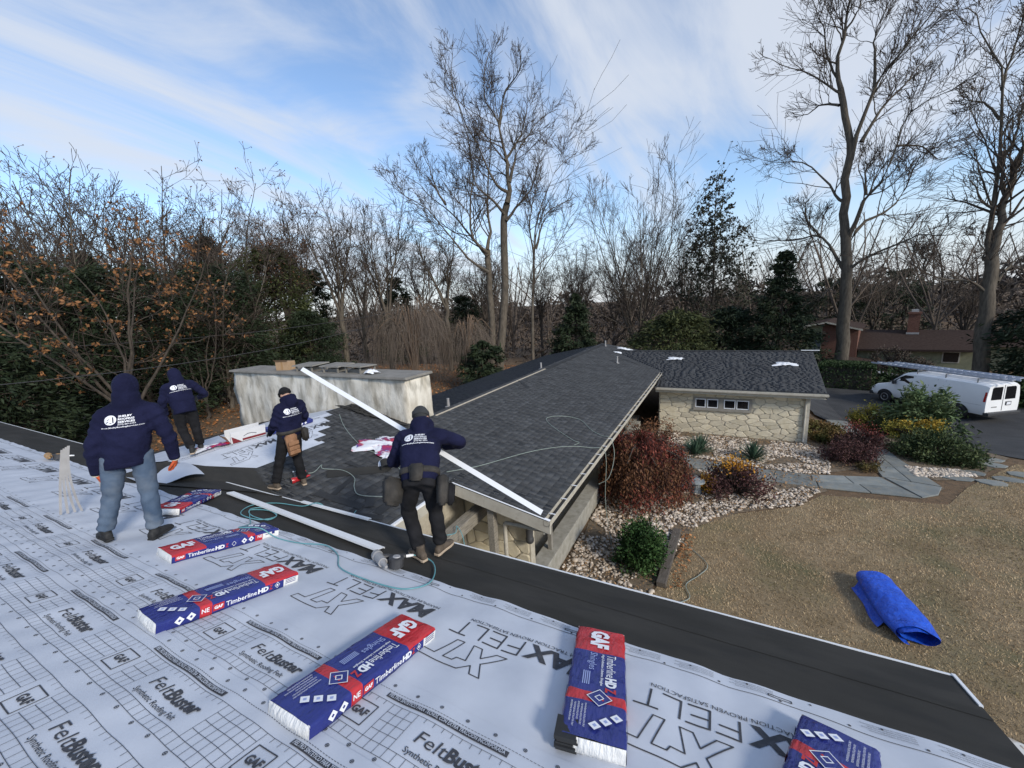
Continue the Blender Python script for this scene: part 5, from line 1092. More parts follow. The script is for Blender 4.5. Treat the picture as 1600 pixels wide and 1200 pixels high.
CT = [
(0.42,0.3,[(-0.2,0,-1.1), (0.3,0.1,2.6), (0.8,0.2,6.1), (1.1,0.3,9.5), (1.2,0.3,13.4), (1.6,0.3,15.1)]),
(0.26,0.03,[(1.6,0,15.1), (1.9,0.1,16.8), (1.8,0.1,18.6), (1.3,-0.1,20.3), (1.1,-0.2,21.8), (0.3,-0.5,22.8), (0.2,-0.5,24.7), (0.8,-0.3,26.7)]),
(0.17,0.02,[(1.9,0,16.8), (2.3,0.2,18.1), (2.7,0.4,19.3), (3.8,0.9,20.8), (5,1.5,22.3), (6.6,2.2,23.3)]),
(0.16,0.02,[(1.4,0,13.6), (2.8,1,15.3), (4.1,1.9,16.9), (4.8,2.4,19), (5.6,3,21)]),
(0.15,0.02,[(1.3,0,14.2), (0.1,-0.5,15.5), (-0.9,-0.8,16.3), (-1.2,-0.9,17.9), (-1.3,-1,20)]),
(0.16,0.02,[(1.7,0,16), (0.8,-0.6,16.4), (0.2,-1,17.4), (-0.4,-1.4,18.8), (-1.6,-2.2,21.1), (-2.3,-2.7,22.9), (-2.1,-2.5,25.5)]),
(0.14,0.02,[(1.3,-0,21.4), (1.9,-0.5,23.6), (3,-1.3,24.6), (3.3,-1.6,26)]),
(0.13,0.02,[(1.6,-0,18.6), (3,-0.1,20.3), (3.6,-0.1,22.3), (4.4,-0.2,24)]),
(0.34,0.26,[(-0.9,0,-1), (-0.5,0.3,2.6), (-0.4,0.4,6.2), (-0.4,0.4,9), (-0.4,0.4,11.3)]),
(0.18,0.02,[(-0.4,0,11.3), (-0.1,0.1,13), (-0.1,0.1,15.6), (0.2,0.1,17.9), (0.5,0.2,21.2), (-0.2,0,23.6)]),
(0.17,0.02,[(-0.4,0,11), (-1.6,-0.8,12.2), (-1.6,-0.8,14.7), (-1.2,-0.5,17.9), (-1.7,-0.9,21.4), (-2.4,-1.3,24.2)]),
(0.17,0.02,[(-0.4,-0,10.7), (-1.2,0.5,11.7), (-2.7,1.4,13.9), (-3.8,2.1,15.2), (-5.4,3.1,16.6), (-6.6,3.8,18.1), (-8.5,5,19.5)]),
(0.14,0.02,[(-0.4,-0,9.3), (-2.1,0.1,10.5), (-3.2,0.1,12), (-4.3,0.2,13.5), (-5.7,0.3,15.2), (-7.3,0.3,16.1), (-8.3,0.4,17)]),
(0.12,0.02,[(-3.8,-0,15.2), (-4.6,0.3,16.8), (-5.1,0.5,18.6), (-5.7,0.8,20.2)]),
(0.2,0.02,[(3.2,0,-1.3), (3.3,0,3.6), (3.6,0,7.7), (3.8,0,10.2), (4.2,0.1,13.6), (5.4,0.1,16.3), (6.2,0.2,17.8), (8,0.3,19.1)]),
(0.1,0.02,[(4,0,11.1), (4.7,0.1,13.4), (5.6,0.2,14.5), (7.8,0.4,15.4)]),
(0.1,0.02,[(3.8,-0,10.2), (3.5,0.3,13.3), (4.1,-0.2,15.9), (4.7,-0.6,17.9)]),
]
CT_DIR = (-0.489, 0.872)
RT_BASE = (8.8, 41.1)
RT = [
(0.85,0.55,[(0.1,0,-1), (-0,-0,1.6), (-0.1,-0,4.7), (-0.2,-0,7.6), (-0.5,-0,10.1)]),
(0.52,0.34,[(-0.5,0,10.1), (-0.7,-0,12), (-0.8,-0,14.7), (-0.7,-0,16.5), (-1.1,-0,18.5), (-1.6,-0,20.7)]),
(0.3,0.05,[(-1.6,-0,20.7), (-1.9,0.1,22.3), (-1.7,0,24.4), (-1.6,-0,26.4), (-1.6,-0,28.7), (-2,0.2,30.8)]),
(0.28,0.03,[(-0.6,-0,15.6), (-0.2,-0.1,18.1), (0.4,-0.3,20.4), (1.3,-0.7,21.3), (2.2,-1,22.5), (2.9,-1.3,23.3), (3.3,-1.4,24.2), (3.8,-1.5,25.7)]),
(0.25,0.03,[(-0.1,0,16.7), (0.3,0.3,17.8), (1.1,0.8,19.2), (2.1,1.5,20.3), (2.6,1.8,21.2), (3.4,2.3,22.3), (4.7,3.2,23.3)]),
(0.18,0.03,[(0.3,0,20.2), (0.1,-0.1,22.4), (0.1,-0.1,23.7), (0.5,0.1,25.1), (0.5,0.1,26.9)]),
(0.3,0.03,[(-0.4,-0,9.7), (0.1,-0.3,11.4), (0.5,-0.5,12.9), (1,-0.7,13.1), (1.6,-1.1,14.5), (1.9,-1.2,15.9), (2.1,-1.3,17), (2.7,-1.7,17.8), (3.9,-2.3,17.9), (4.8,-2.8,18.2)]),
(0.26,0.03,[(-0.3,0,9.3), (0.4,0.3,10.9), (1.3,0.7,11.4), (2.1,1.1,11.9), (2.8,1.4,13.5), (3.2,1.6,15.1), (3.8,1.9,15.9), (5.5,2.7,16.4)]),
(0.22,0.03,[(-0.8,-0,12.7), (-1.2,0.2,13.2), (-2.2,0.8,14.8), (-3.4,1.5,16.3), (-4.9,2.4,17), (-6.2,3.2,17.5), (-7.9,4.1,18.6)]),
(0.19,0.03,[(-1.5,0,20.2), (-1.8,-0.1,20.5), (-2.8,-0.2,21.5), (-3.8,-0.4,22.5), (-5,-0.7,23.1), (-6.1,-0.9,24), (-7.1,-1,24.8)]),
(0.17,0.03,[(-1.6,-0,19.6), (-2.8,0.7,20.2), (-3.8,1.3,20), (-5.1,2.1,20.9)]),
(0.24,0.03,[(-0.3,-0,7.4), (-1.4,0.9,9.5), (-2.3,1.6,10.6), (-4,2.9,10.5), (-5.6,4.2,10.9), (-7.3,5.6,10.9), (-8.1,6.2,12.8)]),
(0.14,0.05,[(-2.1,0,10.4), (-2.9,-0.5,11.6), (-3.2,-0.6,12.7), (-2.9,-0.5,13.2)]),
(0.2,0.03,[(-0,-0,7.6), (1.2,-0.6,8.5), (2.9,-1.3,9.2), (3.6,-1.7,9.5), (4.8,-2.2,9.2), (5.9,-2.8,9.8)]),
(0.16,0.03,[(-1.7,-0,21.2), (-2.7,0.5,23.6), (-2.9,0.6,25.3), (-3.7,0.9,27.3), (-4.2,1.1,29.1)]),
(0.16,0.03,[(0.5,0,12.9), (0.3,-0.1,14.9), (0.1,-0.3,16.1)]),
(0.14,0.03,[(1.9,0,15.9), (3.2,0.8,15.7), (4.2,1.4,14.8), (5.1,1.9,14.8)]),
(0.14,0.03,[(-1.7,-0,24.4), (-0.9,-0.3,25.7), (-0.7,-0.3,27.9)]),
(0.13,0.03,[(-0.6,0,6.7), (-1.3,-0.6,6), (-1.9,-1,5.3), (-2.5,-1.4,6.3)]),
]
RT_DIR = (0.208, 0.978)
FT_BASE = (15.2, 37)
FT = [
(0.75,0.55,[(0,0,-1), (-0,-0,1.2), (-0.1,-0,3.7), (-0.2,-0,5.7), (-0.3,-0,7.7)]),
(0.42,0.2,[(-0.3,0,7.7), (-0.2,0,9.2), (-0.2,0,10.6), (0,0,11.8), (0.2,0,13.4), (0.6,0.1,15.3)]),
(0.32,0.04,[(-0.3,0,7.3), (-0.6,-0.1,8.8), (-0.6,-0.1,10.7), (-0.6,-0.1,12.6), (-0.8,-0.1,15.1), (-1,-0.2,17.4), (-1.3,-0.3,18.7), (-2,-0.5,20.1), (-2.3,-0.6,21.4), (-2.8,-0.7,22.1)]),
(0.26,0.04,[(-0.6,-0,12.6), (-0.4,-0.1,13.6), (-0.2,-0.2,14.6), (-0.1,-0.2,16), (0.2,-0.4,17.7)]),
(0.22,0.03,[(-0.1,0,4.9), (-0.5,-0.3,5.7), (-1.1,-0.7,6.2), (-2.2,-1.5,6.4), (-3.1,-2.1,7), (-4.3,-2.9,8), (-5.2,-3.6,7.7)]),
(0.14,0.03,[(-0.2,0,6.5), (-0.5,-0.1,7.5), (-1,-0.2,8.8), (-1.4,-0.3,9.1)]),
(0.14,0.03,[(-0.9,0,15.6), (-1.6,-0.5,16.6), (-2.1,-0.9,16.8), (-2.6,-1.3,17.5)]),
(0.2,0.03,[(0.1,0,6.1), (0.6,0.3,7.2), (1.4,0.8,7.8)]),
(0.14,0.03,[(-1,-0,17.2), (-0.8,-0.1,19.1), (-0.6,-0.1,20.6), (-0.6,-0.1,22.2)]),
(0.12,0.03,[(-0.5,-0,12.2), (-1.3,0.2,13.1), (-2,0.3,14.2)]),
(0.12,0.03,[(-3.1,-0,7), (-3.5,0.2,8.3), (-4.1,0.5,9.2)]),
]
FT_DIR = (0.381, 0.925)
LV_H = [(9, .2, 1, 44, .40, 12, .13, .07, .5, 5), (9, .12, 1, 42, .55, 6, .15, .06, .5, 3), (8, .12, 1, 38, .66, 4, .18, .05, .6, 3)]
m_seed = leafm('seed_heads', (.11, .085, .06), (.16, .12, .085))
bare('tall_tree', 'tall bare tree with several trunks behind the long shingled roof', CT_BASE, CT, 1, LV_H, vdir=CT_DIR, tips=1, tipm=m_seed, tipsize=.055, tipkeep=.3)
bare('tall_tree', 'huge bare spreading tree behind the cross wing, trunk beside the clipped hedge', RT_BASE, RT, 2, LV_H, vdir=RT_DIR, tips=1, tipm=m_seed, tipsize=.05, tipkeep=.25)
bare('tall_tree', 'big bare tree with forked trunk behind the white van', FT_BASE, FT, 3, LV_H, vdir=FT_DIR, tips=1, tipm=m_seed, tipsize=.05, tipkeep=.25)
LV_M = [(11, .15, .98, 46, .44, 12, .14, .07, .6, 4), (9, .12, 1, 42, .48, 5, .18, .05, .6, 3), (4, .12, 1, 40, .66, 3, .2, .05, .6, 3)]
LV_B = [(9, .15, .98, 32, .40, 12, .11, .08, .5, 4), (8, .12, 1, 34, .48, 5, .15, .06, .55, 3), (5, .12, 1, 34, .6, 3, .18, .05, .6, 3)]
for k, (nm, lab, x, y, h, st, fk, sp, r0, lv, m, mt, tp) in enumerate((
    ('bare_tree', 'bare tree with upswept thin limbs at the far end of the main roof', -38, 8.5, 18, 7, .12, .30, .26, LV_B, m_bark, m_twig, 0),
    ('bare_tree', 'slender bare tree rising through the brown-leaved oak', -35, 10.5, 16.5, 7, .15, .28, .24, LV_B, m_bark, m_twig, 0),
    ('bare_tree', 'broad bare tree with rusty leaf remnants behind the dark evergreens', -39, 16.5, 19.5, 8, .25, .40, .46, LV_M, m_barkd, m_twig, 1),
    ('bare_tree', 'rounded bare tree with rusty leaf remnants standing behind the hooded pair', -39, 22.4, 19.5, 8, .25, .38, .42, LV_M, m_barkd, m_twig, 1),
    ('bare_tree', 'crooked bare tree above the olive evergreen beside the chimney', -33, 22.5, 17.5, 6, .42, .26, .30, LV_M, m_barkd, m_twig, 1),
    ('bare_tree', 'leaning pale-trunked bare tree behind the chimney caps', -30.6, 26.0, 18.5, 5, .45, .22, .28, LV_M, m_bark, m_twig, 0),
    ('bare_tree', 'bare tree with tall narrow crown behind the weeping cherry', -29.5, 30.5, 20.5, 6, .35, .2, .27, LV_B, m_bark, m_twig, 0),
    ('bare_tree', 'bare tree with a bent trunk between weeping cherry and tall multi-trunked tree', -24.0, 33, 16.5, 4, .5, .25, .25, LV_M, m_bark, m_twig, 0),
    ('bare_tree', 'thin bare tree half hidden by the tall multi-trunked tree', -23, 38.5, 15, 4, .4, .2, .2, LV_M, m_barkd, m_twig, 0),
    ('bare_tree', 'fan-shaped bare beech with many upright stems beyond the roof peak', -8.3, 47.3, 23, 11, .10, .34, .30, LV_B, m_bark, m_twig, 0),
    ('bare_tree', 'small bare tree between the tall tree and the fan-shaped beech', -16.5, 50, 16, 5, .4, .22, .22, LV_M, m_barkd, m_twig, 0),
    ('bare_tree', 'bare tree with thin twigs seen just over the roof peak', -12.5, 53.9, 16.5, 5, .35, .22, .2, LV_M, m_barkd, m_twig, 0),
    ('bare_tree', 'bare tree on the slope just behind the neighbouring brick gable', 6.5, 62, 13, 5, .25, .3, .22, LV_B, m_barkd, m_twigt, 0),
    ('bare_tree', 'bare tree filling the gap behind the neighbouring brick chimney', 17.0, 66, 14, 6, .2, .35, .25, LV_B, m_barkd, m_twigt, 0),
    ('bare_tree', 'bare tree behind the neighbouring house near the forked trunk', 23.0, 60, 13, 6, .2, .35, .25, LV_B, m_barkd, m_twigt, 0),
    ('bare_tree', 'spindly bare tree standing behind the near evergreens by the main roof', -31.5, 16.0, 12.5, 5, .15, .4, .16, LV_M, m_bark, m_twig, 0))):
    BT = globals().setdefault('BT', []); BT += [bare(nm, lab, (x, y), gen_limbs(h*.88, 40+k, st, fk, sp, r0), 60+k, lv, m, mt, tips=tp, tipm=m_rust, tipsize=.09)]
# more of the same kinds further back, copied with their parts
def dup(root, loc, rz, sc, label):
    q = root.copy(); COL.objects.link(q); q.location = (loc[0], loc[1], float(gz(*loc))); q.rotation_euler = (0, 0, rz); q.scale = (sc, sc, sc); q['label'] = label
    for c in root.children: d_ = c.copy(); COL.objects.link(d_); d_.parent = q
for src, x, y, rz, sc, lab in ((2, -47, 11, 1.3, .95, 'bare tree with rusty remnants far behind the brown-leaved oak'), (3, -47, 27, 2.2, .9, 'round-headed bare tree far behind the chimney box'), (4, -43, 31, .8, 1.05, 'crooked bare tree far behind the leaning pale trunk'), (6, -41, 38, 2.9, .95, 'narrow bare tree far behind the weeping cherry'), (7, -36, 44, 1.9, 1.1, 'bare tree with bent trunk deep in the woods past the cherry'), (3, -29, 47, 4.1, .85, 'bare tree deep in the woods past the tall multi-trunked tree'), (10, -23, 54, 1.2, 1.0, 'bare tree deep in the woods beside the thin one'), (11, -4.5, 58, 2.2, 1.05, 'bare tree far behind the sparse hemlock'), (1, -42, 18, 3.6, .95, 'slender bare tree between the two rusty round-headed trees'), (8, -18, 58, 2.5, 1.1, 'bare tree far behind the small bare tree by the beech'), (13, 1.5, 64, 1.1, 1.0, 'bare tree far behind the dense conical evergreen'), (14, 28.5, 55, 2.1, 1.0, 'bare tree behind the dark hemlock by the forked trunk')):
    dup(BT[src], (x, y), rz, sc, lab)
# oak that keeps its brown leaves
bare('oak_tree', 'small oak holding on to its brown leaves at the end of the main roof', (-26.0, 8.6), gen_limbs(11.6, 91, 7, .18, .42, .2), 92, [(7, .2, .98, 55, .42, 12, .18, .02, .5, 4), (5, .2, 1, 50, .42, 4, .2, .0, .55, 3), (4, .2, 1, 45, .45, 3, .25, 0, .6, 3)], m_barkd, m_twig, tips=4, tipm=m_oak, tipsize=.105)
bare('oak_tree', 'young oak with sparse brown leaves beside the hooded worker at the ridge', (-29.5, 13.5), gen_limbs(9.5, 95, 5, .15, .40, .12), 96, [(7, .2, .98, 55, .42, 12, .18, .02, .5, 4), (4, .2, 1, 50, .42, 4, .2, .0, .55, 3), (4, .2, 1, 45, .45, 3, .25, 0, .6, 3)], m_barkd, m_twig, tips=3, tipm=m_oak, tipsize=.10, tipkeep=.7)
# evergreens
def evergreen(name, label, base, h, rad, seed, m=m_ever, n=9000, size=.22, shape='cone', low=.05, group=None, sparse=1., cat='tree', z0=None, elong=3.2):
    r = np.random.default_rng(seed); M_ = max(30, int(n/70)); zt = low+(1-low)*r.random(M_)**(1.25 if shape == 'cone' else .9)
    prof = {'cone': lambda z: (1-z)**.8*(.35+.65*np.minimum(1, z*6))+.03, 'egg': lambda z: np.sqrt(np.clip(1-((z-.42)/.6)**2, 0.02, 1)), 'spire': lambda z: (1-z)**.6*.9+.08, 'dome': lambda z: np.sqrt(np.clip(1-z**2.4, .01, 1))}[shape]
    th = r.uniform(0, 6.283, M_); rr = prof(zt)*rad*np.sqrt(r.uniform(.25, 1.0, M_))*(1+.18*np.sin(3*th+seed)+.15*np.sin(9*zt+th)); C = np.stack([rr*np.cos(th), rr*np.sin(th), zt*h], -1); cr = rad*.15*r.uniform(.6, 1.4, (M_, 1))*(.3+.7*prof(zt)[:, None])
    k = r.integers(0, M_, n); L_ = C[k]+r.normal(size=(n, 3))*cr[k]*np.array([1, 1, .55]); L_[:, 2] = np.maximum(L_[:, 2], .02); o = unit(np.stack([L_[:, 0], L_[:, 1], np.zeros(n)+.05], -1)); V, F = cards(L_, size, r, elong, .25, o)
    t = thing(name, label, cat, (base[0], base[1], float(gz(*base)) if z0 is None else z0), group=group); f = obj('foliage', npmesh('foliage', V, F, m, tone=np.clip(r.normal(.5, .2, M_)[k]+r.normal(size=n)*.12, 0, 1)), t); f['kind'] = 'stuff'
    P = np.zeros((1, 8, 3)); P[0, :, 2] = np.linspace(-.15, h*.95, 8); br = [tubes(P, np.geomspace(rad*.085+.02, .02, 8)[None], 7)]; sel = r.random(M_) < .5
    S = np.stack([C[sel]*np.array([0, 0, .92]), C[sel]*np.array([.5, .5, .97]), C[sel]], 1); br.append(tubes(S, np.tile(np.array([.03, .02, .008])*max(rad, .6)*.5, (len(S), 1)), 4)); V, F = join(br); obj('trunk', npmesh('trunk', V, F, m_barkd, True), t); return t
for k, (lab, x, y, h, rd, m, n, sh) in enumerate((
    ('dark evergreen mass at the far end of the main roof', -26.5, 5.2, 9.5, 3.4, m_ever, 12000, 'egg'), ('dark evergreen between the two brown oaks', -25.2, 9.2, 8.8, 3.0, m_ever, 12000, 'egg'), ('dark evergreen behind the ridge-walking worker', -25.6, 13.2, 9.2, 3.0, m_ever, 12000, 'egg'),
    ('olive-topped evergreen rising behind the outer end of the chimney', -26.6, 17.3, 10.8, 2.7, m_everb, 12000, 'egg'), ('dark evergreen behind the stucco chimney end', -24.0, 17.6, 6.0, 2.3, m_ever, 9000, 'dome'), ('deep green evergreen filling the gap behind the brown oak', -30, 9.5, 10, 3.5, m_ever, 11000, 'cone'), ('deep green evergreen far behind the young oak', -31, 16, 12, 3.6, m_ever, 11000, 'cone'), ('low dark evergreen behind the tan nail gun', -22.5, 3.5, 6.0, 3.2, m_ever, 12000, 'dome'),
    ('dark pine seen through the bare trees behind the chimney caps', -36.5, 28, 11.5, 3.0, m_ever, 6000, 'spire'), ('dark pine behind the weeping cherry', -33, 36, 11, 2.6, m_ever, 6000, 'spire'), ('dark cedar behind the bent-trunk bare tree', -27.5, 41, 9, 2.6, m_ever, 6000, 'egg'),
    ('dense conical evergreen in front of the brick gable', 4.6, 41.6, 11.2, 3.3, m_ever, 12000, 'cone'), ('broad dark evergreen shrub past the roof peak', -12.5, 38, 7.6, 2.6, m_ever, 9000, 'cone'), ('wide bright green evergreen behind the cross ridge', -3.6, 40, 5.8, 3.6, m_everb, 11000, 'dome'), ('dark green evergreen next to the conical one', .8, 43, 6.6, 3.0, m_ever, 9000, 'dome'),
    ('dark hemlock beside the forked trunk behind the van', 18.2, 36, 6.5, 3.0, m_ever, 9000, 'egg'), ('dark pine on the slope behind the neighbouring chimney', 12.5, 66, 9.5, 3.2, m_ever, 6000, 'egg'), ('dark pine on the slope behind the neighbouring long roof', 20.5, 72, 10, 3.4, m_ever, 6000, 'egg'), ('yellow-leaved small tree behind the neighbouring brick gable', 10.4, 55, 4.2, 2.2, m_gold, 4000, 'dome'))):
    big = h > 18
    if k < 8: x, y, h, rd = x*1.27, y*1.27, h*1.2, rd*1.2
    evergreen('evergreen_tree', lab, (x, y), h*.92, rd, 200+k, m, int(n*(1.75 if k < 8 else 1.15)), .085 if k < 8 else .115, sh, .02 if sh == 'dome' else .05)
hl = [(.3, .03, [(0, 0, -.3), (.1, 0, 7), (0, .1, 14), (0, 0, 20.5)])]; rh = random.Random(4)
for k in range(74):
    z = 3.5+16.6*(k/74)**.9; L0 = (4.9*(1-(z/21)**1.9)+.4)*rh.uniform(.7, 1.1); a = k*2.399; hl.append((.055*(1-z/26), .012, [(0, 0, z-.2), (L0*.5*math.cos(a), L0*.5*math.sin(a), z+L0*.22), (L0*math.cos(a+.1), L0*math.sin(a+.1), z+L0*.32+.1)]))
bare('evergreen_tree', 'sparse tall hemlock beside the fan-shaped beech', (-1.0, 52), hl, 98, [(9, .2, 1, 50, .40, 12, .12, .03, .5, 3), (6, .1, 1, 48, .5, 3, .2, -.02, .6, 3)], m_barkd, m_twig, tips=4, tipm=m_hem, tipsize=.17, tipkeep=.9)
# weeping cherry: arching limbs with hanging strands
def weeper(label, base, h, rad, seed, m=m_barkb, mt=m_twigt, n=1000):
    r = np.random.default_rng(seed); t = thing('weeping_tree', label, 'tree', (base[0], base[1], float(gz(*base)))); limbs = []
    for k in range(14): a = 6.283*k/14+r.uniform(-.2, .2); q = rad*r.uniform(.5, 1); hh = h*r.uniform(.75, 1); limbs.append((.14, .02, [(0, 0, -.2), (.15*q*math.cos(a), .15*q*math.sin(a), h*.4), (.5*q*math.cos(a), .5*q*math.sin(a), hh), (q*math.cos(a), q*math.sin(a), hh*.8)]))
    P = np.array([resample(l[2], 12) for l in limbs]); R_ = np.array([np.geomspace(l[0], l[1], 12) for l in limbs]); V, F = tubes(P, R_, 6); obj('trunk', npmesh('trunk', V, F, m, True), t)
    th = r.uniform(0, 6.283, n); q = rad*np.sqrt(r.uniform(.02, 1, n)); zt = h*(1.0-.35*(q/rad)**2)*r.uniform(.72, 1.03, n); S = np.zeros((n, 7, 3)); f = np.linspace(0, 1, 7)[None]; Ln = zt*r.uniform(.25, .9, n)
    qq = q[:, None]*.9+rad*r.uniform(.05, .4, (n, 1))*np.sqrt(f)+r.normal(size=(n, 7))*.05; tt = th[:, None]+r.normal(size=(n, 7))*.02+f*r.normal(size=(n, 1))*.22; S[..., 0] = qq*np.cos(tt); S[..., 1] = qq*np.sin(tt); S[..., 2] = zt[:, None]+.25*np.sin(f*3)-Ln[:, None]*f**1.4
    V, F = tubes(S, np.tile(np.linspace(.012, .005, 7), (n, 1)), 3); o = obj('crown', npmesh('crown', V, F, mt), t); o['kind'] = 'stuff'
weeper('tan bare weeping cherry hanging to the ground behind the chimney', (-22.3, 25.6), 7.6, 3.2, 5)
weeper('second bare weeping cherry joining the first behind the long roof', (-18.6, 28.0), 5.8, 2.2, 6, n=600)
evergreen('shrub', 'dark rhododendron at the foot of the tall multi-trunked tree', (-16.4, 26.6), 3.6, 1.6, 301, m_ever, 4000, .16, 'dome', cat='shrub')
# garden shrubs
def mound(label, base, rx, ry, h, seed, mats, n, size, twigm=m_twig, elong=1.5, top=None, droop=0., twigs=160, name='shrub', cat='shrub', bumps=.16, lowf=.0, shell=.35):
    """low shrub: twigs from the base and leaves through the outer volume; top = (material, min height fraction)"""
    r = np.random.default_rng(seed); t = thing(name, label, cat, (base[0], base[1], float(gz(*base))+.012)); K = max(14, int(n/90)); th = r.uniform(0, 6.283, K); ph = np.arccos(r.uniform(lowf, 1, K)); q = r.uniform(shell, 1, K)**.5*(1+bumps*np.sin(5*th+seed)*np.sin(3*ph))
    C = np.stack([rx*q*np.sin(ph)*np.cos(th), ry*q*np.sin(ph)*np.sin(th), h*(.10+.86*q*np.cos(ph))], -1); k = r.integers(0, K, n); s = .13*min(rx, ry, h*1.2)+.02; L_ = C[k]+r.normal(size=(n, 3))*s; L_[:, 2] = np.clip(L_[:, 2], .02, None); V, F = cards(L_, size, r, elong, droop, unit(L_/np.array([rx, ry, h])+np.array([0, 0, .2]))); V[:, 2] = np.maximum(V[:, 2], .008)
    tone = np.clip(r.normal(.5, .22, K)[k]+r.normal(size=n)*.15, 0, 1)
    if top:
        sel = (L_[:, 2]/h+r.normal(size=n)*.08) > top[1]
        for ss, mm in ((~sel, mats), (sel, top[0])):
            if ss.any(): Fi = F[ss]; o = obj('foliage', npmesh('foliage', V[Fi.ravel()], np.arange(Fi.size).reshape(-1, 4), mm, tone=tone[ss]), t); o['kind'] = 'stuff'
    else: o = obj('foliage', npmesh('foliage', V, F, mats, tone=tone), t); o['kind'] = 'stuff'
    e = C[r.integers(0, K, twigs)]*r.uniform(.8, 1.12, (twigs, 1)); b = e*np.array([.08, .08, 0]); S = np.stack([b, e*np.array([.45, .45, .6])+r.normal(size=e.shape)*.04, e], 1); S[:, 2, 2] = np.maximum(S[:, 2, 2], .03); V, F = tubes(S, np.tile(np.array([.012, .008, .003])*(.6+h*.5), (twigs, 1)), 4); o = obj('stem', npmesh('stem', V, F, twigm), t); o['kind'] = 'stuff'; return t
mound('dense green boxwood bush in white gravel beside the weathered timber', (-1.45, 8.95), .55, .55, 1.12, 1, m_box, 9000, .045, bumps=.1)
def laceleaf():
    r = np.random.default_rng(9); t = thing('japanese_maple', 'weeping deep red laceleaf maple beside the porch curb', 'tree', (-2.05, 12.5, 0)); h, rx, ry = 2.1, 1.2, 1.25
    limbs = [[(0, 0, 0), (.1*math.cos(a), .1*math.sin(a), .7), (.55*math.cos(a), .55*math.sin(a), 1.6+.3*math.sin(a*3)), (1.1*math.cos(a), 1.1*math.sin(a), 1.5)] for a in np.linspace(0, 6, 9)]
    P = np.array([resample(l, 10) for l in limbs]); V, F = tubes(P, np.tile(np.geomspace(.07, .015, 10), (9, 1)), 6); obj('trunk', npmesh('trunk', V, F, m_barkd, True), t); n = 1700; th = r.uniform(0, 6.283, n); q = np.sqrt(r.uniform(.01, 1, n)); prof = 1-.5*q**3; lump = 1+.12*np.sin(3*th+1)+.10*np.sin(7*th); z0 = h*prof*r.uniform(.62, 1.02, n)*(1+.06*np.sin(5*th))
    S = np.zeros((n, 5, 3)); f = np.linspace(0, 1, 5)[None]; qq = (q*.92*lump)[:, None]+.20*np.sqrt(f); tt = th[:, None]+f*r.normal(size=(n, 1))*.22; S[..., 0] = rx*qq*np.cos(tt); S[..., 1] = ry*qq*np.sin(tt); S[..., 2] = np.maximum(.04, z0[:, None]-f**1.5*r.uniform(.35, .95, (n, 1)))
    V, F = tubes(S, np.tile(np.linspace(.005, .003, 5), (n, 1)), 3); o = obj('stem', npmesh('stem', V, F, m_purp), t); o['kind'] = 'stuff'; C = S[:, 1:].reshape(-1, 3); C = C[r.random(len(C)) < .95]; C = np.repeat(C, 4, 0)+r.normal(size=(len(C)*4, 3))*.055; C[:, 2] = np.maximum(C[:, 2], .03); V, F = cards(C, .040, r, 2.6, 1.1); red = (np.sin(C[:, 0]*3.1)+np.sin(C[:, 1]*2.7+1)+np.sin(C[:, 2]*4)+r.normal(size=len(C))*.8) > .1
    for s, m in ((red, m_redl), (~red, m_rust)): Fi = F[s]; o = obj('foliage', npmesh('foliage', V[Fi.ravel()], np.arange(Fi.size).reshape(-1, 4), m, tone=r.random(len(Fi))), t); o['kind'] = 'stuff'
laceleaf()
mound('small brown twiggy shrub behind the red maple by the stone wall', (-2.2, 15.9), .95, .9, 1.75, 22, m_rust, 2500, .05, twigs=500, droop=.6)
mound('purple-brown shrub topped with orange-yellow leaves beside the stone lantern', (.62, 13.75), .95, .8, 1.25, 2, m_purp, 4500, .05, top=(m_orng, .72), twigs=420)
mound('low orange-leaved shrub tucked against the stone lantern', (-.15, 13.55), .38, .35, .5, 3, m_orng, 900, .05, twigs=80)
def yucca(label, x, y, n, seed):
    r = np.random.default_rng(seed); t = thing('yucca_plant', label, 'plant', (x, y, 0)); a = r.uniform(0, 6.283, n); e = np.radians(r.uniform(15, 88, n)); L_ = r.uniform(.55, .9, n); d = np.stack([np.cos(a)*np.cos(e), np.sin(a)*np.cos(e), np.sin(e)], -1); s = unit(np.cross(d, np.array([0, 0, 1.]))+1e-6); b = d*.05; md = d*(L_*.55)[:, None]; tp = d*L_[:, None]-np.array([0, 0, 1])*(.10*np.cos(e)*L_)[:, None]; w_ = .022
    V = np.stack([b-s*w_*.7, b+s*w_*.7, md+s*w_, md-s*w_, tp], 1); V[..., 2] = np.maximum(V[..., 2], .01); V = V.reshape(-1, 3); k = np.arange(n)[:, None]*5; F4 = k+np.array([[0, 1, 2, 3]]); F3 = k+np.array([[3, 2, 4]]); o = obj('leaves', npmesh('leaves', V, [F4, F3], m_yuc, tone=r.random(2*n)), t); o['kind'] = 'stuff'; MB().lathe([(.07, 0), (.09, .06), (.05, .14)], 8).build('crown_base', m_barkd, t)
yucca('grey-green spiky yucca next to the red maple by the stone wall', -.55, 17.2, 190, 1); yucca('spiky yucca behind the orange-topped shrub', 1.3, 17.0, 150, 2); yucca('smaller spiky yucca clump right in front of the first yucca', -.7, 16.75, 90, 3)
mound('ground cover patch with red and olive leaves at the house corner', (4.2, 20.8), .8, 1.9, .38, 31, m_cover, 5000, .06, lowf=.1, twigs=60)
mound('purple barberry beside the path bend', (4.35, 17.75), .85, .75, .85, 4, m_purp, 4200, .04, twigs=260); mound('rounded dark red barberry in front of the olive ground cover', (4.9, 18.85), .75, .75, 1.15, 5, m_purp, 4200, .045, top=(m_redl, .8), twigs=220); mound('short yellow-green plant at the foot of the barberries', (4.75, 17.1), .35, .3, .3, 6, m_cover, 600, .04, twigs=40)
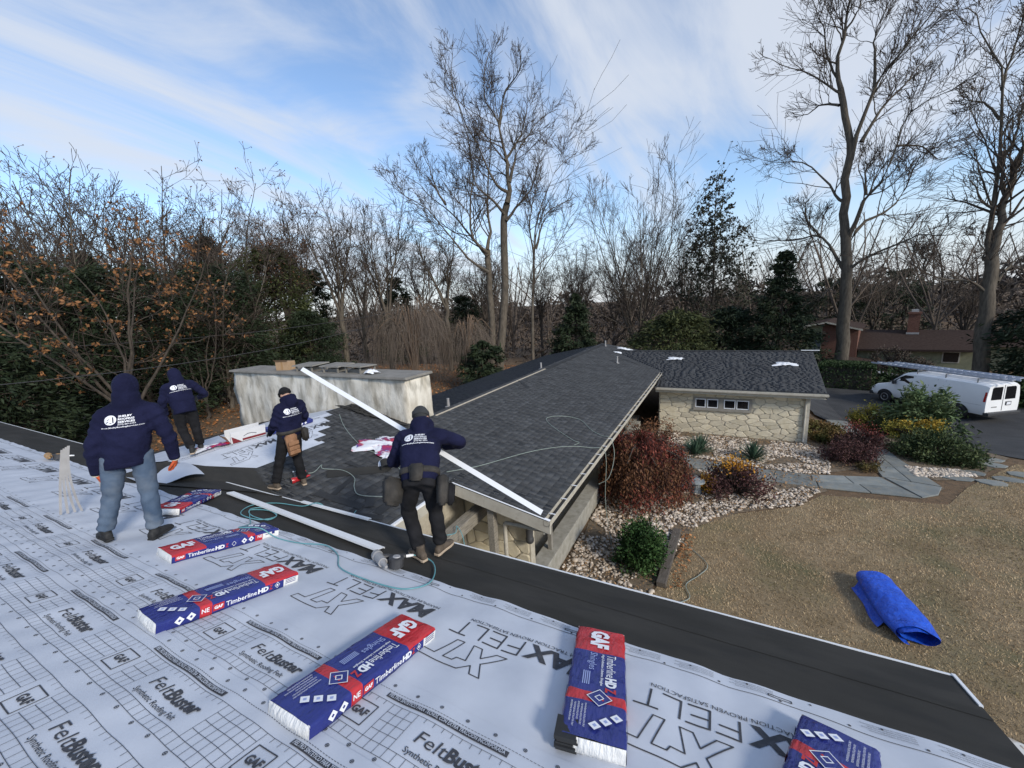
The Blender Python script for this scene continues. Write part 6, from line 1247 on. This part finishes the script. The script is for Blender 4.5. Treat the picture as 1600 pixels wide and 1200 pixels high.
mound('large pale green rhododendron in front of the van', (7.95, 23.3), 1.25, 1.2, 2.0, 7, m_rhod, 6500, .085, elong=2.4, droop=.45, bumps=.25); mound('yellow-olive shrub between the drive and the rhododendron', (6.55, 23.7), .95, .9, 1.3, 8, m_gold, 3800, .06); mound('yellow shrub below the rhododendron', (7.35, 21.7), .95, .7, .95, 9, m_gold, 2800, .055, top=(m_yel, .7)); mound('broad low dark juniper beside the bluestone path', (7.15, 19.3), 1.25, 1.0, .78, 10, m_jun, 9000, .05, elong=2.2, bumps=.12); mound('dark green shrub between yellow shrub and rhododendron', (6.9, 22.7), .7, .6, .9, 11, m_jun, 2500, .06)
mound('low spreading juniper behind the van nose', (12.0, 36.6), 2.8, 1.5, 1.2, 12, m_hedge, 6000, .10, elong=2.2); mound('spreading evergreen shrub behind the van', (17.6, 33.2), 3.0, 1.8, 1.9, 13, m_hedge, 8000, .11, elong=2.2); mound('dark evergreen shrub behind the van tail', (20.8, 30.4), 2.4, 1.8, 2.4, 14, m_ever, 7000, .12, elong=2.2); mound('rust-brown hedge bush before the neighbouring long roof', (13.6, 45.6), 2.6, 1.2, 2.3, 15, m_brush, 5000, .08, twigs=700);
# clipped hedge
def hedge(label, ctr, sx, sy, h, rz, seed, n=9000):
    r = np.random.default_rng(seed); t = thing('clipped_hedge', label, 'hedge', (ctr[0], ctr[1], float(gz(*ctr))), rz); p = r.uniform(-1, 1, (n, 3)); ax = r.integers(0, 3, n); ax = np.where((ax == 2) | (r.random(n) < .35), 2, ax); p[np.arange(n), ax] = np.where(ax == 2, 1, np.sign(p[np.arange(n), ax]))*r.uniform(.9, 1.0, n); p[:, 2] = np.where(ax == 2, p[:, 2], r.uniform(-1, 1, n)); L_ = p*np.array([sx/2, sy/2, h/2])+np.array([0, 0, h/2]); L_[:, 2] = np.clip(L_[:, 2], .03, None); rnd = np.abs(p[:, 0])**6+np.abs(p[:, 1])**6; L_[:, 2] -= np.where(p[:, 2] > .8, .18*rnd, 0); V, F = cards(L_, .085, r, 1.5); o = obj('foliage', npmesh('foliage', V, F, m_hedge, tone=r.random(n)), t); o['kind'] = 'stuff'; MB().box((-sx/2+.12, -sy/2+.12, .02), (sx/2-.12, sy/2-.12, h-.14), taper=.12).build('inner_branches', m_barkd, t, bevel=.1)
hedge('clipped rounded yew hedge between the cross wing and the drive', (8.3, 36.9), 3.2, 1.9, 1.9, -.25, 4, 11000)
# distant woods, one mass
r = np.random.default_rng(77); parts = []; srcs = []
for v in range(4):
    a, b, _ = bare('x', 'x', (0, 0), gen_limbs(13+v, 300+v, 5, .25, .3, .2), 310+v, [(6, .2, .98, 38, .38, 12, .12, .08, .5, 3), (4, .2, 1, 38, .4, 3, .2, .06, .6, 3)], collect=True, minlen=.5); a[0] = tubes(np.array([resample(l[2], 8) for l in gen_limbs(13+v, 300+v, 5, .25, .3, .2)]), np.array([np.geomspace(l[0], l[1]+.02, 8) for l in gen_limbs(13+v, 300+v, 5, .25, .3, .2)]), 5); srcs.append(join(a+b))
for i in range(68):
    V, F = srcs[i % 4]; d_ = r.uniform(58, 92); az = r.uniform(-1.45, .62); x, y = d_*math.sin(az), d_*math.cos(az); s = r.uniform(.75, 1.15); c, sn = math.cos(i*2.1), math.sin(i*2.1); Q = V @ np.array([[c, -sn, 0], [sn, c, 0], [0, 0, 1]]).T*s; Q = Q*np.array([1.25, 1.25, 1])+np.array([x, y, float(gz(x, y))-.3]); parts.append((Q, F))
V, F = join(parts); o = obj('far_woods', npmesh('far_woods', V, F, m_twigt)); tag(o, 'bare brown woods closing the view beyond the houses', 'woods', None, 'stuff')
C = np.stack([r.uniform(-90, 75, 26000), r.uniform(46, 105, 26000), np.zeros(26000)], -1); C = C[~((C[:, 0] > 4) & (C[:, 1] < 62))]; C[:, 0] = C[:, 0]-.4*(C[:, 1]-50); C[:, 2] = gz(C[:, 0], C[:, 1])+r.random(len(C))**1.6*4.2; C2 = np.stack([r.uniform(-120, 90, 9000), r.uniform(98, 108, 9000), np.zeros(9000)], -1); C2[:, 2] = gz(C2[:, 0], C2[:, 1])+r.random(9000)**1.2*(6+2*np.sin(C2[:, 0]*.3)); V, F = join([cards(C, .22, r, 5), cards(C2, .6, r, 4)]); o = obj('brush', npmesh('brush', V, F, m_brush, tone=r.random(len(F)))); tag(o, 'brown undergrowth filling the floor of the woods', 'undergrowth', None, 'stuff')
# ground litter, gravel, grass
def stones(poly, n, size, seed, keep=None):
    r = np.random.default_rng(seed); P = np.array(poly); lo, hi = P.min(0), P.max(0); Q = r.uniform(lo, hi, (n*3, 2)); Q = Q[inpoly(Q, poly)]
    if keep is not None: Q = Q[keep(Q)]
    Q = Q[:n]; g = (1+5**.5)/2; ico = np.array([(-1, g, 0), (1, g, 0), (-1, -g, 0), (1, -g, 0), (0, -1, g), (0, 1, g), (0, -1, -g), (0, 1, -g), (g, 0, -1), (g, 0, 1), (-g, 0, -1), (-g, 0, 1)])/1.9; fc = np.array([(0, 11, 5), (0, 5, 1), (0, 1, 7), (0, 7, 10), (0, 10, 11), (1, 5, 9), (5, 11, 4), (11, 10, 2), (10, 7, 6), (7, 1, 8), (3, 9, 4), (3, 4, 2), (3, 2, 6), (3, 6, 8), (3, 8, 9), (4, 9, 5), (2, 4, 11), (6, 2, 10), (8, 6, 7), (9, 8, 1)])
    m = len(Q); s = size*r.lognormal(0, .35, (m, 1, 1))*np.stack([r.uniform(.8, 1.4, m), r.uniform(.7, 1.1, m), r.uniform(.45, .75, m)], -1)[:, None]; V = ico[None]*s*r.uniform(.82, 1.15, (m, 12, 1)); a = r.uniform(0, 6.283, m); c, sn = np.cos(a)[:, None], np.sin(a)[:, None]; V = np.stack([V[..., 0]*c-V[..., 1]*sn, V[..., 0]*sn+V[..., 1]*c, V[..., 2]], -1); V[..., 2] += .02+size*.25*r.random((m, 1)); V[..., :2] += Q[:, None]; V[..., 2] = np.maximum(V[..., 2], .0045); return V.reshape(-1, 3), (np.arange(m)[:, None, None]*12+fc[None]).reshape(-1, 3), np.repeat(r.random(m), 20)
m_pebble = mat('white_pebble', (.42, .35, .27), (.56, .49, .41), scale=3, rough=.75, tone=.30, c3=(.42, .30, .20), s3=9, f3=.4)
m_fleck = leafm('pale_leaf_fleck', (.34, .25, .15), (.50, .40, .27), tone=.4); m_leaf = leafm('dead_leaf', (.22, .13, .062), (.34, .21, .105), tone=.4); m_leafo = leafm('orange_leaf_litter', (.26, .105, .035), (.36, .16, .06), tone=.4)
patch = lambda Q: (np.sin(Q[:, 0]*2.3+np.sin(Q[:, 1]*1.7))+np.sin(Q[:, 1]*2.9+1.3*np.sin(Q[:, 0]*1.9))) > -1.45
pathz = lambda Q: ~inpoly(Q, [(-2.2, 15.5), (2.3, 14.85), (5.5, 15.1), (6.4, 16.2), (5.6, 23.6), (4.6, 23.6), (4.85, 16.7), (2.6, 16.05), (-2.1, 16.65)])
GR = [(-3.15, 6.5), (-3.15, 13.2), (-2.9, 19.4), (3.4, 19.4), (3.9, 18.6), (3.6, 16.6), (2.9, 14.6), (2.3, 13.5), (.6, 12.5), (-.3, 11.4), (-.75, 10.0), (-1.1, 8.0), (-1.1, 6.5)]
V, F, tn = stones(GR, 10500, .037, 1, lambda Q: patch(Q) & pathz(Q)); o = obj('gravel', npmesh('gravel', V, F, m_pebble, tone=tn)); tag(o, 'white river gravel around the maple and along the porch', 'gravel', None, 'stuff')
V, F, tn = stones([(5.9, 16.9), (7.6, 17.6), (7.4, 18.1), (5.9, 17.9)], 600, .036, 2); o = obj('gravel', npmesh('gravel', V, F, m_pebble, tone=tn)); tag(o, 'white gravel at the foot of the broad juniper', 'gravel', None, 'stuff')
V, F, tn = stones([(1.9, 5.2), (4.4, 6.0), (4.2, 7.1), (3.2, 6.7), (1.8, 6.0)], 900, .045, 3); o = obj('gravel', npmesh('gravel', V, F, m_pebble, tone=tn)); tag(o, 'pale gravel strip below the bare end of the eave', 'gravel', None, 'stuff')
def litter(name, label, poly, n, size, m, seed, z=.015, cat='leaves'):
    r = np.random.default_rng(seed); P = np.array(poly); Q = r.uniform(P.min(0), P.max(0), (n*3, 2)); Q = Q[inpoly(Q, poly)][:n]; k = len(Q); a = r.uniform(0, 6.283, k); s = size*r.uniform(.5, 1.3, k); d = np.stack([np.cos(a), np.sin(a), r.normal(size=k)*.3], -1)*s[:, None]/2; e = np.stack([-np.sin(a), np.cos(a), r.normal(size=k)*.4], -1)*(s*.6)[:, None]/2; C = np.stack([Q[:, 0], Q[:, 1], z+r.random(k)*.03+gz(Q[:, 0], Q[:, 1])+.012+size*.15], -1)
    V = np.stack([C-d, C+e, C+d, C-e], 1).reshape(-1, 3); o = obj(name, npmesh(name, V, np.arange(4*k).reshape(k, 4), m, tone=r.random(k))); tag(o, label, cat, None, 'stuff')
litter('fallen_leaves', 'small dry leaves strewn over the brown lawn', LAWN, 9000, .035, m_fleck, 1, .03)
litter('fallen_leaves', 'dry leaves caught in the gravel bed', BED, 9000, .06, m_leaf, 2, .035)
litter('fallen_leaves', 'orange leaves piled along the weathered timber', [(-.75, 8.2), (-.55, 8.2), (-.35, 10.6), (-.7, 10.8)], 130, .08, m_leafo, 3, .03)
litter('fallen_leaves', 'orange-brown leaf carpet under the trees beyond the near wing', [(-40, 2), (-12.5, 6), (-11.3, 30), (-14, 40), (-36, 36)], 16000, .17, m_leafo, 4, .02)
def grass(poly, n, seed):
    r = np.random.default_rng(seed); P = np.array(poly); Q = r.uniform(P.min(0), P.max(0), (n*2, 2)); Q = Q[inpoly(Q, poly)]; Q = Q[(Q[:, 1] > 4.2) & (Q[:, 0] < 15)][:n]; k = len(Q); a = r.uniform(0, 6.283, k); h = r.uniform(.018, .05, k); d = np.stack([np.cos(a), np.sin(a)], -1); w_ = .005+.004*r.random(k); ln = r.normal(size=(k, 2))*.022
    b0 = np.concatenate([Q-d*w_[:, None], np.full((k, 1), .001)], 1); b1 = np.concatenate([Q+d*w_[:, None], np.full((k, 1), .001)], 1); tp = np.concatenate([Q+ln, h[:, None]], 1); V = np.stack([b0, b1, tp], 1).reshape(-1, 3); tone = np.clip(.5+.22*np.sin(Q[:, 0]*1.1+2*np.sin(Q[:, 1]*.7))*np.sin(Q[:, 1]*1.3)+r.normal(size=k)*.2, 0, 1); o = obj('grass', npmesh('grass', V, np.arange(3*k).reshape(k, 3), m_grass, tone=tone)); tag(o, 'dormant tan and olive lawn grass', 'grass', None, 'stuff')
m_grass = mat('grass_blade', (.40, .282, .16), (.52, .39, .235), scale=2, rough=.9, tone=.35, c3=(.19, .165, .075), s3=.6, f3=1.)
grass([(-1.1, 4), (-1.1, 8.0), (-.7, 9.8), (-.5, 11.0), (.4, 12.2), (2.2, 13.4), (3.0, 14.5), (6.0, 15.0), (7.0, 16.6), (9.2, 19.3), (14, 16.8), (15, 16), (15, 4)], 150000, 5)
# near-wing loose: garden timber, stone lantern, tarp
m_oldt = mat('old_timber', (.075, .062, .050), (.13, .11, .09), scale=6, rough=.95, bump=.5, bscale=30, stretch=(8, 1, 8))
mb = MB(); mb.box((-.10, -1.2, 0), (.10, 1.2, .12)); o = mb.build('garden_timber', m_oldt, bevel=.012); o.location = (-.88, 9.52, .004); o.rotation_euler = (0, 0, -.05); tag(o, 'weathered grey timber edging between boxwood and lawn', 'timber')
t = thing('stone_lantern', 'small grey stone lantern with round cap in the gravel', 'lantern', (-.5, 13.35, .02)); m_ls = mat('lantern_stone', (.20, .22, .22), (.28, .30, .30), scale=6, rough=.9, bump=.4, bscale=30)
MB().lathe([(.17, 0), (.17, .08), (.12, .12)], 12).build('base', m_ls, t); MB().lathe([(.12, .121), (.14, .2), (.13, .34)], 12).build('lamp_chamber', m_ls, t); MB().lathe([(.13, .341), (.27, .37), (.26, .41), (.10, .46), (.03, .48)], 16).build('cap', m_ls, t)
def tarp():
    m = mat('blue_tarp', (.010, .065, .46), (.018, .10, .60), scale=5, rough=.36, bump=.9, bscale=13, bdist=.035, c3=(.008, .035, .28), s3=6, f3=.5)
    n1, n2 = 48, 60; P = np.zeros((n1, n2, 3))
    for i in range(n1):
        u = i/(n1-1); x = (u-.5)*1.62; env = .86+.16*math.sin(math.pi*min(1, u*1.15))**.5
        for j in range(n2):
            a = -1.2+2*math.pi*j/(n2-1)*1.7; rr = (1-.30*j/n2)*env; k = .010*math.sin(9*u+2*a)+.008*math.sin(a*5+u*5)+.010*math.sin(23*u+a)*math.sin(a); P[i, j] = (x+.05*math.sin(a*1.5)*(1 if abs(u-.5) > .4 else .3), (.37*rr+k)*math.cos(a), max(.012, .19+(.185*rr+k)*math.sin(a)))
    ii_ = np.arange(n1*n2).reshape(n1, n2); F = np.stack([ii_[:-1, :-1], ii_[1:, :-1], ii_[1:, 1:], ii_[:-1, 1:]], -1).reshape(-1, 4)
    t = thing('tarp_roll', 'bright blue tarp loosely rolled on the brown lawn', 'tarp', (3.2, 9.3, .0), RAD(97)); obj('roll', npmesh('roll', P, F, m, True), t)
    U, V = np.meshgrid(np.linspace(0, 1, 18), np.linspace(0, 1, 8)); Q = np.stack([-.45+1.1*U-.06*V, .30+.14*V+.02*np.sin(U*7), .02+.015*np.sin(U*10+V*3)+.17*(1-V)**2], -1); Q[..., 2] = np.maximum(Q[..., 2], .012); ii_ = np.arange(Q[..., 0].size).reshape(8, 18); obj('loose_flap', npmesh('loose_flap', Q, np.stack([ii_[:-1, :-1], ii_[:-1, 1:], ii_[1:, 1:], ii_[1:, :-1]], -1).reshape(-1, 4), m, True), t)
tarp()
for k, (a, b) in enumerate((((-30, -4, 6.1), (-27, 33, 6.6)), ((-24, -4, 4.9), (-25, 27, 5.6)))):
    a, b = Vector(a), Vector(b); mb = MB(); mb.tube([a.lerp(b, t_)+Vector((0, 0, -1.0*math.sin(math.pi*t_))) for t_ in np.linspace(0, 1, 14)], .018, 5); tag(mb.build('overhead_cable', m_dkgrey), ('upper' if not k else 'lower')+' thin utility cable strung in front of the dark evergreens', 'cable')

t = MB().box((-.9, -.11, 0), (.9, .11, .035)).build('old_board', mat('flaking_white_paint', (.55, .54, .51), (.30, .25, .20), scale=5, rough=.8, lo=.5, hi=.6), bevel=.006, seg=1); t.location = (4.1, 6.75, .03); t.rotation_euler = (0, 0, -.35); tag(t, 'flaking white board lying on the grass below the bare eave end', 'board')
# ------------------------------------------------------------------ van and ladders on the drive
m_van = mat('van_paint', (.80, .80, .79), (.84, .84, .83), scale=2, rough=.28, spec=.5); m_lamp = mat('red_lamp', (.40, .012, .014), rough=.2); m_chrome = mat('chrome', (.55, .56, .58), rough=.25, metal=.9)
VZ = float(gz(11.25, 31.2))+.022
van = thing('cargo_van', 'white cargo van with ladders on its roof parked on the drive', 'van', (11.25, 31.2, VZ), math.atan2(.83, -.56))
def zroof(x): return float(np.interp(x, [-2.86, -2.76, -2.3, .6, 1.05, 1.35, 2.0, 2.15, 2.75, 2.92], [1.98, 2.04, 2.09, 2.09, 2.03, 1.86, 1.27, 1.20, 1.06, .92]))
def zlow(x): return .42 if x < 2.6 else .40
V = []; F = []; xs = [-2.86, -2.83, -2.72, -2.4, -2.0, -1.2, -.4, .3, .7, 1.05, 1.35, 1.7, 2.0, 2.15, 2.45, 2.75, 2.88, 2.94]; NP = 16
def sect(x):
    zr = zroof(x); k = 1-.06*max(0, (x-2.3))/.6-.03*max(0, (-2.56-x)); zb = zlow(x); h = []
    for y, f in ((.90, 0), (.965, .10), (.985, .25), (.985, .42), (.97, .58), (.935, .76), (.88, .92), (.74, .985)): h.append((y*k, zb+(zr-zb)*f))
    return [(x, y, z) for y, z in h]+[(x, -y, z+.0) for y, z in reversed(h)]
for x in xs: V += sect(x)
for i in range(len(xs)-1):
    for j in range(NP): F.append((i*NP+j, i*NP+(j+1) % NP, (i+1)*NP+(j+1) % NP, (i+1)*NP+j))
F += [tuple(range(NP-1, -1, -1)), tuple((len(xs)-1)*NP+j for j in range(NP))]
body = MB().add(V, F).build('body', m_van, van, smooth=True); body.data.set_sharp_from_angle(angle=RAD(22))
def side_pt(x, z, off=.006, sg=1):
    zr = zroof(x); zb = zlow(x); y = float(np.interp((z-zb)/(zr-zb), [0, .10, .25, .42, .58, .76, .92, .985], [.90, .965, .985, .985, .97, .935, .88, .74])); return (x, sg*(y+off), z)
def patch_side(name, pts, m, sg=1, off=.006, parent=van):
    n = len(pts); P = [side_pt(x, z, off, sg) for x, z in pts]; c = side_pt(sum(p[0] for p in pts)/n, sum(p[1] for p in pts)/n, off+.002, sg); MB().add(P+[c], [(i, (i+1) % n, n) if sg < 0 else ((i+1) % n, i, n) for i in range(n)]).build(name, m, parent)
for sg in (1, -1):
    patch_side('window', [(.58, 1.33), (.60, 1.86), (1.05, 1.86), (1.30, 1.72), (1.78, 1.36), (1.72, 1.30)], m_glass, sg)
    for x in (.50, -.62, -1.0): patch_side('door_seam', [(x, .6), (x, 1.9), (x+.012, 1.9), (x+.012, .6)], m_dkgrey, sg, .003)
    patch_side('door_seam', [(-2.7, .92), (2.0, .92), (2.0, .932), (-2.7, .932)], m_grey, sg, .002); patch_side('tail_light', [(-2.84, 1.12), (-2.84, 1.62), (-2.76, 1.62), (-2.74, 1.12)], m_lamp, sg, .012)
    patch_side('headlight', [(2.72, .78), (2.72, .95), (2.87, .92), (2.87, .78)], m_chrome, sg, .008)
    mr_ = MB(); mr_.box((1.42, sg*1.0, 1.28), (1.55, sg*1.2, 1.5)); mr_.build('mirror', m_dkgrey, van, bevel=.02)
    for x in (-1.75, 2.02):
        n = 18; P = [(x+.47*math.cos(math.pi*i/n), sg*.996, .42+.42*math.sin(math.pi*i/n)) for i in range(n+1)]+[(x, sg*.996, .42)]
        MB().add(P, [(i, i+1, n+1) if sg < 0 else (i+1, i, n+1) for i in range(n)]).build('wheel_arch', m_black, van)
        M_ = Matrix.Translation((x, sg*.90, .375)) @ Matrix.Rotation(math.pi/2, 4, 'X'); w_ = MB().lathe([(.20, -.12), (.33, -.125), (.372, -.10), (.375, 0), (.372, .10), (.33, .125), (.20, .12)], 26, M=M_).build('wheel', m_black, van, smooth=False)
        rm = MB().lathe([(.0, -.128), (.05, -.13), (.06, -.10), (.17, -.11), (.215, -.132), (.225, -.12), (.2, .1)], 24, M=M_ @ Matrix.Diagonal((1, 1, sg, 1))).build('rim', m_grey, w_)
        MB().lathe([(.0, -.15), (.06, -.148), (.065, -.12)], 14, M=M_ @ Matrix.Diagonal((1, 1, sg, 1))).build('hub_cap', m_chrome, w_)
# windscreen, bonnet grille, bumpers, rear doors
MB().add([(1.37, .80, 1.86), (1.37, -.80, 1.86), (2.0, -.86, 1.29), (2.0, .86, 1.29)], [(0, 3, 2, 1)]).build('windscreen', m_glass, van).location = (.012, 0, .012)
MB().box((2.86, -.62, .62), (2.965, .62, .86)).build('grille', m_dkgrey, van, bevel=.02); MB().box((2.80, -.94, .36), (3.06, .94, .60)).build('bumper', m_dkgrey, van, bevel=.05); MB().box((-3.02, -.96, .40), (-2.78, .96, .58)).build('bumper', m_dkgrey, van, bevel=.04)
for sg in (1, -1):
    MB().add([(-2.866, sg*.10, 1.20), (-2.866, sg*.72, 1.20), (-2.866, sg*.70, 1.80), (-2.866, sg*.62, 1.86), (-2.866, sg*.10, 1.86)], [(0, 1, 2, 3, 4) if sg < 0 else (4, 3, 2, 1, 0)]).build('rear_window', m_glass, van)
MB().box((-2.872, -.008, .62), (-2.86, .008, 1.95)).build('door_seam', m_dkgrey, van); MB().box((-2.885, -.50, .88), (-2.86, -.18, 1.08)).build('plate_recess', m_dkgrey, van); MB().box((-2.892, -.46, .91), (-2.884, -.22, 1.05)).build('licence_plate', m_wtext, van); MB().box((-2.87, .30, .80), (-2.86, .62, .86)).build('badge', m_grey, van)
for x in (-2.3, -.9, .5):
    MB().box((x, -.80, 2.20), (x+.05, .80, 2.25)).build('roof_rack', m_grey, van)
    for sg in (1, -1): MB().box((x, sg*.78-.02, 1.98), (x+.05, sg*.78+.02, 2.20)).build('roof_rack', m_grey, van)
def ladder(label, y, z, x0, x1, wd):
    t = thing('extension_ladder', label, 'ladder', group='ladders on the van rack', mx=van.matrix_world if False else Matrix.Translation((11.25, 31.2, VZ)) @ Matrix.Rotation(math.atan2(.83, -.56), 4, 'Z') @ Matrix.Translation((x0, y, z)))
    for sg in (1, -1): MB().box((0, sg*wd/2-.016, 0), (x1-x0, sg*wd/2+.016, .085)).build('rail', m_alu, t)
    n = int((x1-x0)/.305)
    for i in range(n): MB().box((.15+i*.305, -wd/2+.017, .025), (.185+i*.305, wd/2-.017, .06)).build('rung', m_alu, t)
ladder('long aluminium ladder on the van rack, the side nearest the house', .42, 2.255, -3.5, 3.4, .46); ladder('second aluminium ladder on the van rack, the side nearest the evergreens', -.35, 2.255, -3.3, 3.0, .46); ladder('shorter aluminium ladder lying on top of the other two', .12, 2.345, -3.0, 1.6, .42)

# ------------------------------------------------------------------ neighbouring house
m_brick = mat('red_brick', (.11, .05, .035), (.165, .082, .058), scale=14, rough=.9, bump=.3, bscale=60); m_broof = mat('brown_roof', (.040, .028, .024), (.058, .042, .036), scale=6, rough=1, spec=.05, bump=.4, bscale=60, stretch=(1, 1, 4)); m_green = mat('olive_siding', (.20, .20, .125), (.25, .25, .16), scale=4, rough=.8)
vd = Vector((.2806, .9598, 0)); la = Vector((.9598, -.2806, 0)); NB = Matrix(((la.x, vd.x, 0, 14.59), (la.y, vd.y, 0, 49.91), (0, 0, 1, 0), (0, 0, 0, 1)))
nb = thing('neighbour_house', 'neighbouring low house with brown roof, brick gable and square brick chimney', 'house', mx=NB)
G0 = -1.9
MB().box((-2.6, .6, G0), (5.4, 7, .35)).build('wall', m_green, nb)
MB().add([(-2.9, -.2, .22), (5.8, -.2, .38), (5.8, 3.4, 1.78), (-2.9, 3.4, 1.82), (5.8, 7.2, .38), (-2.9, 7.2, .22), (-2.9, -.2, .05), (5.8, -.2, .2)], [(0, 1, 2, 3), (3, 2, 4, 5), (6, 7, 1, 0)]).build('roof', m_broof, nb)
MB().box((5.4, 1.5, G0), (13, 8, .5)).build('wall', m_green, nb); MB().add([(5.2, .8, .55), (13.4, .8, .7), (13.4, 4.6, 1.5), (5.2, 4.6, 1.45), (13.4, 8.4, .6), (5.2, 8.4, .5)], [(0, 1, 2, 3), (3, 2, 4, 5)]).build('roof', m_broof, nb)
gb = MB(); gb.add([(-6.6, -.5, G0), (-2.65, -.5, G0), (-2.65, -.5, 2.2), (-5.1, -.5, 2.82), (-6.6, -.5, 2.55), (-6.6, 5, G0), (-2.65, 5, G0), (-2.65, 5, 2.2), (-5.1, 5, 2.82), (-6.6, 5, 2.55)], [(0, 1, 2, 3, 4), (9, 8, 7, 6, 5), (1, 6, 7, 2), (0, 4, 9, 5)]); gb.build('brick_gable', m_brick, nb)
MB().add([(-7.3, -1.2, 2.52), (-5.1, -1.2, 2.98), (-5.1, 5.4, 2.98), (-7.3, 5.4, 2.52), (-2.3, -1.2, 2.24), (-2.3, 5.4, 2.24)], [(0, 1, 2, 3), (1, 4, 5, 2)]).build('roof', m_broof, nb)
MB().prism([(-7.3, -1.22, 2.50), (-5.1, -1.22, 2.96), (-2.3, -1.22, 2.22), (-2.3, -1.22, 2.06), (-5.1, -1.22, 2.80), (-7.3, -1.22, 2.34)], (0, .05, 0)).build('fascia_board', m_beige, nb)
MB().box((-6.62, -.53, G0), (-5.45, -.505, 2.5)).build('wall', m_green, nb)
wn = MB().box((-6.45, -.56, -.3), (-5.5, -.535, 1.75)).build('window', m_dkgrey, nb)
for i in range(2):
    for j in range(3): MB().box((-6.40+i*.46, -.575, -.25+j*.67), (-6.0+i*.46, -.561, .34+j*.67)).build('pane', m_glassl if 'm_glassl' in globals() else mat('pane_glass', (.10, .12, .13), rough=.1), wn)
ck = MB().box((.75, 2.6, .9), (1.55, 3.4, 3.55)).build('chimney', m_brick, nb); MB().box((.66, 2.5, 3.35), (1.64, 3.5, 3.52)).build('chimney_band', m_brick, ck); MB().box((.9, 2.75, 3.551), (1.4, 3.25, 3.78)).build('chimney_cap', m_grey, ck); MB().box((.70, 2.55, 1.45), (1.6, 2.62, 1.62)).build('flashing', m_grey, ck)
wn = MB().box((3.2, .56, -.9), (4.3, .595, .1)).build('window', m_beige, nb); MB().box((3.28, .545, -.82), (4.22, .558, .02)).build('pane', m_glass, wn)
cp = thing('carport', 'low carport with brown gable roof and pale fascia before the brick gable', 'carport', mx=NB)
MB().add([(-6.2, -6, -1.05), (-3.4, -6, -.45), (-3.4, .2, -.45), (-6.2, .2, -1.05), (1.4, -6, -1.32), (1.4, .2, -1.32)], [(0, 1, 2, 3), (1, 4, 5, 2)]).build('roof', m_broof, cp)
MB().prism([(-6.2, -6.03, -1.06), (-3.4, -6.03, -.46), (1.4, -6.03, -1.33), (1.4, -6.03, -1.50), (-3.4, -6.03, -.62), (-6.2, -6.03, -1.22)], (0, .06, 0)).build('fascia_board', m_white, cp)
MB().prism([(-5.9, -5.5, -1.2), (-3.4, -5.5, -.68), (1.1, -5.5, -1.5), (1.1, -5.5, G0-.2), (-5.9, -5.5, G0-.2)], (0, .1, 0)).build('wall', m_green, cp)
for x in (-5.4, -3.4, -1.2, .8): MB().box((x, -5.62, G0-.2), (x+.12, -5.5, -1.0)).build('post', m_beige, cp)
